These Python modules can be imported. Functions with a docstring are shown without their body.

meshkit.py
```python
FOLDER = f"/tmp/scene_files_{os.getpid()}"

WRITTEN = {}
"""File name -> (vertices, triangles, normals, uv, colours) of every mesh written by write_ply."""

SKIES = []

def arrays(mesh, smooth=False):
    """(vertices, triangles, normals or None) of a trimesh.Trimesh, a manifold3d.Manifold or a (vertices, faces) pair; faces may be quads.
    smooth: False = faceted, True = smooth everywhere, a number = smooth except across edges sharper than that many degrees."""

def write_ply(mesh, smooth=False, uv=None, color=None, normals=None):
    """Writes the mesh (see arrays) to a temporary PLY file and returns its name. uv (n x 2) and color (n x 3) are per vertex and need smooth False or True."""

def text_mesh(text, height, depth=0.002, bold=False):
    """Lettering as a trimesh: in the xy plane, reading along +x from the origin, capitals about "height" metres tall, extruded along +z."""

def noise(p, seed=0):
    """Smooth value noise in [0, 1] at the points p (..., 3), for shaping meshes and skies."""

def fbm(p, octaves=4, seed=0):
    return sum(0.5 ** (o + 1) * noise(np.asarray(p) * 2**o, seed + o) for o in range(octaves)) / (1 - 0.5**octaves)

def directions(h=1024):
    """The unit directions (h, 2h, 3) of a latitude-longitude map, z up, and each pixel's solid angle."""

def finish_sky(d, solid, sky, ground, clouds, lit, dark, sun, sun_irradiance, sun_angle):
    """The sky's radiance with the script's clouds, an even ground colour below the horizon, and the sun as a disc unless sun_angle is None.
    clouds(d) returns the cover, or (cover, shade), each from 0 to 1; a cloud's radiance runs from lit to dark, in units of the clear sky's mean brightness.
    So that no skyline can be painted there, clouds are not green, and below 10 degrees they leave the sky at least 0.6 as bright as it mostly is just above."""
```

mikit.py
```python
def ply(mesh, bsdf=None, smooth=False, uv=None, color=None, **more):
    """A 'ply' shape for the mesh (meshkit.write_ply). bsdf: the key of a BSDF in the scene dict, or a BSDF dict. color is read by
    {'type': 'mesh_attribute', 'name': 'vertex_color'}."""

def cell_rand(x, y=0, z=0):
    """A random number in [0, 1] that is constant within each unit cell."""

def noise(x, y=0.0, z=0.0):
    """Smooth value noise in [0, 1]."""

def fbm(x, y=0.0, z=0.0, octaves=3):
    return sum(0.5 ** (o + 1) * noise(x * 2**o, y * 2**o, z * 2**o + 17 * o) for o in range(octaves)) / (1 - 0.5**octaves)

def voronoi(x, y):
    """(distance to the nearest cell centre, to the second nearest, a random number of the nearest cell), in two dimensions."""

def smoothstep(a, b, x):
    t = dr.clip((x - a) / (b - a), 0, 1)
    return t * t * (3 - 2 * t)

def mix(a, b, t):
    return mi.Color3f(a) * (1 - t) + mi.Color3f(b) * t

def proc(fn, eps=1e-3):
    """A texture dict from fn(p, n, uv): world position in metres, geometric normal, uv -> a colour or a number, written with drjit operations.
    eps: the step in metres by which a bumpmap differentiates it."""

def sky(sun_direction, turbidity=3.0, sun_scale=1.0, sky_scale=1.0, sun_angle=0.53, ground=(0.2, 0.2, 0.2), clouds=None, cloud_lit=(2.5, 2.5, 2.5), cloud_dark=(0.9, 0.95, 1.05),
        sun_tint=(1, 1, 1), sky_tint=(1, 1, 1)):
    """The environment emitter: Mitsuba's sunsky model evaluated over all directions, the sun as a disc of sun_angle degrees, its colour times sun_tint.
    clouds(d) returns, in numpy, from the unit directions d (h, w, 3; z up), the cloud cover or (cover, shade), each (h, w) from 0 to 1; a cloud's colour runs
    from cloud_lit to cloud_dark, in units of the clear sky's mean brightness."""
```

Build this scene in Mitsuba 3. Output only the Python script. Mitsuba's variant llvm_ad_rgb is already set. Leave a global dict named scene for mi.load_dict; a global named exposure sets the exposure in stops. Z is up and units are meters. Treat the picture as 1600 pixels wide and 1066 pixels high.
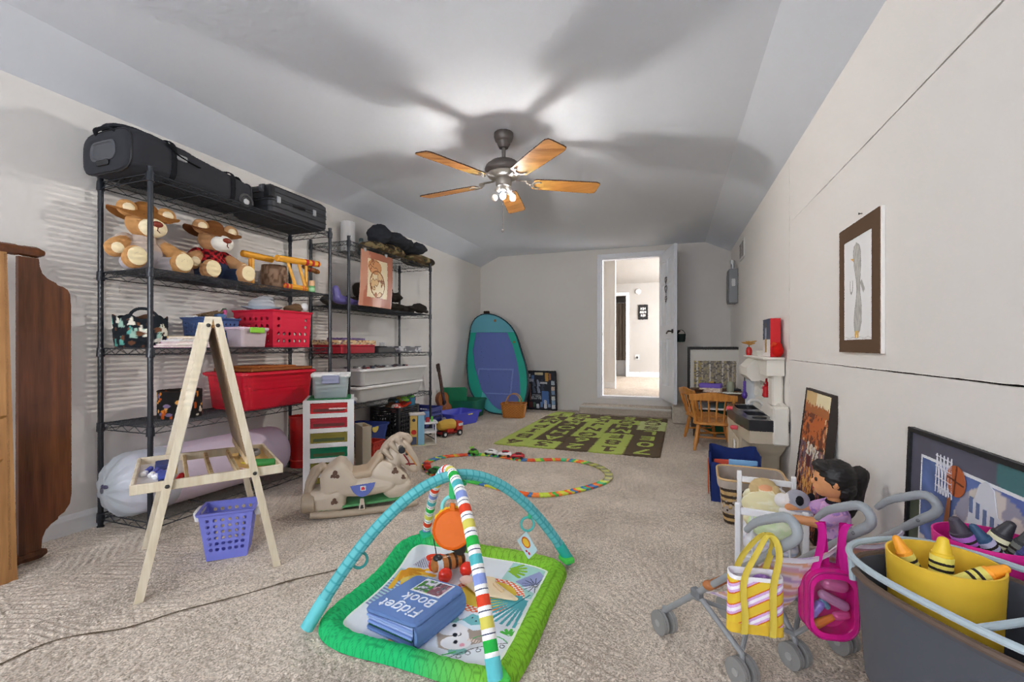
import math, random
import numpy as np, trimesh, manifold3d as m3
import drjit as dr, mitsuba as mi
import shapely
from shapely.geometry import Polygon, Point, LineString, box as sbox
from shapely.ops import unary_union
import mikit, meshkit
from mikit import noise, fbm, voronoi, cell_rand, smoothstep, mix

random.seed(7); rng = np.random.default_rng(7)
T4 = mi.ScalarTransform4f
scene, labels = {}, {}
XL, XR, YB, YF = -2.93, 0.746, 6.68, -1.7      # walls of the room; the camera stands at x = y = 0
ZC, ZS, WS = 2.40, 2.25, 0.32                  # flat ceiling, spring of the sloped edges and their width
ZH = 0.235                                     # floor of the room beyond the door

# ---------------------------------------------------------------- camera, light
CAM_YAW = math.atan(250 / 700)
scene['camera'] = {'type': 'perspective', 'fov': math.degrees(2 * math.atan(800 / 700)), 'fov_axis': 'x', 'near_clip': 0.02, 'far_clip': 100.0,
                   'principal_point_offset_y': -8 / 1066,
                   'to_world': T4().look_at(origin=[0, 0, 0.97], target=[-math.sin(CAM_YAW), math.cos(CAM_YAW), 0.97], up=[0, 0, 1])}
scene['sky'] = mikit.sky((-0.3, 0.8, 0.5), turbidity=3.0, sun_scale=0.0, sky_scale=0.05)
SUN_DIR, SUN_LIGHT = (-0.795, 0.60, -0.055), (0.62, 0.56, 0.48)
scene['sun'] = {'type': 'directional', 'direction': list(SUN_DIR), 'irradiance': {'type': 'rgb', 'value': list(SUN_LIGHT)}}
exposure = 0.17
WINDOW_LIGHT = (6.3, 6.7, 7.3)
SIDE_LIGHT = (0.0, 0.0, 0.0)
BULB_LIGHT = (1850.0, 1770.0, 1680.0)
HALL_LIGHT = (19.0, 19.0, 19.4)

# ---------------------------------------------------------------- colours and materials
def lin(c):
    if isinstance(c, str):
        c = [int(c[i:i + 2], 16) / 255 for i in (1, 3, 5)]
    c = np.asarray(c, float)
    return np.where(c < 0.04045, c / 12.92, ((c + 0.055) / 1.055) ** 2.4)
VC = {'type': 'mesh_attribute', 'name': 'vertex_color'}
def vmat(name, rough, spec=0.5, metallic=0.0, **k):
    scene[name] = {'type': 'twosided', 'b': {'type': 'principled', 'base_color': dict(VC), 'roughness': rough, 'specular': spec, 'metallic': metallic, **k}}
vmat('matte', 0.9, 0.2)
vmat('satin', 0.5, 0.4)
vmat('gloss', 0.22, 0.5)
vmat('metal', 0.35, 0.5, 0.9)
vmat('steel', 0.42, 0.5, 0.45)
scene['fabric'] = {'type': 'twosided', 'b': {'type': 'bumpmap', 'scale': 0.0012, 'arbitrary': mikit.proc(lambda p, n, uv: fbm(p.x * 260, p.y * 260, p.z * 260, 2), 1e-3),
                   'b': {'type': 'principled', 'base_color': dict(VC), 'roughness': 0.95, 'specular': 0.15, 'sheen': 0.2}}}
scene['plush'] = {'type': 'twosided', 'b': {'type': 'bumpmap', 'scale': 0.006, 'arbitrary': mikit.proc(lambda p, n, uv: fbm(p.x * 120, p.y * 120, p.z * 120, 3), 2e-3),
                  'b': {'type': 'principled', 'base_color': dict(VC), 'roughness': 1.0, 'specular': 0.1, 'sheen': 0.5}}}
scene['clear'] = {'type': 'blendbsdf', 'weight': 0.5, 'a': {'type': 'thindielectric', 'int_ior': 1.3}, 'b': {'type': 'twosided', 'b': {'type': 'principled', 'base_color': dict(VC), 'roughness': 0.3, 'specular': 0.5}}}
scene['glass'] = {'type': 'thindielectric', 'int_ior': 1.5}
scene['mesh_net'] = {'type': 'blendbsdf', 'weight': 0.72, 'a': {'type': 'thindielectric', 'int_ior': 1.02}, 'b': {'type': 'twosided', 'b': {'type': 'principled', 'base_color': dict(VC), 'roughness': 0.9, 'specular': 0.1}}}

def wood(name, c0, c1, axis, rough=0.45, scale=1.0, spec=0.4):
    a, b = lin(c0).tolist(), lin(c1).tolist()
    def fn(p, n, uv):
        q = [p.x, p.y, p.z]; s = [46.0 * scale] * 3; s[axis] = 2.6 * scale
        g = fbm(q[0] * s[0], q[1] * s[1], q[2] * s[2], 3)
        f = noise(q[0] * s[0] * 6, q[1] * s[1] * 6, q[2] * s[2] * 6)
        return mix(a, b, dr.clip(g * 1.5 - 0.25 + (f - 0.5) * 0.35, 0, 1))
    scene[name] = {'type': 'twosided', 'b': {'type': 'principled', 'base_color': mikit.proc(fn), 'roughness': rough, 'specular': spec}}
wood('wood_bed', '#3f2312', '#6f4124', 2, 0.3)
wood('wood_pine', '#8f6238', '#bd8d58', 2, 0.6)
wood('wood_pale', '#c6b79c', '#e0d6c0', 2, 0.55)
wood('wood_tray', '#b99a68', '#dcc8a2', 1, 0.5)
wood('wood_oak', '#a9682a', '#d0914a', 2, 0.35)
wood('wood_blade', '#a8692c', '#d79a55', 0, 0.4, 0.6)

def carpet_height(p, n, uv):
    wx_, wy_ = fbm(p.x * 3, p.y * 3, 0.5, 2) - 0.5, fbm(p.x * 3, p.y * 3, 7.5, 2) - 0.5
    d1, d2, r = voronoi(p.x * 3.6 + wx_ * 1.2, p.y * 3.6 + wy_ * 1.2)
    a = r * 6.2832
    t = (p.x + wx_ * 0.05) * dr.cos(a) + (p.y + wy_ * 0.05) * dr.sin(a)
    ridge = 0.5 + 0.5 * dr.sin(t * 230)
    edge = smoothstep(0.0, 0.12, d2 - d1)
    return 0.55 * ridge * edge + 0.75 * noise(p.x * 170, p.y * 170, 1.0) + 0.4 * noise(p.x * 420, p.y * 420, 4.0)
CA, CB = lin('#9a8e81').tolist(), lin('#dccfc0').tolist()
def carpet_colour(p, n, uv):
    f = noise(p.x * 260, p.y * 260, p.z * 260) * 0.75 + fbm(p.x * 5, p.y * 5, p.z * 5, 3) * 0.25
    return mix(CA, CB, dr.clip(f * 2.1 - 0.55, 0, 1))
scene['carpet'] = {'type': 'twosided', 'b': {'type': 'bumpmap', 'scale': 0.0065, 'arbitrary': mikit.proc(carpet_height, 1.5e-3),
                   'b': {'type': 'principled', 'base_color': mikit.proc(carpet_colour), 'roughness': 1.0, 'specular': 0.05, 'sheen': 0.3}}}
def paint(name, c, bump, freq):
    scene[name] = {'type': 'twosided', 'b': {'type': 'bumpmap', 'scale': bump, 'arbitrary': mikit.proc(lambda p, n, uv: fbm(p.x * freq, p.y * freq, p.z * freq, 3), 2e-3),
                   'b': {'type': 'principled', 'base_color': {'type': 'rgb', 'value': lin(c).tolist()}, 'roughness': 0.8, 'specular': 0.25}}}
paint('wall_paint', '#dcd8d3', 0.0016, 60)
paint('ceiling_paint', '#d0d4db', 0.003, 90)
scene['hall_paint'] = {'type': 'diffuse', 'reflectance': {'type': 'rgb', 'value': lin('#bdb9b4').tolist()}}

# ---------------------------------------------------------------- shapes
def mesh(v, f):
    f = np.asarray(f, int)
    if f.ndim == 2 and f.shape[1] == 4:
        f = np.vstack([f[:, [0, 1, 2]], f[:, [0, 2, 3]]])
    return trimesh.Trimesh(np.asarray(v, float), f, process=False)
def join(*ms):
    ms = [m for x in ms for m in (x if isinstance(x, (list, tuple)) else [x])]
    return trimesh.util.concatenate(ms) if len(ms) > 1 else ms[0]
def mv(m, loc=(0, 0, 0), rx=0, ry=0, rz=0, s=None):
    v = np.array(m.vertices)
    if s is not None: v = v * np.asarray(s, float)
    for ang, (i, j) in ((rx, (1, 2)), (ry, (2, 0)), (rz, (0, 1))):
        if ang:
            c, n = math.cos(math.radians(ang)), math.sin(math.radians(ang)); w = v.copy()
            v[:, i], v[:, j] = w[:, i] * c - w[:, j] * n, w[:, i] * n + w[:, j] * c
    return trimesh.Trimesh(v + np.asarray(loc, float), m.faces, process=False)
_S = [(a, s) for a in range(3) for s in np.array(np.meshgrid([-1, 1], [-1, 1], [-1, 1])).T.reshape(-1, 3)]
def _pts(h, b):
    return np.array([[s[i] * (h[i] - (b if i != a else 0)) for i in range(3)] for a, s in _S])
from scipy.spatial import ConvexHull
def hullmesh(P):
    P = np.asarray(P, float); h = ConvexHull(P); f = h.simplices.copy()
    n = np.cross(P[f[:, 1]] - P[f[:, 0]], P[f[:, 2]] - P[f[:, 0]])
    bad = (n * (P[f].mean(1) - P.mean(0))).sum(1) < 0
    f[bad] = f[bad][:, ::-1]
    return mesh(P, f)
_BF = hullmesh(_pts((1, 1, 1), 0.2)).faces
def box(sx, sy, sz, c=(0, 0, 0), b=0.003):
    b = min(b, 0.3 * min(sx, sy, sz))
    return mesh(_pts((sx / 2, sy / 2, sz / 2), b) + np.asarray(c, float), _BF)
def bx(x0, x1, y0, y1, z0, z1, b=0.003):
    return box(x1 - x0, y1 - y0, z1 - z0, ((x0 + x1) / 2, (y0 + y1) / 2, (z0 + z1) / 2), b)
def frame_of(t):
    a = np.cross(t, [0, 0, 1.0] if abs(t[2]) < 0.9 else [1.0, 0, 0]); a /= np.linalg.norm(a)
    return a, np.cross(t, a)
def loft(rings, caps=True, closed=False):
    n, k = len(rings[0]), len(rings)
    v = np.vstack(rings); f = []
    i = np.arange(n); j = (i + 1) % n
    for a in range(k if closed else k - 1):
        b = (a + 1) % k
        f.append(np.stack([a * n + i, a * n + j, b * n + j, b * n + i], 1))
    f = np.vstack(f); f = np.vstack([f[:, [0, 1, 2]], f[:, [0, 2, 3]]])
    if caps and not closed:
        v = np.vstack([v, rings[0].mean(0), rings[-1].mean(0)])
        f = np.vstack([f, np.stack([j, i, i * 0 + n * k], 1), np.stack([(k - 1) * n + i, (k - 1) * n + j, i * 0 + n * k + 1], 1)])
    m = mesh(v, f)
    return m
def tube(pts, r, n=8, closed=False, flat=1.0):
    p = np.asarray(pts, float); r = np.broadcast_to(np.asarray(r, float), (len(p),))
    t = (np.roll(p, -1, 0) - np.roll(p, 1, 0)) if closed else np.gradient(p, axis=0)
    t /= np.linalg.norm(t, axis=1, keepdims=True) + 1e-12
    a, b = frame_of(t[0]); ang = np.arange(n) * 2 * np.pi / n; rings = []
    for i in range(len(p)):
        a = a - t[i] * (a @ t[i]); a /= np.linalg.norm(a); b = np.cross(t[i], a)
        rings.append(p[i] + r[i] * (np.cos(ang)[:, None] * a + flat * np.sin(ang)[:, None] * b))
    m = loft(rings, closed=closed)
    return m
def cyl(p0, p1, r0, r1=None, n=16):
    return tube([p0, p1], [r0, r0 if r1 is None else r1], n)
def spline(pts, n=40, closed=False):
    from scipy.interpolate import CubicSpline
    p = np.asarray(pts, float)
    if closed: p = np.vstack([p, p[:1]])
    d = np.r_[0, np.cumsum(np.linalg.norm(np.diff(p, axis=0), axis=1))]
    cs = CubicSpline(d, p, bc_type='periodic' if closed else 'natural')
    return cs(np.linspace(0, d[-1], n + (1 if closed else 0)))[:n]
def lathe(prof, n=24):
    ang = np.arange(n) * 2 * np.pi / n
    return loft([np.stack([max(r, 1e-4) * np.cos(ang), max(r, 1e-4) * np.sin(ang), ang * 0 + z], 1) for r, z in prof])
def turned(p0, p1, prof, n=12):
    """A turned rod from p0 to p1; prof = [(t, radius)]."""
    p0, p1 = np.asarray(p0, float), np.asarray(p1, float)
    return tube([p0 + (p1 - p0) * t for t, _ in prof], [r for _, r in prof], n)
_ICO = {k: trimesh.creation.icosphere(k) for k in (1, 2, 3)}
def ell(c, r, k=2, rx=0, ry=0, rz=0):
    return mv(_ICO[k], c, rx, ry, rz, s=np.broadcast_to(r, (3,)))
def prism(poly, h, z0=0.0):
    if not hasattr(poly, 'geom_type'): poly = Polygon(poly)
    gs = getattr(poly, 'geoms', [poly])
    return mv(join([trimesh.creation.extrude_polygon(g, h, engine='earcut') for g in gs]), (0, 0, z0))
def onplane(m, o, ax, ay):
    """Local (x, y, z) of m to o + x ax + y ay + z (ax x ay)."""
    ax, ay = np.asarray(ax, float), np.asarray(ay, float); az = np.cross(ax, ay); az = az / np.linalg.norm(az)
    v = np.array(m.vertices)
    return trimesh.Trimesh(np.asarray(o, float) + v[:, :1] * ax + v[:, 1:2] * ay + v[:, 2:3] * az, m.faces, process=False)
def rr(w, d, r, n=5):
    r = min(r, w / 2 - 1e-4, d / 2 - 1e-4); out = []
    for cx, cy, a0 in ((w / 2 - r, d / 2 - r, 0), (-w / 2 + r, d / 2 - r, 90), (-w / 2 + r, -d / 2 + r, 180), (w / 2 - r, -d / 2 + r, 270)):
        for k in range(n):
            a = math.radians(a0 + 90 * k / (n - 1)); out.append((cx + r * math.cos(a), cy + r * math.sin(a)))
    return np.array(out)
def oring(w, d, r, n):
    """A rounded rectangle of n points evenly spaced along its outline, from the middle of its +x side."""
    q = rr(w, d, r, 10); q = np.vstack([q, q[:1]]); s = np.r_[0, np.cumsum(np.hypot(*np.diff(q, axis=0).T))]
    return np.column_stack([np.interp(np.linspace(0, s[-1], n, endpoint=False), s, q[:, k]) for k in (0, 1)])
def ring(xy, z): return np.column_stack([xy, np.full(len(xy), z)])
def rbox(w, d, h, r=0.02, e=0.004, c=(0, 0, 0)):
    """Box standing on z = 0 with rounded upright edges and eased rims."""
    return mv(loft([ring(rr(w - 2 * e, d - 2 * e, r), 0), ring(rr(w, d, r), e), ring(rr(w, d, r), h - e), ring(rr(w - 2 * e, d - 2 * e, r), h)]), c)
def tub(w0, d0, w1, d1, h, t=0.004, r=0.03, rim=0.012, rimh=0.015):
    """Hollow tapered bin on z = 0 with a turned-out rim."""
    L = lambda s, z, g: ring(rr(w0 + (w1 - w0) * s + 2 * g, d0 + (d1 - d0) * s + 2 * g, r), z)
    s1 = 1 - rimh / h
    return loft([L(0, 0, -0.004), L(0, 0.004, 0), L(s1, h - rimh, 0), L(s1, h - rimh, rim), L(1, h, rim), L(1, h, -t), L(0.02, t, -t)])
def sphere_m(c, r, n=20): return m3.Manifold.sphere(r, n).translate([float(x) for x in c])
def cap(p0, r0, p1, r1, n=20): return m3.Manifold.batch_hull([sphere_m(p0, r0, n), sphere_m(p1, r1, n)])
def ellm(c, r, rot=(0, 0, 0), n=24):
    return m3.Manifold.sphere(1.0, n).scale([float(x) for x in np.broadcast_to(r, (3,))]).rotate([float(x) for x in rot]).translate([float(x) for x in c])
def blob(ms, res=0.012, it=10):
    m = m3.Manifold.batch_boolean(ms, m3.OpType.Add).refine_to_length(res).to_mesh()
    t = trimesh.Trimesh(m.vert_properties[:, :3], m.tri_verts, process=True)
    trimesh.smoothing.filter_taubin(t, iterations=it)
    return t
def holes_panel(outline, holes):
    p = Polygon(outline)
    return p.difference(unary_union(holes)) if holes else p
def dot(x, y, r, n=12): return Point(x, y).buffer(r, quad_segs=max(2, n // 4))
def gridmesh(fn, nu, nv):
    u, v = np.meshgrid(np.linspace(0, 1, nu), np.linspace(0, 1, nv), indexing='ij')
    P = np.stack(fn(u.ravel(), v.ravel()), 1); i = np.arange(nu * nv).reshape(nu, nv)
    q = np.stack([i[:-1, :-1], i[1:, :-1], i[1:, 1:], i[:-1, 1:]], -1).reshape(-1, 4)
    return mesh(P, q)
def sheet(fn, nu, nv, t=0.002):
    """A cloth: the surface fn(u, v) with thickness t."""
    m = gridmesh(fn, nu, nv); n = trimesh.Trimesh(m.vertices, m.faces, process=False).vertex_normals
    N = len(m.vertices); idx = np.arange(nu * nv).reshape(nu, nv)
    edge = np.r_[idx[0, :], idx[1:, -1], idx[-1, -2::-1], idx[-2:0:-1, 0]]; e2 = np.roll(edge, -1)
    side = np.stack([edge, e2, e2 + N, edge + N], 1)
    f = np.vstack([m.faces, m.faces[:, ::-1] + N, side[:, [2, 1, 0]], side[:, [3, 2, 0]]])
    return mesh(np.vstack([m.vertices + n * t / 2, m.vertices - n * t / 2]), f)
def text(s, h, d=0.0015, bold=False, c=None):
    m = meshkit.text_mesh(s, h, d, bold); b = m.bounds
    return mv(m, (-(b[0, 0] + b[1, 0]) / 2, -(b[0, 1] + b[1, 1]) / 2, 0)) if c is None else mv(m, c)

# ---------------------------------------------------------------- things and parts
def unique(k):
    if k not in scene and k not in labels: return k
    i = 1
    while f'{k}_{i:03d}' in scene or f'{k}_{i:03d}' in labels: i += 1
    return f'{k}_{i:03d}'
def put(key, parts, col='#808080', mat='satin', smooth=35, M=None):
    if not isinstance(parts, list): parts = [(parts, col)]
    vs, fs, cs, ns, at = [], [], [], [], 0
    for m, c in [(x if isinstance(x, tuple) else (x, col)) for x in parts]:
        w = np.array(m.vertices)
        if callable(c): cc = np.asarray(c(w), float)
        else: cc = None
        if smooth not in (False, None):
            if cc is not None and smooth is not True: v, f, _ = meshkit.arrays(m, True)
            else: v, f, _ = meshkit.arrays(m, smooth)
        else: v, f, _ = meshkit.arrays(m, False)
        if cc is None: cc = np.tile(lin(c), (len(v), 1))
        vs.append(v); fs.append(f + at); cs.append(cc); at += len(v)
    v = np.vstack(vs)
    if M is not None: v = v @ M[:3, :3].T + M[:3, 3]
    if mat in scene and mat.startswith(('wood', 'carpet', 'wall', 'ceiling', 'hall', 'glass')):
        scene[key] = mikit.ply((v, np.vstack(fs)), mat, smooth=smooth not in (False, None))
    else:
        scene[key] = mikit.ply((v, np.vstack(fs)), mat, smooth=smooth not in (False, None), color=np.vstack(cs))
    return key
def matrix(loc=(0, 0, 0), rz=0, rx=0, ry=0, s=1.0):
    M = np.eye(4)
    for ang, (i, j) in ((rx, (1, 2)), (ry, (2, 0)), (rz, (0, 1))):
        c, n = math.cos(math.radians(ang)), math.sin(math.radians(ang)); R = np.eye(4); R[i, i] = R[j, j] = c; R[i, j], R[j, i] = -n, n; M = R @ M
    M[:3, :3] *= s; M[:3, 3] = loc
    return M
class Thing:
    """A thing whose parts carry its key; every mesh is given in the thing's own frame."""
    def __init__(self, name, label, cat, loc=(0, 0, 0), rz=0, rx=0, ry=0, group=None, s=1.0, kind=None):
        self.key = unique(name); self.M = matrix(loc, rz, rx, ry, s)
        labels[self.key] = {'label': label}
        if cat: labels[self.key]['category'] = cat
        if group: labels[self.key]['group'] = group
        if kind: labels[self.key]['kind'] = kind
    def p(self, name, parts, col='#808080', mat='satin', smooth=35, label=None, kind=None, under=None):
        k = unique((under or self.key) + '__' + name)
        put(k, parts, col, mat, smooth, self.M)
        d = {x: y for x, y in (('label', label), ('kind', kind)) if y}
        if d: labels[k] = d
        return k
def one(name, label, cat, parts, col='#808080', mat='satin', smooth=35, loc=(0, 0, 0), rz=0, rx=0, ry=0, group=None, kind=None, s=1.0):
    k = unique(name); put(k, parts, col, mat, smooth, matrix(loc, rz, rx, ry, s))
    labels[k] = {x: y for x, y in (('label', label), ('category', cat), ('group', group), ('kind', kind)) if y}
    return k
def struct(name, parts, mat='wall_paint', col='#ffffff', smooth=False, label=None):
    put(name, parts, col, mat, smooth)
    if '__' not in name: labels[name] = {'kind': 'structure', 'label': label or name.replace('_', ' ')}
    elif label: labels[name] = {'label': label}
def cmask(*layers):
    """A colour function from a base colour and (mask function, colour) layers; masks take the points."""
    base, rest = layers[0], layers[1:]
    def fn(P):
        c = np.tile(lin(base), (len(P), 1))
        for m, col in rest:
            k = np.clip(np.asarray(m(P), float), 0, 1)[:, None]
            cc = col(P) if callable(col) else lin(col)
            c = c * (1 - k) + cc * k
        return c
    return fn
# ================================================================ the room
D_X0, D_X1, D_Z1 = -0.985, -0.13, 2.262
def carpet_pile(x, y):
    """Height of the carved carpet at the points, in metres."""
    P = np.column_stack([x, y, x * 0]); q = lambda s, z: meshkit.fbm(P * s + [0, 0, z], 2) - .5
    wx, wy = q(3, .5), q(3, 7.5); gx, gy = x * 3.4 + wx * 1.2, y * 3.4 + wy * 1.2
    hsh = lambda a, b, k: meshkit.noise(np.column_stack([np.floor(a) * 1.0, np.floor(b) * 1.0, a * 0 + 11 * k]), 5)
    d1, d2, ang = x * 0 + 9, x * 0 + 9, x * 0
    for a in (-1, 0, 1):
        for b in (-1, 0, 1):
            cx, cy = np.floor(gx) + a, np.floor(gy) + b
            d = np.hypot(cx + hsh(cx, cy, 1) - gx, cy + hsh(cx, cy, 2) - gy)
            d2 = np.where(d < d1, d1, np.minimum(d2, d)); ang = np.where(d < d1, hsh(cx, cy, 3) * 6.283, ang); d1 = np.minimum(d, d1)
    t = (x + wx * .06) * np.cos(ang) + (y + wy * .06) * np.sin(ang)
    ridge = np.tanh(2.2 * np.sin(t * 205)) * np.clip((d2 - d1) / .15, 0, 1)
    return .0022 * ridge + .0030 * (meshkit.noise(P * 95) - .5) + .0030 * (meshkit.noise(P * 48 + 9) - .5)
NX, NY, FY0, FY1 = 560, 480, .55, 4.0
fx, fy = np.meshgrid(np.linspace(XL, XR, NX), FY0 + (FY1 - FY0) * np.linspace(0, 1, NY) ** 1.15, indexing='ij')
fz = carpet_pile(fx.ravel(), fy.ravel()) * np.clip((FY1 - fy.ravel()) / 1.2, 0, 1) * np.clip((fy.ravel() - FY0) / .1, 0, 1) - .0015 * 0
fi = np.arange(NX * NY).reshape(NX, NY)
near = mesh(np.column_stack([fx.ravel(), fy.ravel(), fz]), np.stack([fi[:-1, :-1], fi[1:, :-1], fi[1:, 1:], fi[:-1, 1:]], -1).reshape(-1, 4))
put('floor', [(near, None) if False else (near, '#ffffff'), (mesh([[XL, YF, 0], [XR, YF, 0], [XR, FY0, 0], [XL, FY0, 0]], [[0, 1, 2, 3]]), '#ffffff'), (mesh([[XL, FY1, 0], [XR, FY1, 0], [XR, YB, 0], [XL, YB, 0]], [[0, 1, 2, 3]]), '#ffffff')], mat='carpet', smooth=True)
labels['floor'] = {'kind': 'structure', 'label': 'beige carpet with a carved swirl pattern and a dark seam'}
sp = np.array([(-1.946, 0.689), (-1.922, 0.758), (-1.92, 0.845), (-1.859, 0.931), (-1.761, 1.006), (-1.71, 1.098), (-1.632, 1.206), (-1.546, 1.325), (-1.456, 1.461), (-1.345, 1.622), (-1.352, 1.695)])
sp = spline(np.column_stack([sp, sp[:, 0] * 0]), 90); sp[:, 1] += 0.012 * (meshkit.fbm(sp * 14, 3) - 0.5)
w = 0.0022 + 0.0045 * meshkit.noise(sp * 19)
struct('floor__seam', mesh(np.vstack([sp + np.c_[-w * .85, w * .5, w * 0 + .004], sp - np.c_[-w * .85, w * .5, w * 0 - .004]]), [[i, i + 1, i + 91, i + 90] for i in range(89)]), 'matte', '#5d5244', label='dark seam where two lengths of carpet meet')
t = 0.12
struct('wall_left', bx(XL - t, XL, YF, YB + t, 0, ZC + .2, 0), label='painted greige wall behind the wire shelves')
struct('wall_back', onplane(prism(Polygon([(XL, 0), (XR + t, 0), (XR + t, ZC + .2), (XL, ZC + .2)]).difference(sbox(D_X0, ZH - .03, D_X1, D_Z1)), t), (0, YB + t, 0), (1, 0, 0), (0, 0, 1)), label='far painted wall with the open doorway')
# right wall: plain beyond y = 3.47, sheathed in three big boards nearer by, with open cracks between them
SY0, SY1, SZ0, SZ1 = -1.55, .55, .85, 2.08          # side window, beside the camera and out of the picture
struct('wall_right', join(bx(XR, XR + t, 3.472, YB + t, 0, ZC + .2, 0), onplane(prism(sbox(-3.47, 0, -YF, ZC + .2).difference(sbox(-SY1, SZ0, -SY0, SZ1)), t - .03), (XR + t, 0, 0), (0, -1, 0), (0, 0, 1))), label='painted wall of large boards with two dark cracks')
ys = np.linspace(YF, 3.468, 160); jit = lambda s: 0.003 * (meshkit.fbm(np.column_stack([ys * 30, ys * 0 + s, ys * 0]), 3) - .5)
g1 = (0.0006 + 0.0028 * np.clip((3.45 - ys) / 2.0, 0, 1.3)) ; g2 = 0.0008 + 0.0022 * np.clip((3.5 - ys) / 2.0, 0, 1.3) * (0.5 + 0.8 * meshkit.noise(np.column_stack([ys * 3, ys * 0, ys * 0 + 3])))
lo1, hi1, lo2, hi2 = 0.878 - g2 + jit(1), 0.878 + g2 + jit(2), 1.797 - g1 + jit(3), 1.797 + g1 + jit(4)
for k, (a, b) in enumerate(((ys * 0, lo1), (hi1, lo2), (hi2, ys * 0 + ZC))):
    poly = list(zip(ys, a)) + list(zip(ys[::-1], b[::-1]))
    struct('wall_right__panel' + ('' if k == 0 else f'_{k:03d}'), onplane(prism(Polygon([(-y, z) for y, z in poly]).buffer(0).difference(sbox(-SY1, SZ0, -SY0, SZ1)), .03), (XR + .03, 0, 0), (0, -1, 0), (0, 0, 1)))
struct('wall_right__backing', bx(XR + .018, XR + .0295, SY1 + .02, 3.468, .8, 1.9, 0), 'matte', '#1c1b1a', label='dark sheet behind the boards, coloured as the shade inside the cracks')  # near-black colour stands for the shade inside the open cracks
W0, W1, WZ0, WZ1 = -2.35, 0.45, 0.75, 2.1
struct('wall_front', onplane(prism(Polygon([(XL - t, 0), (XR + t, 0), (XR + t, ZC + .2), (XL - t, ZC + .2)]).difference(sbox(W0, WZ0, W1, WZ1)), t), (0, YF, 0), (1, 0, 0), (0, 0, 1)), label='wall behind the camera with a wide window')
struct('ceiling', onplane(prism([(XL - t, ZC + .2), (XL - t, ZS), (XL, ZS), (XL + WS, ZC), (XR - WS, ZC), (XR, ZS), (XR + t, ZS), (XR + t, ZC + .2)], YB + t - YF + t), (0, YB + t, 0), (1, 0, 0), (0, 0, 1)), 'ceiling_paint', label='grey white textured ceiling with sloped edges')
bb = [(0, 0), (.014, 0), (.014, .075), (.009, .09), (.004, .1), (0, .1)]
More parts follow.
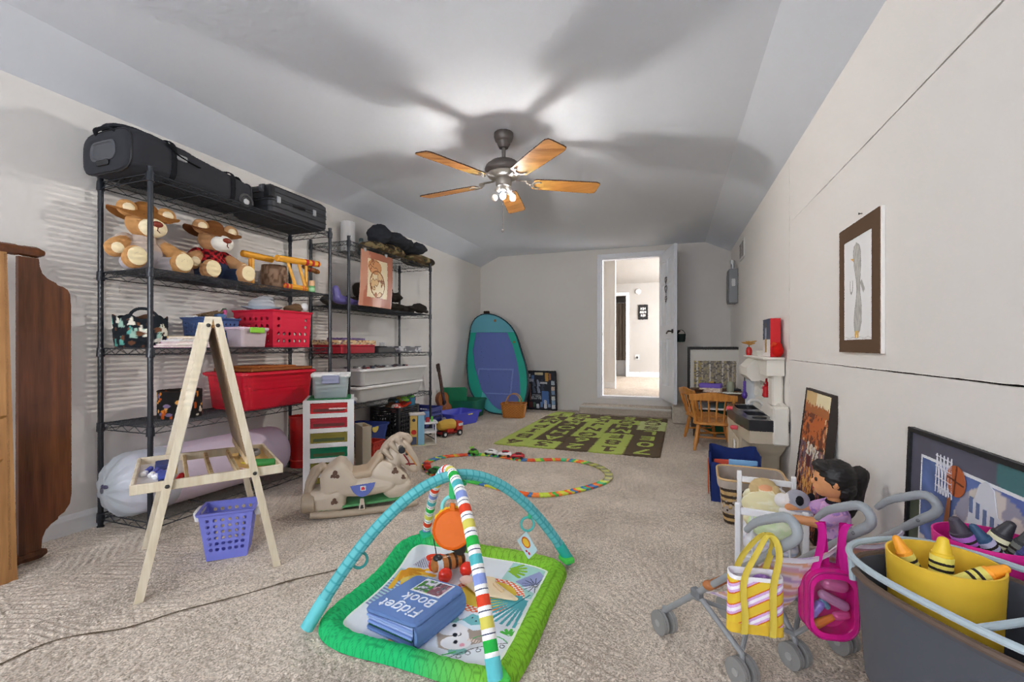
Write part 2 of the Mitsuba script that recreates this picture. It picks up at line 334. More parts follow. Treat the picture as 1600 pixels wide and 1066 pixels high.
struct('baseboard_left', onplane(prism(bb, YB - YF), (XL, YB, 0), (1, 0, 0), (0, 0, 1)), 'satin', '#e6e6e6')
struct('baseboard_back', onplane(prism(bb, 1.255 - 2.93 + 0.0 if False else (2.93 - 1.262)), (XL, YB, 0), (0, -1, 0), (0, 0, 1)), 'satin', '#e6e6e6')
# window behind the camera
struct('window_1', join(bx(W0, W1, YF - .09, YF + .01, WZ0 - .03, WZ0 + .03), bx(W0, W1, YF - .09, YF + .01, WZ1 - .03, WZ1 + .03), [bx(x - .03, x + .03, YF - .09, YF + .01, WZ0, WZ1) for x in np.linspace(W0, W1, 4)]), 'satin', '#f0f0f0', label='white window frame behind the camera')
wp = mesh([[W0, YF - .07, WZ0], [W1, YF - .07, WZ0], [W1, YF - .07, WZ1], [W0, YF - .07, WZ1]], [[3, 2, 1, 0]])
struct('window_1__pane', wp, 'matte', '#ffffff', label='bright daylit pane')
scene['window_1__pane']['emitter'] = {'type': 'area', 'radiance': {'type': 'rgb', 'value': list(WINDOW_LIGHT)}}
struct('window_3', join(bx(XR - .01, XR + .09, SY0, SY1, SZ0 - .02, SZ0 + .02), bx(XR - .01, XR + .09, SY0, SY1, SZ1 - .02, SZ1 + .02), [bx(XR - .01, XR + .09, y - .02, y + .02, SZ0, SZ1) for y in np.linspace(SY0, SY1, 3)]), 'satin', '#f0f0f0', label='white frame of the side window with slatted blinds')
for k, z in enumerate(np.arange(SZ0 + .04, SZ1 - .02, .028)):
    struct('window_3__slat' + ('' if k == 0 else f'_{k:03d}'), mv(bx(-.0115, .0115, SY0 + .02, SY1 - .02, -.0008, .0008, 0), (XR + .045, 0, z), ry=38), 'satin', '#e8e6e0')
# step and raised platform, both carpeted
struct('trim_4', bx(-1.25, -0.004, 6.36, YB - .002, 0.001, .122, .012), 'carpet', smooth=False, label='carpeted step below the doorway')
struct('trim_5', bx(0.0, XR - .002, 5.93, YB - .002, 0.001, .213, .012), 'carpet', smooth=False, label='raised carpeted platform in the corner')
struct('trim_6', bx(-1.0, -0.115, YB - .02, YB + t + .02, ZH - .035, ZH + .004, .004), 'satin', '#d9d9dc', label='white threshold of the doorway')
struct('trim_7', bx(-1.25, -0.006, 6.352, 6.362, .095, .124, .002), 'satin', '#cfccc6', label='pale nosing of the carpeted step')
# door casing
cw = .06
for nm, b in (('trim_1', bx(D_X0 - cw, D_X0, YB - .018, YB - .001, ZH - .03, D_Z1 + cw, .004)), ('trim_2', bx(D_X1, D_X1 + cw * .5, YB - .018, YB - .001, .216, D_Z1 + cw, .004)), ('trim_3', bx(D_X0, D_X1, YB - .018, YB - .001, D_Z1, D_Z1 + cw, .004))):
    struct(nm, b, 'satin', '#e2e3e8', label={'trim_1': 'white door casing, left upright', 'trim_2': 'white door casing, hinge side', 'trim_3': 'white door casing, head'}[nm])
struct('trim_8', join(bx(D_X0, D_X0 + .018, YB, YB + t, ZH, D_Z1, 0), bx(D_X1 - .018, D_X1, YB, YB + t, ZH, D_Z1, 0), bx(D_X0, D_X1, YB, YB + t, D_Z1 - .018, D_Z1, 0)), 'satin', '#e2e3e8', label='white jamb lining the doorway')
struct('trim_8__strike_plate', bx(D_X0 + .0175, D_X0 + .0195, YB + .03, YB + .06, 1.12, 1.19, .001), 'steel', '#55524e', label='dark strike plate')
# the open door: six moulded panels
def door_leaf():
    W, H, th = .80, 1.995, .036
    k = 'door_1'
    M = matrix((D_X1 - .004, YB - .012, ZH + .012), rz=-76)
    labels[k] = {'kind': 'structure', 'label': 'white six panel door standing open into the room'}
    xs = ((.115, .375), (.425, .685)); zs = ((.2, .82), (1.0, 1.55), (1.63, 1.86)); 
    holes = [sbox(a, c, b, d) for a, b in xs for c, d in zs]
    frame = onplane(prism(sbox(0, 0, W, H).difference(unary_union(holes)), th), (0, 0, 0), (1, 0, 0), (0, 0, 1))
    put(k + '__leaf', frame, '#dcdfe6', 'satin', False, M)
    i = 0
    for a, b in xs:
        for c, d in zs:
            pan = join(bx(a, b, -th + .011, -.011, c, d, 0), hullmesh([[a + q, y, c + q] for q, y in ()] + [[x, y, z] for q, y in ((.02, -.011), (.045, -.003)) for x in (a + q, b - q) for z in (c + q, d - q)]), hullmesh([[x, y, z] for q, y in ((.02, -th + .011), (.045, -th + .003)) for x in (a + q, b - q) for z in (c + q, d - q)]))
            put(k + '__panel' + (f'_{i:03d}' if i else ''), pan, '#dcdfe6', 'satin', False, M); i += 1
    for j, s in enumerate((1, -1)):
        y0 = 0 if s > 0 else -th
        h = join(mv(cyl((.735, y0, .91), (.735, y0 + s * .012, .91), .027, n=20)), cyl((.735, y0, .91), (.735, y0 + s * .05, .91), .010), tube(spline([(.735, y0 + s * .048, .91), (.70, y0 + s * .052, .912), (.66, y0 + s * .05, .902), (.63, y0 + s * .05, .885)], 12), [.011] * 6 + [.009] * 6, 10))
        kk = k + '__handle' + (f'_{j:03d}' if j else ''); put(kk, h, '#3a3632', 'steel', 35, M); labels[kk] = {'label': 'dark lever handle'}
    put(k + '__hinge', join([cyl((-.004, .004, z - .045), (-.004, .004, z + .045), .007) for z in (.2, 1.0, 1.8)]), '#6d6a66', 'steel', 35, M)
    return M
DOOR_M = door_leaf()
# the room beyond
HC = 2.47
struct('floor_hall', mesh([[-3.2, YB + t, ZH], [1.8, YB + t, ZH], [1.8, 11.05, ZH], [-3.2, 11.05, ZH]], [[0, 1, 2, 3]]), 'carpet', label='pale carpet of the room beyond the doorway')
struct('ceiling_hall', bx(-3.3, 1.9, YB + t, 11.2, HC, HC + .1, 0), 'hall_paint', label='white ceiling of the room beyond')
struct('wall_hall_back', onplane(prism(Polygon([(-3.3, 0), (1.9, 0), (1.9, HC), (-3.3, HC)]).difference(sbox(-1.66, .2, -1.045, 2.18)), .1), (0, 11.15, 0), (1, 0, 0), (0, 0, 1)), 'hall_paint', label='white wall of the room beyond with a curtained doorway')
struct('wall_hall_left', bx(-3.3, -3.2, YB + t, 11.2, 0, HC, 0), 'hall_paint')
struct('wall_hall_right', onplane(prism(Polygon([(YB + t, 0), (11.2, 0), (11.2, HC), (YB + t, HC)]).difference(sbox(7.6, .9, 10.2, 2.2)), .1), (1.8, 0, 0), (0, 1, 0), (0, 0, 1)), 'hall_paint')
struct('wall_hall_partition', bx(-3.2, -.925, 7.9, 8.0, ZH, HC, .003), 'wall_paint', label='short partition wall just inside the doorway')
struct('baseboard_hall_partition', bx(-3.2, -.922, 7.886, 7.9, ZH, ZH + .11, .003), 'satin', '#e6e6e6')
struct('baseboard_hall_back', bx(-.97, 1.8, 11.035, 11.05, ZH, ZH + .12, .003), 'satin', '#eeeeee')
struct('trim_hall', join(bx(-1.045, -.965, 11.03, 11.05, ZH, 2.26, .004), bx(-1.74, -1.045, 11.03, 11.05, 2.18, 2.26, .004)), 'satin', '#eeeeee', label='white casing of the curtained doorway')
struct('window_2', mesh([[1.84, 7.6, .9], [1.84, 10.2, .9], [1.84, 10.2, 2.2], [1.84, 7.6, 2.2]], [[0, 3, 2, 1]]), 'matte', '#ffffff', label='added glowing panel as an unseen window lighting the room beyond')  # unseen window, added as an emitter to light the hall
scene['window_2']['emitter'] = {'type': 'area', 'radiance': {'type': 'rgb', 'value': list(HALL_LIGHT)}}
for nm, q in (('back', (-1.9, -.8, 11.9, 12.0, 0, HC)), ('left', (-1.9, -1.8, 11.15, 12, 0, HC)), ('right', (-.9, -.8, 11.15, 12, 0, HC))): struct('wall_bath_' + nm, bx(*q, 0), 'hall_paint', label='wall of the alcove behind the curtained doorway')
struct('floor_bath', bx(-1.9, -.8, 11.05, 12, 0, ZH, 0), 'hall_paint', label='floor of the alcove')
# ================================================================ ceiling fan
FX, FY = -1.065, 2.815
def fan():
    t = Thing('ceiling_fan', 'five-blade ceiling fan with pewter motor and honey oak blades under the ceiling, lamp lit', 'ceiling fan', (FX, FY, 0))
    pew = '#5d5754'
    t.p('canopy', lathe([(.001, ZC - .001), (.064, ZC - .001), (.066, ZC - .02), (.058, ZC - .05), (.046, ZC - .06), (.044, ZC - .075), (.03, ZC - .1), (.001, ZC - .1)], 32), pew, 'steel', 40)
    t.p('rod', cyl((0, 0, ZC - .095), (0, 0, 2.205), .013), '#6a6562', 'steel')
    t.p('motor_housing', lathe([(.001, 2.215), (.05, 2.215), (.085, 2.205), (.118, 2.18), (.128, 2.155), (.126, 2.14), (.112, 2.126), (.001, 2.126)], 40), pew, 'steel', 40)
    t.p('lower_plate', lathe([(.001, 2.127), (.108, 2.127), (.112, 2.118), (.1, 2.105), (.075, 2.095), (.001, 2.095)], 40), '#b3aca2', 'steel', 40)
    for i in range(5):
        a = -42.95 + 72 * i
        def bl(m): return mv(mv(m, rx=-11), (0, 0, 2.07), rz=a)
        out = []
        for s in (1, -1):
            out += [(x, s * w) for x, w in ((.2, .048), (.215, .058), (.4, .066), (.63, .07), (.655, .06), (.66, .045))][::s]
        bp = Polygon(out).buffer(-.006).buffer(.006)
        b = t.p('blade', bl(prism(bp, .006, -.003)), mat='wood_blade', smooth=False)
        t.p('edge_band', bl(prism(bp.buffer(.0012).difference(bp.buffer(-.0005)), .0064, -.0032)), '#4a3020', 'satin', False, under=b)
        arm = join(mv(box(.1, .022, .006, (.125, 0, 2.088), .002), rz=a), mv(box(.03, .028, .02, (.17, 0, 2.08), .003), rz=a), bl(prism(Point(.235, 0).buffer(.042).difference(Point(.235, 0).buffer(.028)).intersection(sbox(0, -1, .24, 1)).union(sbox(.17, -.012, .205, .012)), .006, -.0095)), [bl(ell((.245, s * .034, -.008), (.008, .008, .004), 1)) for s in (1, -1)])
        t.p('blade_arm', arm, '#8d857c', 'steel', 35)
    kit = t.p('lamp_fitter', lathe([(.001, 2.096), (.05, 2.096), (.055, 2.08), (.052, 2.05), (.044, 2.042), (.001, 2.042)], 28), '#9c958c', 'steel', 40)
    for k, (ang, dz) in enumerate(((-80, 0), (50, .004), (170, -.004))):
        c, s = math.cos(math.radians(ang)), math.sin(math.radians(ang))
        p = (lambda r, z: np.array((r * c * .35, r * s * .35, z - .004))) if k == 0 else (lambda r, z: np.array((r * c, r * s, z)))
        t.p('lamp_socket', cyl(p(.03, 2.05), p(.05, 2.015), .016, .018), '#b8b0a4', 'steel', under=kit)
        u = p(.05, 2.015) - p(.03, 2.05); u /= np.linalg.norm(u); A, B = frame_of(u); an = np.linspace(0, 2 * np.pi, 24, endpoint=False)
        cr = lambda d, r: p(.05, 2.015) + u * d + r * (np.cos(an)[:, None] * A + np.sin(an)[:, None] * B)
        t.p('glass_shade', loft([cr(-.012, .022), cr(-.004, .028), cr(.008, .031), cr(.018, .034)], caps=False), mat='glass', smooth=40, under=kit, label='clear glass shade')
        bk = t.p('bulb', ell(p(.05, 2.015) + u * .042, (.021, .021, .024)), '#fff3dd', 'matte', True, under=kit, label='lit bulb' if k < 2 else 'unlit bulb')
        if k < 2: scene[bk]['emitter'] = {'type': 'area', 'radiance': {'type': 'rgb', 'value': [x * (1.0 if k == 0 else 0.05) for x in BULB_LIGHT]}}
    t.p('pull_chain', join(cyl((.012, -.05, 2.05), (.012, -.05, 1.74), .0014, n=6), ell((.012, -.05, 1.732), (.009, .009, .012))), '#8f8a85', 'steel')
fan()
# ================================================================ left wall: bed ends, wire shelves
def bed_parts():
    t = Thing('bed_footboard', 'dark brown wooden bed end stood upright against the left wall, with turned rails', 'bed part', (-2.70, 0, 0))
    b = [(1.118, .05), (1.118, 1.365), (1.185, 1.365), (1.187, 1.335), (1.197, 1.30), (1.215, 1.278), (1.245, 1.262), (1.252, 1.252), (1.27, 1.248), (1.288, 1.235), (1.297, 1.212), (1.30, 1.16), (1.302, .27), (1.296, .225), (1.275, .19), (1.255, .178), (1.25, .165), (1.228, .152), (1.208, .13), (1.197, .10), (1.193, .05)]
    t.p('board', onplane(prism(Polygon([(-y, z) for y, z in b]), .022, -.011), (0, 0, 0), (0, -1, 0), (0, 0, 1)), mat='wood_bed', smooth=False)
    pr = [(0, .03), (.55, .034), (.62, .034), (.66, .024), (.80, .025), (.83, .021), (.86, .024), (.95, .025), (1.0, .012)]
    for z in (1.392, .032):
        t.p('rail', turned((0, .72, z), (0, 1.207 if z > 1 else 1.215, z - .0), pr, 8), mat='wood_bed', smooth=30)
    t.p('seam_batten', bx(-.0125, -.0105, 1.118, 1.301, .585, .589, 0), '#3a1d0e', 'matte', False)
    t2 = Thing('bed_side_board', 'pale knotty pine plank with a dark edge standing beside the brown bed end', 'wooden plank', (-2.57, 0, 0))
    pl = [(.70, .0), (1.062, .0), (1.048, .6), (1.03, 1.355), (.70, 1.355)]
    t2.p('plank', onplane(prism(Polygon([(-y, z) for y, z in pl]), .02, -.01), (0, 0, 0), (0, -1, 0), (0, 0, 1)), mat='wood_pine', smooth=False)
    t2.p('edge_strip', mv(bx(-.014, .010, 0, .012, .05, 1.35, .002), (0, 1.034, 0), rx=0.62), mat='wood_bed', smooth=False, label='dark brown edge strip')
    ks = [(.93, .22, .05), (.99, .31, -.4), (1.0, .5, .5), (.96, .42, .3), (1.01, .68, .2), (.98, .85, -.5), (.95, 1.05, .4), (.99, .18, .6)]
    t2.p('knot', [(mv(mv(ell((0, 0, 0), (.0016, .022, .006), 1), rx=math.degrees(a)), (-.0105 + .021, y, z)), '#7d5527') for y, z, a in ks], mat='matte')
bed_parts()

def wire_shelf(name, label, X0, X1, Y0, Y1, levels, top):
    t = Thing(name, label, 'wire shelving unit', group=None)
    blk = '#23272d'
    for x in (X0, X1):
        for y in (Y0, Y1):
            p = t.p('post', mv(lathe([(.001, .012), (.0125, .012), (.0125, top - .01), (.0138, top - .008), (.0138, top), (.001, top)], 14), (x, y, 0)), blk, 'gloss', 40)
            t.p('foot', mv(lathe([(.001, .0), (.016, .0), (.016, .006), (.009, .012), (.001, .012)], 12), (x, y, 0)), '#15171a', 'satin', under=p)
            for z in levels: t.p('collar', mv(lathe([(.012, z - .045), (.0185, z - .043), (.0165, z + .004), (.012, z + .006)], 12), (x, y, 0)), blk, 'gloss', under=p)
    for z in levels:
        r = .0028; ms = []
        for (a, b) in (((X0, Y0), (X1, Y0)), ((X0, Y1), (X1, Y1)), ((X0, Y0), (X0, Y1)), ((X1, Y0), (X1, Y1))):
            a, b = np.array(a), np.array(b); L = np.linalg.norm(b - a); d = (b - a) / L
            P = lambda s, h: np.r_[a + d * s, h]
            ms += [cyl(P(.012, z), P(L - .012, z), r, n=6), cyl(P(.012, z - .032), P(L - .012, z - .032), r, n=6)]
            k = max(4, int(L / .055)); s = np.linspace(.02, L - .02, k + 1)
            ms.append(tube([P(s[i], z if i % 2 else z - .032) for i in range(k + 1)], .0019, 5))
        sh = t.p('shelf', ms and join(ms), blk, 'satin', 40)
        n = 17; ws = [cyl((x, Y0 + .003, z + .002), (x, Y1 - .003, z + .002), .0016, n=5) for x in np.linspace(X0 + .02, X1 - .02, n)]
        ws += [cyl((X0, y, z - .003), (X1, y, z - .003), .0026, n=6) for y in np.linspace(Y0, Y1, 5)[1:-1]]
        t.p('wires', join(ws), '#33373c', 'satin', 40, kind='stuff', under=sh)
    return t
LV1 = [1.848, 1.365, .957, .556, .072]
LV2 = [1.838, 1.312, .903, .475, .072]
wire_shelf('wire_shelf', 'nearer black wire shelving unit, holding two teddy bears and a golf travel bag', -2.885, -2.487, 1.52, 2.785, LV1, 1.88)
wire_shelf('wire_shelf', 'farther black wire shelving unit along the left wall, with a poster hanging on it', -2.90, -2.505, 3.02, 4.34, LV2, 1.878)

# ---- on top: golf travel bag and hard case
def golf_bag():
    z0 = LV1[0] + .004
    t = Thing('golf_travel_bag', 'long soft black wheeled golf travel bag lying on the top shelf of the nearer unit', 'golf bag', (-2.708, 0, z0))
    def sec(y, w, h, dz=0):
        a = np.linspace(0, 2 * np.pi, 28, endpoint=False); e = 4.2
        return np.column_stack([np.sign(np.cos(a)) * np.abs(np.cos(a)) ** (2 / e) * w / 2, a * 0 + y, h / 2 + dz + np.sign(np.sin(a)) * np.abs(np.sin(a)) ** (2 / e) * h / 2])
    S = [(1.44, .30, .17), (1.446, .36, .205), (1.465, .385, .218), (1.50, .39, .228), (1.56, .385, .235), (1.62, .37, .232), (1.74, .36, .218), (1.90, .34, .20), (2.05, .32, .185), (2.16, .30, .17), (2.185, .27, .15)]
    t.p('body', loft([sec(*s) for s in S]), '#35363a', 'fabric', 50)
    t.p('piping', tube(sec(1.456, .375, .213), .005, 6, True), '#1c1d20', 'satin'); t.p('piping', tube(sec(2.155, .305, .174), .004, 6, True), '#1c1d20', 'satin')
    t.p('end_panel', mv(loft([ring(rr(.20, .10, .04), -.004), ring(rr(.20, .10, .04), .004), ring(rr(.17, .08, .03), .008), ring(rr(.16, .07, .03), .002)]), (.0, 1.438, .105), rx=90), '#4b4d52', 'satin', label='moulded grey handle recess')
    t.p('end_panel', mv(rbox(.10, .03, .006, .01), (0, 1.436, .045), rx=90), '#26272a', 'satin')
    t.p('grab_handle', tube(spline([(-.08, 1.47, .18), (-.06, 1.435, .21), (0, 1.43, .215), (.06, 1.435, .21), (.08, 1.47, .18)], 14), .011, 8, flat=.5), '#1f2023', 'fabric')
    for y, w, h in ((1.66, .368, .23), (2.02, .33, .193)):
        r = sec(y, w + .008, h + .006); t.p('strap', tube(r, .014, 6, True, flat=.25), '#1b1c1f', 'fabric')
    t.p('top_flap', mv(loft([ring(rr(.22, .42, .1), 0), ring(rr(.22, .42, .1), .015), ring(rr(.17, .36, .08), .024)]), (-.01, 1.66, .222), rx=-4), '#2b2c30', 'fabric')
    t.p('buckle', box(.012, .06, .03, (.183, 1.70, .145), .004), '#8e9093', 'steel')
    t.p('side_strap', tube(spline([(.185, 1.62, .2), (.192, 1.66, .16), (.186, 1.72, .142), (.182, 1.80, .13)], 12), .011, 6, flat=.3), '#17181a', 'fabric')
    for s in (1,):
        w = t.p('wheel', mv(cyl((0, 0, -.014), (0, 0, .014), .034, n=24), (.145 * s, 2.115, .036), ry=90), '#17181a', 'satin')
        t.p('hub', mv(lathe([(.001, 0), (.02, 0), (.018, .004), (.001, .005)], 16), (.145 * s + .0135, 2.115, .036), ry=90), '#c2c4c6', 'steel', under=w)
    t.p('wheel_guard', mv(prism(Point(0, 0).buffer(.052).difference(Point(0, 0).buffer(.037)).intersection(sbox(-1, -.01, 1, 1)), .03), (.130, 2.115, .036), rx=90, rz=90), '#26272a', 'satin')
    t.p('end_strap', tube(spline([(.05, 2.09, .178), (.04, 2.14, .215), (.02, 2.2, .16), (.0, 2.205, .09)], 14), .014, 6, flat=.3), '#1b1c1f', 'fabric')
golf_bag()
def hard_case():
    t = Thing('hard_case', 'ribbed black hard shell case on the top shelf beside the golf bag', 'suitcase', (-2.68, 2.515, LV1[0] + .004))
    t.p('shell', rbox(.36, .52, .20, .035, .02), '#2b2d31', 'satin', 40)
    for z in (.055, .095, .112, .152): t.p('ridge', loft([ring(rr(.366, .526, .037), z - .004), ring(rr(.37, .53, .037), z), ring(rr(.366, .526, .037), z + .004)]), '#202225', 'satin', 40)
    for y in (-.2, .12):
        t.p('latch', box(.012, .03, .045, (.184, y, .104), .003), '#9a9da1', 'steel')
    for x in (-.1, .12): t.p('wheel', mv(cyl((0, 0, -.012), (0, 0, .012), .026, n=18), (x, -.268, .17), rx=0, ry=90), '#4a4c50', 'satin')
    t.p('corner_guard', box(.07, .05, .09, (.15, -.245, .15), .012), '#17181b', 'gloss')
    t.p('handle', tube(spline([(.19, -.08, .10), (.205, -.06, .10), (.205, .0, .10), (.19, .02, .10)], 12), .008, 8), '#17181b', 'satin')
hard_case()

# ---- teddy bears
def bear(label, x, y, z, rz, fur, hat, muzzle, shirt, overall, plaid, nose='#7a2f1c'):
    t = Thing('teddy_bear', label, 'teddy bear', (x, y, z), rz, group=None, s=1.05)      # it looks along its own +x
    E = lambda c, r, rot=(0, 0, 0): ellm(c, r, rot, 28)
    body = blob([E((0, 0, .09), (.085, .09, .095)), cap((0, 0, .12), .06, (.02, 0, .19), .05),
                 cap((.05, .07, .05), .045, (.15, .095, .045), .042), cap((.05, -.07, .05), .045, (.15, -.095, .045), .042)], .010, 8)
    sc_, oc = lin(shirt), lin(overall)
    def bc(P):
        up = P[:, 2] > .115
        c = np.where(up[:, None], sc_, oc)
        if plaid:
            k = ((np.floor(P[:, 1] / .018) + np.floor(P[:, 2] / .018)) % 2)[:, None]
            c = np.where(up[:, None], np.where(k > 0, lin('#b02a30'), lin('#3c1618')), oc)
        return c
    t.p('clothes', body, bc, 'fabric', True)
    for s in (1, -1):
        t.p('foot', [(blob([E((.185, s * .1, .055), (.03, .05, .055)), E((.16, s * .1, .05), (.035, .045, .05))], .009, 6), fur), (mv(ell((0, 0, 0), (.006, .041, .046)), (.214, s * .1, .056)), '#e8d6ac')] + [(tube([(.219, s * .1 + .012 * math.cos(q), .056 + .012 * math.sin(q)), (.216, s * .1 + .034 * math.cos(q), .056 + .038 * math.sin(q))], .0012, 4), '#7b5a30') for q in np.linspace(.2, 3.0, 7)], mat='plush', smooth=50)
        arm = t.p('arm', blob([cap((.0, s * .075, .165), .038, (.05, s * .135, .11), .04), E((.075, s * .14, .10), (.042, .042, .042))], .010, 8),
                  (lambda P: np.where((P[:, 0] < .04)[:, None], bc(P), lin(fur))), 'plush', True)
        t.p('paw_pad', ell((.108, s * .14, .10), (.012, .026, .027)), '#ecdcb6', 'plush', under=arm)
    H = np.array((.035, 0, .255))
    hd = t.p('head', blob([E(H, (.075, .085, .075)), E(H + (.035, 0, -.015), (.055, .065, .055))], .010, 6), fur, 'plush', True)
    t.p('muzzle', blob([E(H + (.085, 0, -.03), (.052, .06, .048))], .008, 4), muzzle, 'plush', True, under=hd)
    t.p('nose', mv(ell((0, 0, 0), (.014, .024, .016)), H + (.133, 0, -.018)), nose, 'satin', under=hd)
    t.p('mouth', tube([H + (.138, 0, -.034), H + (.134, 0, -.05), H + (.122, .016, -.058)], .0022, 5), '#5a2417', 'matte', under=hd)
    for s in (1, -1):
        t.p('eye', ell(H + (.073, s * .034, .028), (.006, .008, .009)), '#2a1a10', 'gloss', under=hd)
        er = t.p('ear', blob([E(H + (.02, s * .085, .062), (.024, .045, .042), (0, 0, 0))], .008, 4), fur, 'plush', True, under=None)
        t.p('inner_ear', ell(H + (.04, s * .085, .06), (.010, .026, .024)), '#ead8b4', 'plush', under=er)
    hm = [(.0, .0, .035)]
    br = lambda u, v: (H[0] - .01 + (.05 + .075 * u) * np.cos(2 * np.pi * v), (.055 + .10 * u) * np.sin(2 * np.pi * v), H[2] + .062 - .030 * u + .032 * u * np.abs(np.sin(2 * np.pi * v)) ** 2 - .03 * u * np.maximum(np.cos(2 * np.pi * v), 0))
    t.p('hat', [(blob([E((H[0] - .012, 0, H[2] + .07), (.055, .06, .05))], .01, 6), hat), (sheet(br, 6, 40, .004), hat)], mat='fabric', smooth=50)
ZB = LV1[1] + .005
bear('plush teddy bear in a tan hat and grey overalls, leftmost on the second shelf', -2.757, 1.645, ZB, -10, '#b98a58', '#8a5a2c', '#efe0bb', '#b5a79c', '#a9a4a8', False)
bear('plush teddy bear in a brown hat and red plaid shirt, second on the second shelf', -2.757, 2.035, ZB, -8, '#b78b62', '#6e4424', '#e6e2d8', '#b02a30', '#2d3850', True)

# ---- croquet set on the second shelf
def croquet():
    z0 = LV1[1] + .005
    t = Thing('croquet_set', 'yellow wooden croquet mallets and rack with red stripes around a bark-brown drum', 'croquet set', (-2.66, 2.47, z0))
    y_, r_ = '#d9992f', '#b3262a'
    def bar(p0, p1, r, stripes):
        p0, p1 = np.array(p0, float), np.array(p1, float); out = []
        cuts = sorted([0, .012, .988, 1] + [c for s in stripes for c in s])
        prof = [(0, r * .75), (.015, r), (.985, r), (1, r * .75)]
        out.append((turned(p0, p1, prof, 14), y_))
        for a, b in stripes: out.append((cyl(p0 + (p1 - p0) * a, p0 + (p1 - p0) * b, r * 1.015, n=14), r_))
        return out
    bark = cmask('#6b5240', (lambda Q: meshkit.noise(np.column_stack([np.arctan2(Q[:, 1] - .03, Q[:, 0] + .08) * 7, Q[:, 2] * 30, Q[:, 0] * 0])) > .5, '#8d7562'))
    t.p('drum', mv(lathe([(.001, .022)] + [(.09 - .008 * abs(q), .104 + .082 * q) for q in np.linspace(-1, 1, 14)] + [(.001, .186)], 60), (-.08, .03, 0)), bark, 'matte', True)
    t.p('mallet_head', bar((.08, -.1, .21), (.08, .30, .235), .023, ((.63, .70), (.78, .84), (.93, .965))), smooth=30, label='upper yellow mallet head with red bands')
    t.p('mallet_head', bar((.09, -.03, .024), (.09, .20, .024), .022, ((.0, .05), (.12, .17), (.62, .66), (.70, .74))), smooth=30)
    t.p('mallet_head', bar((-.02, -.28, .215), (-.02, -.04, .215), .022, ()), smooth=30)
    for (a, b) in (((.08, 0, .2), (.09, .06, .035)), ((.08, .10, .2), (.09, .155, .035)), ((.08, .17, .2), (.085, .165, .035)), ((-.02, -.2, .2), (-.02, -.2, .01))):
        t.p('handle', cyl(a, b, .0105, .012, 10), '#dca445', 'satin')
    t.p('rail', join(cyl((-.02, -.27, .012), (.05, .2, .012), .011, n=10), cyl((-.02, -.22, .19), (-.02, -.22, .01), .009, n=8)), '#c8892e', 'satin')
    t.p('short_mallet', [(turned((.04, .18, .20), (.02, .36, .186), [(0, .012), (.1, .017), (.9, .02), (1, .014)], 12), '#8c5a2a'), (cyl((.034, .24, .194), (.03, .26, .192), .0195, n=12), '#7a2020')])
croquet()
one('paint_bottle', 'small green-labelled bottle with a wooden cap beside the croquet set', 'bottle', [(lathe([(.001, 0), (.021, 0), (.022, .004), (.022, .048), (.001, .048)], 18), '#4f8a52'), (cyl((0, 0, .012), (0, 0, .034), .0224, n=18), '#9cc79a'), (lathe([(.001, .048), (.021, .048), (.018, .088), (.001, .088)], 18), '#cfa57c')], smooth=35, loc=(-2.53, 2.645, LV1[1] + .004))
# ================================================================ contents of the wire shelves
def xz(m, x0, y0, z0):          # local (u along +y, v up) panel facing +x at x0
    return onplane(m, (x0, y0, z0), (0, 1, 0), (0, 0, 1))
def holed_bin(t, w, d, h, col, hole_r, nu, nv, taper=.88, th=.003, mat='satin', rim=.012, skip=None, name='side', z_lo=.2, z_hi=.85):
    """Open bin on z = 0, w along x and d along y at the rim, with round holes through its four tapering sides."""
    for ax, (L, o) in enumerate(((d, w), (w, d), (d, w), (w, d))):
        l0, l1 = L * taper / 2, L / 2
        holes = []
        for i in range(nu if L == d else max(2, round(nu * w / d))):
            n_ = nu if L == d else max(2, round(nu * w / d))
            for j in range(nv):
                u, v = (-1 + 2 * (i + .5) / n_), z_lo + (z_hi - z_lo) * (j + .5) / nv
                if skip and skip(ax, u, v): continue
                holes.append(dot(u * .86 * (l0 + (l1 - l0) * v), v * h, hole_r, 10))
        pan = prism(holes_panel([(-l0, 0), (l0, 0), (l1, h), (-l1, h)], holes), th)
        a = ax * math.pi / 2; o0, o1 = o * taper / 2, o / 2
        out, right = np.array((math.cos(a), math.sin(a), 0)), np.array((-math.sin(a), math.cos(a), 0))
        up = np.array((0, 0, 1.0)) + out * (o1 - o0) / h
        t.p(name, onplane(pan, out * (o0 - th), right, up), col, mat, False)
    t.p('bottom', box(w * taper - .002, d * taper - .002, .004, (0, 0, .002), .001), col, mat, False)
    g = lambda s, z: ring(rr(w + 2 * s, d + 2 * s, .012), z)
    t.p('rim', loft([g(-.004, h - .014), g(.001, h - .014), g(rim * .6, h - .012), g(rim, h - .004), g(rim, h), g(-.004, h)], closed=True, caps=False), col, mat, 40)
Z3, Z4, Z5 = LV1[2] + .005, LV1[3] + .005, LV1[4] + .005

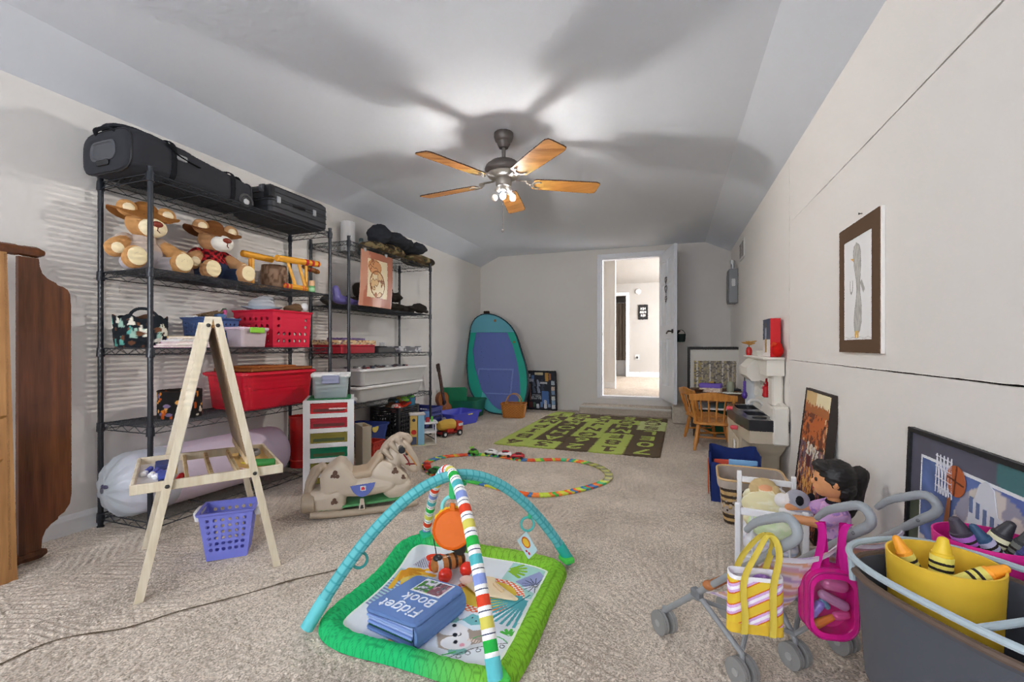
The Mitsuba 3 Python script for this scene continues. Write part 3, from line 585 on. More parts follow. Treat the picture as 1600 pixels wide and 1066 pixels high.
# ---- third shelf
def gift_bag():
    t = Thing('snowy_tree_bag', 'dark fabric bag printed with snowy teal trees, at the third shelf\'s near end', 'bag', (-2.745, 1.63, Z3), rz=-6)
    r = np.random.default_rng(4)
    trees = [(r.uniform(0, 6.28), r.uniform(.0, .13), r.choice(3)) for _ in range(46)]
    def col(P):
        c = np.tile(lin('#20252a'), (len(P), 1)); th = np.arctan2(P[:, 1], P[:, 0])
        for a, z, k in trees:
            d = (th - a + np.pi) % (2 * np.pi) - np.pi; u, v = np.abs(d) * .085, (P[:, 2] - z)
            m = (v > 0) & (v < .045) & (u < .013 * (1 - v / .05)) ; c[m] = lin(('#5fa69b', '#e8e6d8', '#9fc3b4')[k])
        m = meshkit.noise(P * 40) > .72; c[m] = lin('#6d4a36')
        return c
    prof = lambda u, v: ((.075 + .018 * np.sin(v * 3)) * np.sign(np.cos(6.2832 * u)) * np.abs(np.cos(6.2832 * u)) ** .7 * (1 + .05 * np.sin(u * 50) * v), (.105 + .012 * v) * np.sign(np.sin(6.2832 * u)) * np.abs(np.sin(6.2832 * u)) ** .7, v * (.165 + .012 * np.sin(u * 37) ))
    t.p('bag', sheet(prof, 90, 40, .004), col, 'fabric', True)
    t.p('base', mv(loft([ring(rr(.14, .20, .05), .001), ring(rr(.14, .20, .05), .006)]), (0, 0, 0)), '#20252a', 'fabric')
    t.p('contents', blob([ellm((0, .0, .12), (.06, .08, .05)), ellm((.01, .03, .15), (.04, .05, .035))], .012, 4), '#4b3528', 'fabric', True)
    t.p('handle', tube(spline([(.03, -.07, .15), (.03, -.05, .195), (.03, .02, .21), (.03, .07, .17)], 14), .008, 6, flat=.4), '#2a2f33', 'fabric')
gift_bag()
bk = [('#c86aa0', .27, .15, .012, 0), ('#e6e2da', .25, .145, .010, 4), ('#d7a6c0', .22, .14, .009, -3), ('#e9e9ec', .24, .135, .010, 3), ('#8c8fb8', .20, .13, .009, -4), ('#e3c27f', .21, .13, .013, 2)]
zz = Z3
for i, (c, L, W_, h, a) in enumerate(bk):
    d = ['bright pink workbook, lowest of the flat stack on the third shelf', 'white booklet second from the bottom of the flat book stack', 'pale pink booklet third from the bottom of the flat book stack', 'white book fourth from the bottom of the flat book stack', 'grey lilac booklet below the yellow book of the flat stack', 'yellow-topped book lying uppermost in the flat stack on the third shelf'][i]
    t = Thing('book', d, 'book', (-2.565, 1.755 + .008 * i, zz), rz=a, group='books lying on the third shelf')
    t.p('cover', join(box(W_, L, .0015, (0, 0, .00075), .0005), box(W_, L, .0015, (0, 0, h - .00075), .0005), box(.002, L, h, (-W_ / 2 + .001, 0, h / 2), .0006)), c, 'satin', False)
    t.p('pages', box(W_ - .006, L - .006, h - .003, (.002, 0, h / 2), .0006), '#efeae0', 'matte', False)
    zz += h
t = Thing('storage_basket', 'navy perforated plastic basket of odds and ends behind the easel top on the third shelf', 'basket', (-2.745, 2.03, Z3))
holed_bin(t, .19, .235, .185, '#3d5484', .0065, 7, 5)
for y in (-.11, .11): t.p('handle', box(.07, .03, .012, (0, y * 1.12, .188), .004), '#dfe0e2', 'satin')
odd = [('toy_plane', 'brown toy stick bundle poking out of the navy basket', [cyl((-.02, -.12, .19), (.03, .05, .225), .007, n=8), cyl((.04, -.1, .2), (-.03, .06, .235), .006, n=8), box(.09, .05, .01, (0, -.04, .2), .003)], '#6f5a42'), ('toy_block', 'small blue toy block on the navy basket', [box(.05, .06, .05, (.01, .05, .19), .008)], '#51729e'), ('toy_wand', 'pink toy poking from the navy basket', [cyl((.03, .06, .16), (.02, .075, .235), .01, n=8), ell((.02, .075, .232), .013)], '#c45a8c'), ('toy_stick', 'dark green pencil case in the navy basket', [mv(box(.03, .1, .02, (0, 0, 0), .006), (-.01, .07, .215), rx=50)], '#40583f')]
for n_, l_, ms, c in odd:
    one(n_, l_, 'toy', join(ms), c, loc=(-2.745, 2.03, Z3))
def clear_bin(name, label, x, y, z, w, d, h, lid, fill, rz=0, latch=None, body='#d8dde0', lidh=.016, group=None):
    t = Thing(name, label, 'storage box', (x, y, z), rz, group=group)
    t.p('body', tub(w * .9, d * .9, w, d, h, .003, .02, .006, .01), body, 'clear', 40)
    if lid: t.p('lid', mv(loft([ring(rr(w + .016, d + .016, .024), 0), ring(rr(w + .022, d + .022, .026), .003), ring(rr(w + .022, d + .022, .026), lidh - .003), ring(rr(w + .006, d + .006, .02), lidh)]), (0, 0, h - .003)), lid, 'satin', 40)
    for c, s in latch or ():
        t.p('latch', mv(box(.012, d * s, .035, (0, 0, 0), .004), (w / 2 + .014, 0, h - .006)), c, 'satin')
    for m, c, n_ in fill: t.p(n_, m, c, 'matte', 40, kind=None)
    return t
def rubble(w, d, h, n, cols, seed, s=.02, z=.006):
    r = np.random.default_rng(seed); out = []
    for i in range(n):
        q = r.uniform(.6, 1.2) * s
        out.append((mv(box(q * r.uniform(1, 2), q, q * .8, (0, 0, 0), q * .15), (r.uniform(-.5, .5) * w, r.uniform(-.5, .5) * d, z + q + r.uniform(0, 1) * max(h - 2 * q, 0)), rx=r.uniform(0, 90), rz=r.uniform(0, 180)), cols[r.integers(len(cols))]))
    return out
t = clear_bin('clear_latch_box', 'small clear box with a lime green latch, beside the red crate', -2.562, 2.13, Z3, .15, .19, .115, '#e4c8d4', [], latch=[('#8cc63f', .55)], body='#e8d8de')
t.p('small_toys', rubble(.10, .13, .05, 14, ['#5fae4c', '#c9c3b4', '#d8d0c0', '#8fbf7a'], 3), mat='satin', smooth=False, kind='stuff')
t = Thing('milk_crate', 'bright red perforated plastic crate with hats on top, on the third shelf', 'crate', (-2.69, 2.45, Z3))
holed_bin(t, .36, .34, .255, '#c81f3b', .0125, 6, 4, taper=.94, skip=lambda ax, u, v: abs(u) < .55 and v > .5 and ax in (0, 2), z_lo=.08, z_hi=.86)
t.p('handle_rim', xz(prism(Point(0, 0).buffer(.05).intersection(sbox(-.06, -.05, .06, 0)).difference(Point(0, 0).buffer(.038)), .006), .168, 0, .235), '#a51730', 'satin')
t.p('grip_hole', xz(prism(Point(0, 0).buffer(.038).intersection(sbox(-.06, -.05, .06, 0)), .003), .1695, 0, .235), '#57402e', 'matte')
t = Thing('sun_hat', 'grey blue cloth hat heaped on the red crate', 'hat', (-2.70, 2.36, Z3 + .258))
t.p('crown', blob([ellm((0, 0, .04), (.08, .085, .05)), ellm((.0, .03, .075), (.055, .06, .03))], .01, 6), '#aeb2b8', 'fabric', True)
t.p('brim', sheet(lambda u, v: ((.07 + .055 * u) * np.cos(6.2832 * v), (.075 + .055 * u) * np.sin(6.2832 * v), .022 + .012 * np.sin(12.566 * v) * u - .01 * u), 5, 40, .004), '#9aa6b6', 'fabric', True)
t = Thing('knit_hat', 'brown knit hat lying on the far side of the red crate', 'hat', (-2.62, 2.555, Z3 + .258))
t.p('crown', blob([ellm((0, 0, .022), (.07, .06, .03)), ellm((.01, .02, .035), (.045, .04, .03))], .009, 5), '#6a523c', 'plush', True)
t.p('badge', ell((.05, .06, .04), (.02, .03, .03)), '#dfe2e6', 'fabric', label='white patch')

# ---- fourth shelf
t = Thing('autumn_bin', 'round fabric bin with a black pumpkin and leaf print on the fourth shelf', 'fabric bin', (-2.68, 1.795, Z4))
def leafy(P):
    c = np.tile(lin('#22201f'), (len(P), 1)); th = np.arctan2(P[:, 1], P[:, 0]); r = np.random.default_rng(12)
    for _ in range(90):
        a, z, s, k = r.uniform(-np.pi, np.pi), r.uniform(0, .15), r.uniform(.007, .014), r.integers(5)
        d = ((th - a + np.pi) % (2 * np.pi) - np.pi) * .1; e = r.uniform(.5, 1.6)
        c[(d / (s * e)) ** 2 + ((P[:, 2] - z) / (s / e * 1.1)) ** 2 < 1] = lin(('#c8782f', '#a94e22', '#dba05a', '#7a6a86', '#d9cfbd')[k])
    return c
t.p('wall', sheet(lambda u, v: (.104 * np.cos(6.28319 * u), .104 * np.sin(6.28319 * u), .002 + v * .152), 160, 60, .004), leafy, 'fabric', True)
t.p('bottom', lathe([(.001, .001), (.102, .001), (.102, .005), (.001, .005)], 32), '#222222', 'fabric')
t.p('rim', tube([(.104 * math.cos(a), .104 * math.sin(a), .154) for a in np.linspace(0, 2 * np.pi, 40, endpoint=False)], .004, 6, True), '#2f2723', 'fabric')
t = Thing('red_tote', 'large red plastic tote on the fourth shelf with a brown board laid across its top', 'storage tote', (-2.665, 2.34, Z4))
t.p('body', loft([ring(rr(.33, .50, .05), 0), ring(rr(.335, .505, .05), .004), ring(rr(.355, .54, .05), .125), ring(rr(.361, .546, .05), .128), ring(rr(.375, .565, .05), .215), ring(rr(.39, .585, .05), .215), ring(rr(.392, .587, .05), .243), ring(rr(.372, .567, .045), .243), ring(rr(.345, .52, .045), .01)]), '#c5192f', 'gloss', 35)
t.p('rim_band', loft([ring(rr(.398, .60, .05), .222), ring(rr(.405, .61, .052), .226), ring(rr(.405, .61, .052), .238), ring(rr(.398, .60, .05), .24), ring(rr(.385, .58, .05), .24), ring(rr(.385, .58, .05), .222)], closed=True, caps=False), '#cf2036', 'gloss')
for y in (-.29, .29): t.p('handle', box(.15, .02, .04, (0, y * 1.01, .2), .006), '#b3152a', 'satin')
one('game_board', 'flat orange-brown wooden box lying on the red tote', 'box', [(box(.34, .5, .02, (0, 0, .01), .003), '#8a4d23'), (box(.28, .3, .012, (.0, -.02, .026), .003), '#a65f2b')], mat='satin', smooth=False, loc=(-2.665, 2.36, Z4 + .2445))

# ---- bottom shelf
def roll():
    t = Thing('rolled_mattress', 'lilac mattress pad rolled in clear plastic, lying across the bottom shelf of the nearer unit', 'mattress roll', (-2.665, 1.98, Z5 + .002), rz=-2.5)
    R_ = .168; an = np.linspace(0, 2 * np.pi, 48, endpoint=False)
    rg = lambda y, s: np.column_stack([R_ * s * np.cos(an) * 1.02, an * 0 + y, R_ * .985 + R_ * s * np.sin(an) * .985])
    t.p('pad', loft([rg(-.42, .55), rg(-.43, .8), rg(-.42, .95), rg(-.39, .995), rg(0, 1.0), rg(.40, .99), rg(.43, .95), rg(.44, .85), rg(.44, .3)]), '#d5c6d6', 'satin', 50)
    bag = []
    for y, s, k in ((-.56, .10, 0), (-.55, .34, .1), (-.53, .62, .10), (-.49, .88, .06), (-.44, 1.0, .02), (-.36, 1.012, 0), (-.28, 1.008, 0)):
        g = rg(y, s); g[:, [0, 2]] = g[:, [0, 2]] * 1.0; q = 1 + k * np.sin(an * 11); g[:, 0] *= q; g[:, 2] = R_ + (g[:, 2] - R_) * q; bag.append(g)
    t.p('plastic_bag', loft(bag, caps=False), '#dfeaf0', 'clear', 50, label='gathered clear plastic end')
    t.p('tie', mv(join([mv(ell((.014 * s, 0, 0), (.014, .006, .010), 1), rz=20 * s) for s in (1, -1)]), (.02, -.565, R_ + .02)), '#4a4660', 'satin')
roll()
one('red_pail', 'tall round red container standing behind the drawer tower on the bottom shelf', 'container', [(lathe([(.001, 0), (.068, 0), (.075, .36), (.079, .362), (.079, .375), (.07, .375), (.064, .02), (.001, .02)], 36), '#b51d1a'), (lathe([(.0765, .05), (.0775, .055), (.0765, .06)], 36), '#d8463a')], mat='gloss', smooth=35, loc=(-2.60, 2.605, Z5 + .002))

# ---- farther unit
Y2 = [z + .005 for z in LV2]
t = Thing('paper_towel_roll', 'white paper towel roll standing on top of the farther wire unit', 'paper towel roll', (-2.83, 3.40, Y2[0]))
t.p('paper', lathe([(.02, 0), (.062, 0), (.064, .004), (.064, .272), (.062, .276), (.02, .276)], 36), '#f1f1f1', 'matte', 35)
t.p('core', lathe([(.0185, .001), (.0215, .001), (.0215, .277), (.0185, .277), (.0185, .001)], 20), '#b69a78', 'matte')
t = Thing('spray_can', 'grey spray can beside the paper towel roll', 'spray can', (-2.80, 3.55, Y2[0]))
t.p('can', lathe([(.001, 0), (.031, 0), (.033, .003), (.033, .11), (.03, .118), (.022, .125), (.001, .125)], 24), lambda P: np.where(((P[:, 2] > .03) & (P[:, 2] < .085) & (np.sin(np.arctan2(P[:, 1], P[:, 0]) * 6) > .1))[:, None], lin('#2f4a4a'), lin('#7f8c8c')), 'gloss', True)
t.p('cap', lathe([(.001, .125), (.02, .125), (.02, .15), (.014, .158), (.001, .158)], 20), '#5a6a6c', 'satin')
def cloth(name, label, cat, fn, nu, nv, col, loc, rz=0, mat='fabric', t_=.006):
    return one(name, label, cat, sheet(fn, nu, nv, t_), col, mat, True, loc=loc, rz=rz)
def camo(P):
    n1, n2 = meshkit.fbm(P * 14, 3), meshkit.fbm(P * 17 + 5, 3)
    c = np.tile(lin('#5d4a35'), (len(P), 1)); c[n1 > .52] = lin('#2f2a22'); c[n2 > .56] = lin('#8a7a58'); c[(n1 > .45) & (n1 < .48)] = lin('#3f4a32'); return c
def heap(name, label, cat, ms, col, loc, rz=0, mat='fabric', res=.014, it=5, disp=.012, fr=22):
    m = blob(ms, res, it); v = np.array(m.vertices); n = m.vertex_normals
    v = v + n * (disp * (meshkit.fbm(v * fr, 3) - .5))[:, None]; v[:, 2] = np.maximum(v[:, 2], 0)
    return one(name, label, cat, trimesh.Trimesh(v, m.faces, process=False), col, mat, True, loc=loc, rz=rz)
E_ = lambda c, r, rot=(0, 0, 0): ellm(c, r, rot, 28)
heap('camouflage_jacket', 'crumpled camouflage hunting jacket piled on top of the farther unit', 'jacket', [E_((0, -.36, .05), (.13, .14, .055)), E_((0, -.15, .06), (.15, .25, .06)), E_((.03, .35, .055), (.15, .2, .06)), E_((.06, .5, .06), (.1, .1, .05))], camo, (-2.645, 3.88, Y2[0]))
heap('black_bag', 'limp black nylon bag draped over the camouflage jacket', 'bag', [E_((.02, -.30, .09), (.12, .10, .095)), E_((.03, -.05, .085), (.15, .25, .07)), E_((.06, .25, .07), (.14, .12, .055))], '#33353a', (-2.63, 3.86, Y2[0] + .082), disp=.055, fr=17)
heap('rifle_case', 'olive black soft case lying along the second shelf of the farther unit', 'soft case', [cap((0, -.62, .05), .05, (0, .1, .055), .055), cap((0, .1, .055), .06, (.02, .62, .04), .042), E_((0, .25, .05), (.12, .2, .05))], '#36322b', (-2.76, 3.68, Y2[1]), disp=.04)
heap('camera_bag', 'brown black shoulder bag heaped on the soft case, behind the poster', 'bag', [E_((.0, -.15, .07), (.12, .16, .09)), E_((.03, .02, .1), (.1, .12, .07)), E_((.02, .2, .05), (.1, .14, .05))], '#2f2a26', (-2.74, 3.72, Y2[1] + .11), disp=.06, fr=18)
heap('toy_holster', 'dark webbed harness with a flat paddle on the second shelf, right of the poster', 'harness', [cap((0, -.12, .03), .025, (.03, .08, .05), .02), E_((.02, .13, .055), (.05, .13, .05)), cap((.05, -.1, .05), .015, (.06, .22, .02), .014)], '#2b2724', (-2.57, 4.06, Y2[1] + .004), disp=.02, fr=30)
heap('purple_boot', 'violet rubber toy shoe lying at the near end of the second shelf', 'toy shoe', [cap((0, -.10, .04), .04, (0, .06, .03), .03), cap((0, -.10, .05), .036, (0, -.12, .12), .028), cap((0, .05, .03), .028, (.02, .15, .025), .02)], '#5b5590', (-2.57, 3.06, Y2[1]), mat='gloss', disp=.004)
def hang_poster():
    t = Thing('animal_poster', 'laminated brown poster with a cream animal drawing, hanging from the farther unit', 'poster', (-2.478, 0, 0))
    cu = lambda u, v: (.012 * np.sin(u * 3.3 + .2) * (1 - v) + .006 * np.sin(v * 4) - .004, 3.105 + .475 * u + .045 * v * (1 - u * .5), 1.315 + .485 * v - .0 * u)
    t.p('sheet', sheet(cu, 24, 24, .0015), lambda P: np.where((meshkit.noise(P * [9, 9, 3]) > .7)[:, None], lin('#c08a72'), lin('#a9664c')), 'gloss', True)
    def art(P):
        u, v = (P[:, 1] - 3.145) / .435, (P[:, 2] - 1.315) / .485
        c = np.tile(lin('#ead9b6'), (len(P), 1))
        n = meshkit.fbm(np.column_stack([u * 9, v * 9, u * 0]), 3)
        h = ((u - .42) / .22) ** 2 + ((v - .73) / .14) ** 2 < 1; b = ((u - .48) / .24) ** 2 + ((v - .42) / .24) ** 2 < 1
        c[h] = lin('#c98e5e'); c[b & (n > .42)] = lin('#d9b684'); c[(h | b) & (np.abs(n - .5) < .035)] = lin('#7e4a26')
        e = np.abs(np.hypot((u - .48) / .24, (v - .42) / .24) - 1) < .05; c[e] = lin('#8a5a34')
        c[(np.hypot(u - .36, v - .86) < .045)] = lin('#8a5230'); c[np.hypot(u - .42, v - .22) < .05] = lin('#a5673a')
        return c
    ci = lambda u, v: tuple(q + (o if k == 0 else 0) for k, (q, o) in enumerate(zip(cu(.20 + .62 * u, .17 + .70 * v), (.0012, 0, 0))))
    t.p('drawing', sheet(ci, 90, 110, .001), art, 'gloss', True, label='cream panel with a drawn crouching animal')
    for y in (3.2, 3.5): t.p('clip', box(.02, .02, .03, (.004 - .01, y, 1.80), .003), '#b8b8b8', 'steel')
hang_poster()
t = Thing('board_game', 'flat red board game box on the farther unit, under a printed box', 'board game', (-2.70, 3.21, Y2[2]))
t.p('tray', rbox(.30, .44, .062, .012), '#a3202f', 'satin', False)
t.p('lid', mv(rbox(.31, .45, .012, .012), (0, 0, .0621)), '#b92838', 'satin', False)
t = Thing('board_game', 'long board game box with a printed cream side on the red box', 'board game', (-2.70, 3.21, Y2[2] + .075))
def printed(base, cols, seed, fr):
    def fn(P):
        c = np.tile(lin(base), (len(P), 1)); n = meshkit.noise(P * fr + seed); m = meshkit.noise(P * fr * 1.7 + seed + 9)
        for i, q in enumerate(cols): c[(n > .5 + .1 * i) & (m > .45)] = lin(q)
        return c
    return fn
def gbox(w, d, h, n=24): return mv(trimesh.util.concatenate([gridmesh(f, n, n if k < 2 else 10) for k, f in enumerate(((lambda u, v: (w * (u - .5), d * (v - .5), u * 0 + h)), (lambda u, v: (w * (.5 - u), d * (v - .5), u * 0)), (lambda u, v: (u * 0 + w / 2, d * (u - .5), h * v)), (lambda u, v: (u * 0 - w / 2, d * (.5 - u), h * v)), (lambda u, v: (w * (u - .5), u * 0 - d / 2, h * v)), (lambda u, v: (w * (.5 - u), u * 0 + d / 2, h * v))))]), (0, 0, 0))
t.p('box', gbox(.28, .48, .038, 40), printed('#d8b98a', ['#8a5a3a', '#6d4a7a', '#e4d6b8'], 2, 38), 'satin', True)
one('craft_box', 'narrow purple printed box on the board games', 'box', gbox(.16, .30, .02), printed('#5d4a78', ['#8f7fb0'], 5, 40), 'satin', True, loc=(-2.72, 3.25, Y2[2] + .114))
one('dark_box', 'flat dark grey game case beside the board games', 'box', join(rbox(.28, .26, .05, .01), mv(rbox(.2, .12, .012, .01), (0, 0, .05))), '#3b3a3c', loc=(-2.70, 3.63, Y2[2]))
t = Thing('video_game_box', 'flat grey printed box at the far end of the third shelf', 'box', (-2.68, 4.02, Y2[2]))
t.p('box', gbox(.26, .42, .062, 36), printed('#5b5a60', ['#9a98a0', '#c8c8cc'], 7, 30), 'satin', True)
one('clear_cup', 'small clear cup standing at the back of the third shelf', 'cup', lathe([(.001, 0), (.022, 0), (.028, .10), (.025, .10), (.02, .006), (.001, .006)], 20), '#dfe3e6', 'clear', loc=(-2.82, 3.9, Y2[2]))
def under_bed(label, z, y, h, L, w, fill, lidc):
    t = Thing('underbed_box', label, 'storage box', (-2.69, y, z), group=None)
    t.p('body', tub(w * .86, L * .92, w, L, h, .003, .04, .006, .012), '#f0f1f1', 'clear', 40)
    t.p('lid', mv(loft([ring(rr(w + .02, L + .02, .045), 0), ring(rr(w + .028, L + .028, .047), .004), ring(rr(w + .028, L + .028, .047), .016), ring(rr(w + .01, L + .01, .04), .022), ring(rr(w - .04, L - .05, .03), .022), ring(rr(w - .05, L - .06, .03), .014)]), (0, 0, h - .004)), lidc, 'satin', 40)
    t.p('contents', mv(loft([ring(rr(w * .8, L * .86, .03), .006), ring(rr(w * .84, L * .88, .03), h * .55), ring(rr(w * .7, L * .8, .03), h * .68)]), (0, 0, 0)), fill, 'matte', 40)
    return t
under_bed('long clear underbed box with a white lid, lower of two on the farther unit', Y2[3], 3.66, .12, 1.05, .38, '#d8d4d0', '#ecebea')
under_bed('long clear underbed box with a white lid, upper of two, covered with small bricks', Y2[3] + .142, 3.72, .13, 1.08, .39, '#b9a8ac', '#ecebea')
r = np.random.default_rng(9)
for i in range(34):
    s = r.uniform(.012, .024)
    m = join(box(s * 1.8, s, s * .7, (0, 0, s * .35), .001), *[cyl((dx * s * .45, 0, s * .7), (dx * s * .45, 0, s * .85), s * .22, n=6) for dx in (-1, 1)])
    ci = r.integers(6)
    one('toy_brick', ['black', 'brown', 'grey', 'red', 'navy', 'white'][ci] + ' building brick among those scattered on the upper underbed box lid', 'toy brick', mv(m, rz=r.uniform(0, 180)), ['#2b2a2c', '#4a3434', '#6b6a6e', '#8d2f2f', '#3b4250', '#dcdcdc'][ci], smooth=False, loc=(-2.69 + r.uniform(-.13, .13), 3.30 + (i / 34) * .86 + r.uniform(-.01, .01), Y2[3] + .142 + .13 + .019 - .005), group='bricks on the underbed box lid')
one('game_cartridge', 'small blue and white toy at the near end of the fourth shelf', 'toy', [(box(.06, .09, .03, (0, 0, .015), .006), '#3d4a7a'), (ell((.01, .05, .035), .022), '#d8d8d8'), (box(.04, .05, .04, (-.02, -.03, .05), .006), '#9a7a4a')], loc=(-2.55, 3.085, Y2[3]))
# ================================================================ things on the floor, left half
def easel():
    t = Thing('easel', 'unpainted wooden children\'s easel standing on the carpet before the nearer wire unit', 'easel', (-1.767, 1.314, 0), rz=56.9)
    H = 1.09
    leg = lambda x0, y, s: hullmesh([(x0 + dx, y + dy, z) for z, x0 in ((0.001, x0), (H, s * .013)) for dx in (-.0145, .0145) for dy in (-.006, .006)])
    for y in (0, .565):
        for s in (-1, 1): t.p('leg', leg(s * .235, y, s), mat='wood_pale', smooth=False)
    for s in (-1, 1):
        f = lambda z: s * (.013 + (.235 - .013) * (1 - z / H))
        a, b = .50, 1.05
        P = [(f(z) - s * o, y, z) for z in (a, b) for y in (.012, .553) for o in (.012, .018)]
        t.p('board', hullmesh(P), '#8a7458' if s > 0 else '#d9d6dc', 'satin', False, label='brown chalkboard back' if s > 0 else 'white board face')
        for z in (.48, 1.07): t.p('rail', box(.012, .545, .03, (f(z) - s * .014, .2825, z), .002), mat='wood_tray', smooth=False)
        t.p('bolt', mv(lathe([(.001, 0), (.008, 0), (.006, .004), (.001, .005)], 12), (s * .016, -.0075, H - .035), rx=90), '#3c3a38', 'steel')
        t.p('bolt', mv(lathe([(.001, 0), (.008, 0), (.006, .004), (.001, .005)], 12), (f(.425), -.0075, .425), rx=90), '#3c3a38', 'steel')
    t.p('hinge', box(.05, .02, .03, (0, .02, H - .03), .004), '#b98a50', 'satin')
    ty0, ty1, x0, x1, z0, z1 = .014, .55, -.262, .262, .405, .443
    rails = [(x0, x1, ty0, ty0 + .014), (x0, x1, ty1 - .014, ty1), (x0, x0 + .012, ty0 + .014, ty1 - .014), (x1 - .012, x1, ty0 + .014, ty1 - .014)]
    for a, b, c, d in rails: t.p('tray_rail', bx(a, b, c, d, z0, z1, .002), mat='wood_pale', smooth=False)
    for x in (-.085, .0, .095): t.p('tray_divider', bx(x - .007, x + .007, ty0 + .014, ty1 - .014, z0, z1 - .008, .002), mat='wood_tray', smooth=False)
    t.p('tray_bottom', bx(x0 + .012, -.092, ty0 + .014, ty1 - .014, z0 + .002, z0 + .006, 0), '#d8d3d2', 'satin', False)
    t.p('tray_bottom', bx(.102, x1 - .012, ty0 + .014, ty1 - .014, z0 + .002, z0 + .006, 0), '#d9b878', 'satin', False)
    M = t.M
    def on_tray(name, label, cat, parts, x, y, rz=0, group=None, z=z0 + .0065, mat='satin'):
        p = M[:3, :3] @ np.array((x, y, z)) + M[:3, 3]
        one(name, label, cat, parts, mat=mat, loc=p, rz=56.9 + rz, group=group)
    mk = lambda c: [(mv(turned((0, 0, .011), (.078, 0, .011), [(0, .009), (.03, .011), (.97, .011), (1, .009)], 14)), c), (turned((-.032, 0, .011), (0, 0, .011), [(0, .007), (.1, .0115), (1, .0115)], 14), '#f4f4f4')]
    for i, (x, y) in enumerate(((-.225, .30), (-.20, .26), (-.185, .215))):
        on_tray('dry_erase_marker', ('blue marker with white cap, leftmost of three in the easel tray', 'blue marker with white cap, middle of three in the easel tray', 'blue marker with white cap, rightmost of three in the easel tray')[i], 'marker', mk('#4450a8'), x, y, 78, 'blue markers in the easel tray')
    on_tray('dry_erase_marker', 'red marker lying in the easel tray beside the left front leg', 'marker', [(m, '#c01f2c' if c != '#f4f4f4' else '#b01824') for m, c in mk('#c01f2c')], -.115, .085, 80)
    on_tray('board_eraser', 'blue felt eraser in the left end of the easel tray', 'eraser', [(box(.05, .11, .014, (0, 0, .021), .003), '#3d4c9a'), (box(.048, .106, .013, (0, 0, .0066), .003), '#2c3358')], -.155, .175, 0)
    on_tray('board_eraser', 'dark blue felt eraser behind the markers in the easel tray', 'eraser', [(box(.05, .12, .022, (0, 0, .011), .003), '#333c6c')], -.17, .42, 0)
    on_tray('yarn_bundle', 'navy cord bundle at the right end of the easel tray', 'craft cord', join(*[tube([(.04 * math.cos(a), .05 * math.sin(a) , .012 + .006 * (i % 3)) for a in np.linspace(0, 6.28, 20, endpoint=False)], .007, 6, True) for i in range(3)]), .18, .42, 10)
    on_tray('glue_bottle', 'green-capped craft bottle at the right end of the easel tray', 'bottle', [(turned((0, -.06, .017), (0, .05, .017), [(0, .012), (.06, .016), (.9, .016), (1, .008)], 14), '#3f9a4e'), (turned((0, .05, .017), (0, .09, .017), [(0, .009), (1, .004)], 12), '#d8c04a')], .20, .17, 60)
    on_tray('chalk_stick', 'pale stick of chalk at the right end of the easel tray', 'chalk', [(turned((0, -.04, .006), (0, .04, .006), [(0, .005), (1, .005)], 10), '#e6d4d4')], .13, .12, 30)
easel()
t = Thing('laundry_basket', 'periwinkle blue perforated plastic basket with white handles on the carpet under the easel', 'basket', (-1.955, 1.535, 0.001), rz=42)
holed_bin(t, .215, .175, .222, '#7a80d6', .0085, 5, 6, taper=.74, rim=.010, z_lo=.16, z_hi=.9)
for x in (-.118, .118):
    t.p('handle', mv(loft([ring(rr(.022, .09, .008), -.035), ring(rr(.03, .10, .01), -.01), ring(rr(.034, .105, .012), .004), ring(rr(.024, .095, .01), .009)]), (x, 0, .212)), '#eceded', 'satin', 40)

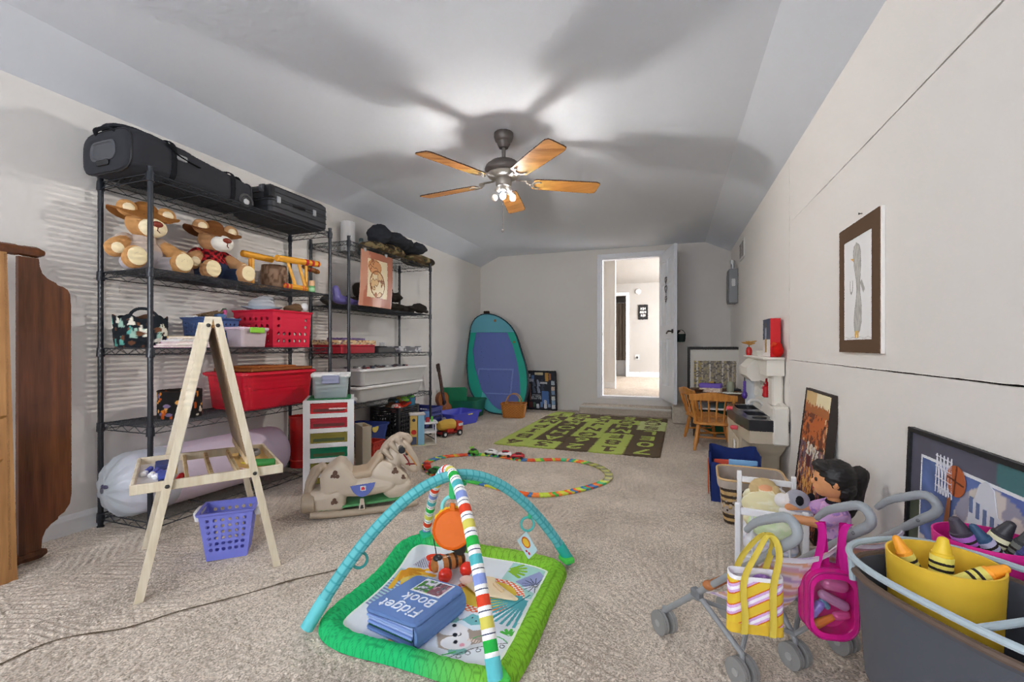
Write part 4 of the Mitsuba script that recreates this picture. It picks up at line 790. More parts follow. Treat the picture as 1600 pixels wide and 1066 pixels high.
# ---- drawer tower
TA = math.degrees(math.atan2(.63, .78))
def tower():
    t = Thing('drawer_tower', 'white plastic drawer tower with red, olive and green drawers, in front of the wire units', 'drawer cart', (-2.25 + .78 * .156 - .63 * .17, 2.275 + .63 * .156 + .78 * .17, 0), rz=TA)
    W_, D_, H_ = .312, .34, .615       # front faces local -y
    n = 6; ph = (H_ - .03) / n
    t.p('frame', [bx(-W_ / 2, -W_ / 2 + .012, -D_ / 2, D_ / 2, .002, H_, .004), bx(W_ / 2 - .012, W_ / 2, -D_ / 2, D_ / 2, .002, H_, .004), bx(-W_ / 2 + .011, W_ / 2 - .011, D_ / 2 - .008, D_ / 2, .002, H_, .002), bx(-W_ / 2 + .011, W_ / 2 - .011, -D_ / 2, D_ / 2, H_ - .014, H_ - .002, .002)], '#e9ecee', 'satin', False)
    fr = prism(sbox(-W_ / 2, .002, W_ / 2, H_).difference(unary_union([sbox(-W_ / 2 + .042, .02 + ph * i + .02, W_ / 2 - .042, .02 + ph * (i + 1) - .008) for i in range(n)])), .012)
    t.p('front_frame', onplane(fr, (0, -D_ / 2 + .004, 0), (1, 0, 0), (0, 0, 1)), '#eef0f2', 'satin', False)
    cols = ['#8a7f3a', '#7f7a36', '#0e7a56', '#8d8233', '#b21a30', '#c4161f']
    for i in range(n):
        z0 = .02 + ph * i
        d = t.p('drawer', [(bx(-W_ / 2 + .04, W_ / 2 - .04, -D_ / 2 + .005, D_ / 2 - .02, z0 + .018, z0 + ph - .006, .004), cols[i]), (bx(-W_ / 2 + .044, W_ / 2 - .044, -D_ / 2 - .001, -D_ / 2 + .006, z0 + ph - .03, z0 + ph - .010, .002), cols[i]), (bx(-W_ / 2 + .06, W_ / 2 - .06, -D_ / 2 + .002, -D_ / 2 + .006, z0 + .03, z0 + .05, .002), '#6a2a2a' if i > 3 else '#4a5a3a')], mat='gloss', smooth=False)
    t.p('drawer_pull', bx(-.0, W_ / 2 - .046, -D_ / 2 - .004, -D_ / 2, .02 + ph * 5 + .045, .02 + ph * 5 + .054, .001), '#f2d8d8', 'gloss', False, label='white pull on the top red drawer')
    r = np.random.default_rng(21)
    for i in range(15):
        z, y = r.uniform(.1, H_ - .07), r.uniform(-D_ / 2 + .03, D_ / 2 - .05); s = r.uniform(.03, .05)
        t.p('sticker', onplane(prism(Point(0, 0).buffer(s, quad_segs=3).union(dot(s * .8, s * .6, s * .5)), .0012), (W_ / 2, y, z), (0, 1, 0), (0, 0, 1)), ['#8a5a34', '#d8b48a', '#b8423a', '#d9c9a0', '#5f8a5a'][r.integers(5)], 'satin', False)
    t.p('foot', [(bx(x - .015, x + .015, y - .015, y + .015, 0, .004, 0), '#d0d2d4') for x in (-.13, .13) for y in (-.15, .15)], smooth=False) if False else None
    M = t.M
    one('green_sheet', 'sheet of dark green paper on top of the drawer tower, under the clear box', 'paper', box(.27, .30, .002, (0, .0, .001), .0004), '#2f6a46', 'matte', False, loc=M[:3, 3] + [0, 0, H_ + .0003], rz=TA)
    return M[:3, 3] + np.array([0, 0, H_ + .0026])
tp = tower()
t = clear_bin('clear_storage_box', 'clear box with a white lid and grey latch on top of the drawer tower', tp[0] + .01, tp[1], tp[2], .21, .23, .148, '#e9edee', [], rz=TA - 90, body='#c8d6da', lidh=.022)
t.p('latch', box(.014, .11, .055, (.118, .0, .128), .006), '#8f95b4', 'satin', label='grey lilac latch')
t.p('contents', rubble(.15, .17, .09, 46, ['#3d6f7a', '#5c8f98', '#e6eaea', '#2f5660', '#a9c3c8'], 5, .022), mat='satin', smooth=False, kind='stuff')
t = Thing('card_folder', 'clear upright plastic folder of yellow cards standing behind the drawer tower', 'folder', (-2.335, 2.985, .001), rz=55)
t.p('sleeve', mv(tub(.07, .19, .075, .2, .34, .002, .006, .002, .006), (0, 0, 0)), '#d9d3c2', 'clear', False)
for i, c in enumerate(('#d8b96a', '#c9c1a8', '#b88a4a', '#d9cfae')): t.p('card', box(.004, .17, .25 + .03 * i, (-.021 + .014 * i, 0, .128 + .015 * i), .001), c, 'matte', False)

# ---- rocking horse (own x = forward)
def horse():
    t = Thing('rocking_horse', 'beige moulded plastic rocking horse with brown spots and a blue saddle badge on the carpet', 'rocking horse', (-1.735, 2.195, 0.003), rz=38.5, s=.93)
    tan, tan2 = '#c4b6a4', '#b0a08d'
    E = lambda c, r, rot=(0, 0, 0): ellm(c, r, rot, 32)
    hl = lambda *ps: m3.Manifold.batch_hull([sphere_m(p, r, 16) for p, r in ps])
    body = blob([hl(*[((s, y, z), r) for y in (-.075, .075) for s, z, r in ((-.18, .235, .055), (-.12, .285, .05), (-.06, .2, .05), (-.18, .18, .05))]),          # rump
                 hl(*[((s, y, z), r) for y in (-.07, .07) for s, z, r in ((-.12, .17, .05), (.02, .155, .05), (.17, .17, .05), (.0, .2, .035))]),               # barrel
                 hl(*[((s, y, z), r) for y in (-.06, .06) for s, z, r in ((.10, .24, .05), (.115, .29, .035), (.19, .21, .06), (.24, .19, .05), (.17, .25, .05))]),
                 hl(*[((s, y, z), r) for y in (-.07, .07) for s, z, r in ((-.26, .12, .045), (-.13, .135, .05), (-.25, .07, .035), (-.12, .07, .035))]),          # hind legs
                 hl(*[((s, y, z), r) for y in (-.06, .06) for s, z, r in ((.18, .13, .05), (.27, .15, .045), (.20, .09, .03), (.27, .10, .03))])], .014, 8)
    t.p('body', body, tan, 'satin', True)
    t.p('saddle_seat', blob([hl(*[((s, y, z), r) for y in (-.078, .078) for s, z, r in ((-.095, .268, .024), (-.04, .236, .024))]), hl(*[((s, y, z), r) for y in (-.078, .078) for s, z, r in ((-.04, .236, .024), (.05, .246, .024))]), hl(*[((s, y, z), r) for y in (-.070, .070) for s, z, r in ((.05, .246, .024), (.115, .335, .022))])], .01, 6), '#b09c84', 'satin', True)
    neck = blob([hl(((.185, 0, .25), .065), ((.215, 0, .34), .055)), hl(((.215, 0, .34), .055), ((.25, 0, .39), .05)), hl(((.25, 0, .375), .060), ((.295, 0, .305), .056)), hl(((.295, 0, .305), .056), ((.33, 0, .252), .044)), hl(((.338, 0, .262), .030), ((.348, 0, .232), .024))], .010, 8)
    t.p('head', neck, tan, 'satin', True)
    mane = [hl(((a, 0, b), .026), ((a2, 0, b2), .026)) for (a, b), (a2, b2) in zip([(.10, .27), (.125, .34), (.16, .40), (.20, .435), (.245, .455), (.285, .445)], [(.125, .34), (.16, .40), (.20, .435), (.245, .455), (.285, .445), (.30, .425)])]
    mane += [hl(((a, s * .028, b), .020), ((a + .045, s * .046, b - .05), .015)) for a, b in ((.11, .31), (.145, .37), (.185, .41), (.225, .435)) for s in (1, -1)]
    t.p('mane', blob(mane, .010, 5), tan2, 'satin', True)
    tail = [hl(((-.225, 0, .29), .03), ((-.265, 0, .27), .03)), hl(((-.265, 0, .27), .03), ((-.295, 0, .19), .03)), hl(((-.295, 0, .19), .03), ((-.30, 0, .11), .024))]
    tail += [hl(((-.235, s * .035, .285), .016), ((-.285, s * .035, .2), .016)) for s in (1, -1)] + [hl(((-.285, s * .035, .2), .016), ((-.30, s * .03, .12), .014)) for s in (1, -1)]
    t.p('tail', blob(tail, .010, 5), tan2, 'satin', True)
    for s in (1, -1):
        y = s * .105
        xs = np.linspace(-.285, .34, 30); zz = .012 + .45 * np.maximum(np.abs(xs - .0) - .12, 0) ** 2
        t.p('rocker', tube(np.column_stack([xs, xs * 0 + y, zz + .012]), [.021] * 30, 10), '#a89884', 'satin', 50)
        t.p('hoof', loft([np.array([(-.295, y - s * .0, .045), (-.295, y, .15)]).mean(0) + np.column_stack([a * 0 + q, np.cos(a) * .062 * k, np.sin(a) * .058 * k]) - [-.295, s * .035, 0] for a in [np.linspace(0, 6.2832, 24, endpoint=False)] for q, k in ((-.335, .75), (-.33, .92), (-.318, 1.0), (-.262, 1.0))]), '#a3937f', 'satin', 40)
        sh = lambda m, x, z, yy: onplane(m, (x, yy, z), (s * -1.0, 0, 0), (0, 0, 1)) if False else mv(m, (x, yy, z), rx=90)
        th = lambda pts: prism(unary_union([dot(a, b, r) for a, b, r in pts]), .006, -.003)
        b_, p_ = '#5f4638', []
        for x, z, k, yy in ((-.145, .265, 1.0, .125), (-.15, .105, .75, .118), (.205, .255, .8, .109), (.255, .21, .6, .104)):
            t.p('spot', sh(th([(0, .014 * k, .014 * k), (-.012 * k, -.008 * k, .015 * k), (.013 * k, -.008 * k, .012 * k)]), x, z, s * yy), b_, 'satin', False, label='brown spot')
        sd = Polygon([(-.06, .045), (.085, .055)] + [(.085 - .145 * k - .0, .055 - .01 * k - .075 * math.sin(math.pi * k) ** .7) for k in np.linspace(.05, .95, 12)])
        bd = t.p('saddle_badge', sh(prism(sd, .008, -.004), .0, .145, s * .124), '#5d6cb0', 'satin', False, label='blue saddle badge')
        t.p('emblem', sh(prism(sbox(-.002, .012, .03, .042), .010, -.005), .0, .145, s * .1245), '#d6d0d6', 'satin', False, under=bd)
        t.p('emblem', sh(prism(Polygon([(.004, .017), (.024, .019), (.024, .028), (.014, .038), (.004, .03)]), .012, -.006), .0, .145, s * .1245), '#c0303c', 'satin', False, under=bd)
        st = t.p('stirrup', sh(prism(Polygon([(-.016, 0), (.02, 0), (.014, .065), (-.008, .065)]), .012, -.006), .005, .045, s * .128), '#c3b6a6', 'satin', False)
        t.p('stirrup_mark', sh(prism(Polygon([(-.008, .006), (.012, .006), (.008, .028), (-.004, .028)]), .015, -.0075), .005, .045, s * .128), '#2d2926', 'satin', False, under=st)
        t.p('bridle', join(tube([(.262, s * .060, .345), (.29, s * .061, .30), (.30, s * .056, .27)], .005, 6), tube([(.275, s * .059, .28), (.335, s * .046, .275)], .005, 6)), '#7c2b2b', 'satin', 40)
        t.p('rein', tube([(.268, s * .060, .375), (.315, s * .058, .31), (.345, s * .042, .262)], .004, 6), '#c98a4c', 'satin', 40)
        t.p('eye', ell((.283, s * .058, .345), (.010, .005, .010)), '#2c221c', 'gloss')
        t.p('ear', blob([hl(((.245, s * .035, .415), .016), ((.25, s * .045, .445), .008))], .006, 3), tan2, 'satin', True)
        t.p('handle', join(cyl((.245, s * .05, .385), (.245, s * .115, .385), .017, n=16), cyl((.245, s * .112, .385), (.245, s * .122, .385), .021, n=16)), '#26282c', 'gloss')
    t.p('platform', hullmesh([(x, y, z) for x, z in ((-.24, .05), (.25, .07), (-.24, .062), (.25, .085)) for y in (-.1, .1)]), '#4f8f5a', 'satin', False, label='green tinted deck between the rockers')
horse()

# ---- bins, crate and toys beyond
zs = LV2[4] + .005
t = Thing('blue_bin', 'navy blue bin with yellow grips on the bottom shelf beside the black crate', 'bin', (-2.69, 3.42, zs), rz=4)
t.p('body', tub(.29, .34, .33, .40, .17, .004, .03, .01, .018), '#34488e', 'satin', 40)
t.p('grip', xz(prism(Point(0, 0).buffer(.05).intersection(sbox(-.05, -.05, .05, 0)), .006), .176, -.06, .168), '#d9c568', 'satin', label='yellow grip')
t = Thing('small_red_basket', 'small orange red basket tucked behind the clear folder', 'basket', (-2.42, 3.22, .001))
holed_bin(t, .13, .15, .16, '#b8382c', .008, 3, 3, taper=.85)
t = Thing('black_crate', 'black lattice milk crate full of toys on the bottom shelf of the farther unit', 'crate', (-2.685, 3.94, zs), rz=-1)
def lattice(L, h):
    hs = [Polygon([(x, y - .021), (x + .016, y), (x, y + .021), (x - .016, y)]) for x in np.linspace(-L / 2 + .045, L / 2 - .045, 8) for y in np.linspace(.045, h * .62, 4)]
    hs += [sbox(-L / 2 + .03, y, L / 2 - .03, y + .008) for y in np.linspace(h * .72, h * .95, 4)]
    return prism(sbox(-L / 2, 0, L / 2, h).difference(unary_union(hs)), .006)
for a, (L, o) in enumerate(((.37, .34), (.34, .37), (.37, .34), (.34, .37))):
    q = a * math.pi / 2; out = np.array((math.cos(q), math.sin(q), 0)); rt = np.array((-math.sin(q), math.cos(q), 0))
    t.p('side', onplane(lattice(L, .275), out * (o / 2 - .006), rt, (0, 0, 1)), '#1d1d20', 'satin', False)
t.p('bottom', box(.335, .365, .006, (0, 0, .003), .001), '#1d1d20', 'satin', False)
t.p('rim', loft([ring(rr(.35, .38, .01), .275), ring(rr(.35, .38, .01), .285), ring(rr(.325, .355, .008), .285), ring(rr(.325, .355, .008), .275)], closed=True, caps=False), '#222226', 'satin', False)
def crate_toy(name, label, parts, x, y, z, rz=0, ry=0, mat='gloss'):
    one(name, label, 'toy', parts, mat=mat, loc=(-2.685 + x, 3.94 + y, zs + z), rz=rz, ry=ry)
crate_toy('toy_ramp', 'orange plastic toy ramp lying across the top of the black crate', [(mv(loft([ring(rr(.1, .30, .03), 0), ring(rr(.11, .31, .03), .02), ring(rr(.08, .28, .03), .024), ring(rr(.08, .28, .03), .01)]), rx=12), '#e0442a')], .08, .06, .29)
crate_toy('toy_ball', 'red and white dotted ball in the black crate', [(mv(_ICO[3], s=(.06, .06, .05)), lambda P: np.where((meshkit.noise(P * 55) > .62)[:, None], lin('#f0e6dc'), lin('#c92f25')))], .09, -.11, .27, mat='satin')
crate_toy('toy_dinosaur', 'brown plush shape at the near end of the black crate', [(blob([E_((0, 0, 0), (.05, .05, .04)), E_((0, .04, .03), (.035, .03, .03))], .01, 4), '#5d4634')], .02, -.13, .275, mat='plush')
crate_toy('toy_truck', 'dark green toy truck with yellow spots heaped in the black crate', [(box(.09, .12, .06, (0, 0, 0), .015), '#1d4a44'), (ell((.03, .03, .035), .022, 1), '#e2c02f'), (ell((-.02, -.03, .035), .018, 1), '#d9d9d9'), (ell((.04, -.04, .0), .02, 1), '#2f7fae')], -.02, .0, .33, rz=20)
crate_toy('toy_cup', 'yellow toy cup standing in the black crate', [(lathe([(.001, 0), (.03, 0), (.036, .07), (.032, .07), (.027, .005), (.001, .005)], 20), '#e0b43a')], -.02, .10, .31)
crate_toy('toy_bucket', 'blue toy bucket at the far corner of the black crate', [(lathe([(.001, 0), (.045, 0), (.055, .10), (.05, .10), (.04, .008), (.001, .008)], 20), '#3f7fa0'), (ell((0, 0, .10), (.04, .04, .025), 1), '#5fb84a')], .10, .13, .26) 
crate_toy('toy_disc', 'lime green toy disc on top of the black crate', [(lathe([(.001, 0), (.045, 0), (.05, .01), (.045, .02), (.001, .02)], 24), '#84c43c')], .10, .02, .345, ry=25)
one('paper_ball', 'small magenta plastic toy on the black crate side', 'toy', ell((0, 0, 0), (.02, .04, .03)), '#a0489a', 'gloss', loc=(-2.47, 4.03, zs + .21)) if False else None
t = Thing('navy_basket', 'navy lattice basket of toys on the carpet just past the wire unit', 'basket', (-2.745, 4.56, .001), rz=-2)
for a, (L, o) in enumerate(((.36, .33), (.33, .36), (.36, .33), (.33, .36))):
    q = a * math.pi / 2; out = np.array((math.cos(q), math.sin(q), 0)); rt = np.array((-math.sin(q), math.cos(q), 0))
    hs = [sbox(x - .014, y - .014, x + .014, y + .014) for x in np.linspace(-L / 2 + .04, L / 2 - .04, 8) for y in np.linspace(.05, .2, 4)]
    t.p('side', onplane(prism(sbox(-L / 2, 0, L / 2, .25).difference(unary_union(hs)), .005), out * (o / 2 - .005), rt, (0, 0, 1)), '#31397a', 'satin', False)
t.p('bottom', box(.325, .355, .006, (0, 0, .003), .001), '#31397a', 'satin', False)
t.p('rim', loft([ring(rr(.345, .375, .01), .25), ring(rr(.345, .375, .01), .26), ring(rr(.32, .35, .008), .26), ring(rr(.32, .35, .008), .25)], closed=True, caps=False), '#3a4286', 'satin', False)
t.p('contents', rubble(.28, .30, .20, 40, ['#2f5fae', '#b33a34', '#3a3a44', '#4a8ab0', '#7a5a8a'], 14, .035), mat='satin', smooth=False, kind='stuff')
t = Thing('blue_bin', 'open bright blue bin with white label and yellow grips, before the green tote', 'bin', (-2.54, 5.05, .001), rz=-16)
t.p('body', tub(.30, .46, .36, .54, .155, .004, .035, .012, .02), '#4b50c0', 'satin', 40)
for y, a in ((-.276, -90), (0, 0)):
    M_ = matrix((0, 0, 0), a)
t.p('grip', onplane(prism(Point(0, 0).buffer(.05).intersection(sbox(-.05, -.04, .05, 0)), .006), (-.02, -.27, .152), (1, 0, 0), (0, 0, 1)), '#e0c66a', 'satin', False, label='yellow grip')
t.p('grip', xz(prism(Point(0, 0).buffer(.05).intersection(sbox(-.05, -.03, .05, 0)), .006), .182, .05, .153), '#e0c66a', 'satin', False, label='yellow grip')
t.p('sticker', onplane(prism(unary_union([dot(-.02, 0, .03), dot(.02, .01, .026), dot(.03, -.02, .022)]), .002), (.03, -.262, .085), (1, 0, 0), (0, -.12, 1)), '#e4dde2', 'satin', False, label='white sticker')
t = Thing('green_tote', 'translucent dark green tote with its lid stood up, beside the teal tent', 'tote', (-2.665, 5.62, .001), rz=3)
t.p('body', tub(.34, .40, .40, .47, .24, .004, .04, .012, .02), '#1d6a50', 'satin', 40)
t.p('contents', rubble(.28, .34, .20, 24, ['#a8503a', '#7a3a2a', '#2f6a50', '#c08a5a'], 17, .04), mat='satin', smooth=False, kind='stuff')
t.p('lid', mv(rbox(.30, .36, .015, .04), (-.10, -.235, .27), ry=-80, rz=-60), '#1f7d55', 'satin', 40)
def guitar():
    t = Thing('toy_guitar', 'small brown wooden guitar leaning on the wall past the wire unit', 'guitar', (-2.80, 5.20, .02), rx=4, ry=-15, rz=68)   # front faces own -y
    out = unary_union([Point(0, .12).buffer(.115), Point(0, .29).buffer(.088)]).buffer(.05).buffer(-.05).buffer(-.012).buffer(.012)
    t.p('body', [(onplane(prism(out, .06), (0, 0, 0), (1, 0, 0), (0, 0, 1)), '#7d4526'), (onplane(prism(out.buffer(-.006), .064, -.002 + .0), (0, 0, 0), (1, 0, 0), (0, 0, 1)), '#a4663a')], mat='gloss', smooth=False)
    t.p('sound_hole', mv(cyl((0, -.0665 + .0, 0), (0, -.05, 0), .032, n=24), (0, 0, .24)), '#21130c', 'matte')
    t.p('bridge', box(.08, .01, .018, (0, -.066, .10), .002), '#2c1a10', 'satin')
    t.p('neck', bx(-.02, .02, -.075, -.052, .27, .66, .003), '#4a2c1b', 'satin')
    t.p('headstock', bx(-.027, .027, -.07, -.052, .66, .76, .004), '#2f1c12', 'satin')
    t.p('strings', join([cyl((x, -.0765, .10), (x, -.0765, .69), .0006, n=4) for x in (-.012, -.004, .004, .012)]), '#cfcfcf', 'metal', kind='stuff')
guitar()
def garage():
    t = Thing('toy_garage', 'small toy parking garage with a blue lift tower, by the black crate', 'toy garage', (-2.335, 3.88, .001), rz=38)
    t.p('base', rbox(.28, .24, .012, .02), '#c9c1ae', 'satin', False)
    t.p('ground_print', bx(-.02, .02, -.115, -.03, .0125, .014, 0), '#86c83c', 'satin', False)
    t.p('side_panel', bx(-.125, -.055, -.112, -.102, .012, .30, .003), '#c2a45a', 'satin', False)
    t.p('dot', mv(cyl((0, -.114, 0), (0, -.112, 0), .024, n=20), (-.09, 0, .14)), '#c02f28', 'satin'); t.p('dot', mv(cyl((0, -.114, 0), (0, -.112, 0), .016, n=20), (-.09, 0, .255)), '#2c2c30', 'satin')
    t.p('garage_door', bx(-.12, -.062, -.1135, -.112, .02, .095, 0), '#44506a', 'satin', False)
    t.p('lift_tower', bx(-.05, .012, -.11, -.04, .012, .30, .004), '#86b9d6', 'satin', False)
    t.p('tower_top', rbox(.15, .09, .022, .01, c=(-.055, -.075, .30)), '#d6d2cc', 'satin', False)
    for z, w in ((.205, .20), (.115, .16)): t.p('deck', rbox(w, .18, .018, .03, c=(.05, .0, z)), '#e2e2e4', 'satin', False)
    for x, y in ((.125, -.08), (.125, .09), (-.03, .09)): t.p('post', bx(x - .006, x + .006, y - .006, y + .006, .012, .205), '#e2e2e4', 'satin', False)
    t.p('ramp', hullmesh([(x, y, z) for x, z in ((.0, .115), (.13, .03), (.0, .121), (.13, .036)) for y in (.0, .06)]), '#3c3f46', 'satin', False)
    t.p('back_panel', bx(.02, .08, .03, .04, .223, .315, .003), '#5d7fb4', 'satin', False); t.p('sign', bx(.03, .07, -.06, -.05, .223, .27, .003), '#9a2f38', 'satin', False); t.p('sign', bx(.085, .105, -.04, -.03, .223, .275, .003), '#5cb848', 'satin', False)
garage()
def truck():
    t = Thing('toy_dump_truck', 'yellow toy truck with a red and white cab on the carpet beside the toy garage', 'toy truck', (-2.27, 4.33, .001), rz=63)
    t.p('chassis', bx(-.13, .15, -.05, .05, .03, .05, .004), '#8a2420', 'satin', False)
    t.p('barrel', loft([np.column_stack([a * 0 + x, np.cos(a) * .062 * k, .12 + np.sin(a) * .062 * k]) for a in [np.linspace(0, 6.2832, 24, endpoint=False)] for x, k in ((-.14, .55), (-.135, .7), (-.06, .98), (.03, 1.0), (.06, .85), (.065, .6))]), '#d4ab4a', 'satin', 40)
    t.p('side', bx(-.06, .02, -.066, .066, .05, .085, .004), '#b32d22', 'satin', False)
    t.p('cab', [(bx(.075, .15, -.055, .055, .05, .15, .01), '#b83a30'), (bx(.085, .151, -.0555, .0555, .1, .135, .004), '#dfe5ea'), (bx(.149, .153, -.04, .04, .055, .09, .003), '#d8d8d8')], mat='gloss', smooth=False)
    for x in (-.09, .1):
        for s in (-1, 1):
            w = t.p('wheel', cyl((x, s * .045, .032), (x, s * .066, .032), .032, n=20), '#232326', 'satin'); t.p('hub', cyl((x, s * .066, .032), (x, s * .068, .032), .016, n=16), '#d8d8d8', 'satin', under=w)
truck()
def tent():
    up = np.array((0, .43, 1.47)); up /= np.linalg.norm(up); e = np.array((1.0, 0, 0))
    t = Thing('pop_up_tent', 'teal oval play tent with a blue mesh window, leaning in the far corner', 'play tent')
    O = spline([(-.30, 1.51), (-.03, 1.409), (.132, 1.26), (.26, .996), (.385, .682), (.432, .415), (.415, .227), (.348, .075), (.2, .005), (.042, .002), (-.124, .03), (-.283, .14), (-.431, .309), (-.515, .545), (-.562, .891), (-.562, 1.206), (-.54, 1.376), (-.45, 1.482)], 90, True)
    I = Polygon([(-.461, 1.215), (.044, 1.21), (.158, .996), (.25, .75), (.305, .526), (.336, .298), (.31, .19), (.265, .127), (.133, .055), (.033, .06), (-.076, .13), (-.265, .334), (-.413, .668), (-.48, .933)])
    Po = Polygon(O); o3 = np.array((-2.348, 5.9, .012)); ax, ay = e, up
    band = Po.difference(I)
    P = lambda poly, d, z: onplane(prism(poly, d, z), o3, ax, ay)
    t.p('side_band', P(band.difference(sbox(-1, 1.212, 1, 2)), .008, -.004), '#1ba08c', 'satin', False)
    t.p('lower_band', P(Po.intersection(sbox(-.25, -.1, .5, .30)).difference(I).difference(sbox(.25, .12, .6, .4)), .003, .004), '#4fb3b6', 'satin', False, label='lighter teal panel at the foot')
    t.p('top_cap', P(band.intersection(sbox(-1, 1.212, 1, 2)), .008, -.004), '#5ea3b4', 'satin', False, label='grey blue cap')
    t.p('mesh_window', P(I.buffer(.004), .002, -.012), '#6474b2', 'matte', False, label='blue mesh')
    t.p('back_panel', P(Po.buffer(-.01), .006, -.075), '#5a69a4', 'matte', False)
    rim = [o3 + ax * a + ay * b for a, b in O]
    fr = sbox(-.36, .28, .20, .66).difference(sbox(-.335, .30, .175, .635)).intersection(I.buffer(-.02)); t.p('inner_frame', P(fr, .003, -.0105), '#7d8cc4', 'matte', False, label='paler bars showing through the mesh')
    t.p('hoop', tube(rim, .010, 8, True), '#1c3b44', 'satin', 50)
    bk = [o3 + ax * a * .985 + ay * (b * .985 + .01) - np.cross(ax, ay) * .07 for a, b in O]
    t.p('back_hoop', tube(bk, .009, 8, True), '#1f2a30', 'satin', 50)
    t.p('badge', mv(ell((0, 0, 0), (.022, .006, .022)), o3 + ax * -.17 + ay * 1.40 + np.cross(ax, ay) * .006, rx=-16), '#8a6a4a', 'satin'); t.p('badge', mv(ell((0, 0, 0), (.022, .006, .016)), o3 + ax * .17 + ay * 1.06 + np.cross(ax, ay) * .006, rx=-16), '#7a7a4a', 'satin')
    t.p('carry_strap', mv(box(.09, .05, .045, (0, 0, 0), .01), o3 + ax * -.34 + ay * 1.545 - np.cross(ax, ay) * .03), '#33251f', 'fabric')
tent()
def wbasket():
    t = Thing('picnic_basket', 'honey brown woven wicker basket with two handles on the carpet before the tent', 'basket', (-2.03, 5.76, .001), rz=10)
    W_, D_, H_ = .34, .24, .185
    og = oring(W_, D_, .05, 288); al = np.arange(288)
    rings = [ring(og * ((.82 + .18 * v) * (1 + .016 * np.sin(al * 2 * np.pi / 12 + np.pi * (j // 6))[:, None] * math.sin((j % 6 + .5) / 6 * math.pi))), .004 + v * H_) for j, v in enumerate(np.linspace(0, 1, 67))]
    wc = lambda P: np.where((np.sin(np.r_[np.tile(al, 67)] * 2 * np.pi / 12 + np.pi * (np.repeat(np.arange(67), 288) // 6)) > 0)[:, None], lin('#bf7b30'), lin('#96591f'))
    t.p('weave', loft(rings, caps=False), wc, 'satin', True)
    t.p('bottom', mv(rbox(W_ * .78, D_ * .78, .006, .03), (0, 0, .001)), '#8f5420', 'satin', False)
    a = np.linspace(0, 6.28319, 60, endpoint=False)
    t.p('rim', tube(np.column_stack([np.sign(np.cos(a)) * np.abs(np.cos(a)) ** .45 * W_ / 2, np.sign(np.sin(a)) * np.abs(np.sin(a)) ** .45 * D_ / 2, a * 0 + H_ + .004]), .009, 8, True), '#a5652a', 'satin')
    for y in (-.075, .075): t.p('handle', tube([(.10 * math.cos(q), y * (1 - .35 * math.sin(q)), H_ - .02 + .155 * math.sin(q) ** .75) for q in np.linspace(0, math.pi, 26)], .010, 8, flat=.55), '#c08c4c', 'satin')
wbasket()
def elite():
    t = Thing('framed_collage', 'black framed sports collage lettered ELITE, leaning on the far wall beside the wicker basket', 'picture frame', (-1.857, 6.575, .004), rx=7)   # face towards own -y
    W_, H_ = .47, .60
    F = lambda poly, d, y, : onplane(prism(poly, d), (0, y, 0), (1, 0, 0), (0, 0, 1))
    t.p('frame', F(sbox(-W_ / 2, 0, W_ / 2, H_).difference(sbox(-W_ / 2 + .012, .012, W_ / 2 - .012, H_ - .012)), .025, 0), '#17181a', 'satin', False)
    t.p('backing', F(sbox(-W_ / 2 + .012, .012, W_ / 2 - .012, H_ - .012), .006, 0), '#2b303a', 'satin', False)
    r = np.random.default_rng(5)
    tiles = [(-.215, .50, -.17, .55, '#b9bcc2'), (-.10, .535, .03, .575, '#cdc3a4'), (-.155, .46, -.11, .53, '#5d7aa8'), (-.21, .43, -.12, .475, '#a8adb8'), (.06, .44, .11, .57, '#c89c55'), (.12, .46, .15, .56, '#a96a44'), (-.02, .40, .09, .43, '#c2c4c8'), (.0, .09, .11, .29, '#4f74b0')] + [(.15, z, .205, z + .062, c) for z, c in ((.385, '#b4c0cc'), (.30, '#c9b6a8'), (.235, '#7d97b8'), (.15, '#cfd3d6'), (.085, '#8fb0cf'), (.02, '#dfe2e6'))] + [(-.09 + .06 * i, .02 + .02 * (i % 2), -.045 + .06 * i, .09 + .03 * (i % 3), c) for i, c in enumerate(('#dfe6ee', '#6a8ab4', '#e6eaee', '#8fa4c0'))] + [(-.205, .03, -.15, .12, '#6a3a3a'), (-.14, .04, -.10, .11, '#4d6a58'), (-.19, .14, -.175, .40, '#b47a6a')]
    for x0, z0, x1, z1, c in tiles:
        t.p('printed_tile', F(sbox(x0, z0, x1, z1), .0016, -.0064), c, 'satin', False)
    for i in range(6): t.p('player_figure', onplane(prism(unary_union([dot(0, .05, .016), Polygon([(-.02, -.04), (.025, -.045), (.02, .035), (-.018, .035)])]), .0014), (-.12 + .07 * (i % 3), -.0062, .30 + .10 * (i // 3)), (1, 0, .2), (-.2, 0, 1)), ['#596273', '#8b93a4', '#3f4757'][i % 3], 'satin', False)
    t.p('lettering', onplane(text('ELITE', .042, .0014, True), (-.085, -.0078, .185), (1, 0, 0), (0, 0, 1)), '#e8ecf0', 'satin', False, label='white word ELITE')
    t.p('underline', F(sbox(-.15, .22, -.02, .23), .0014, -.0064), '#dfe3e8', 'satin', False)
elite()

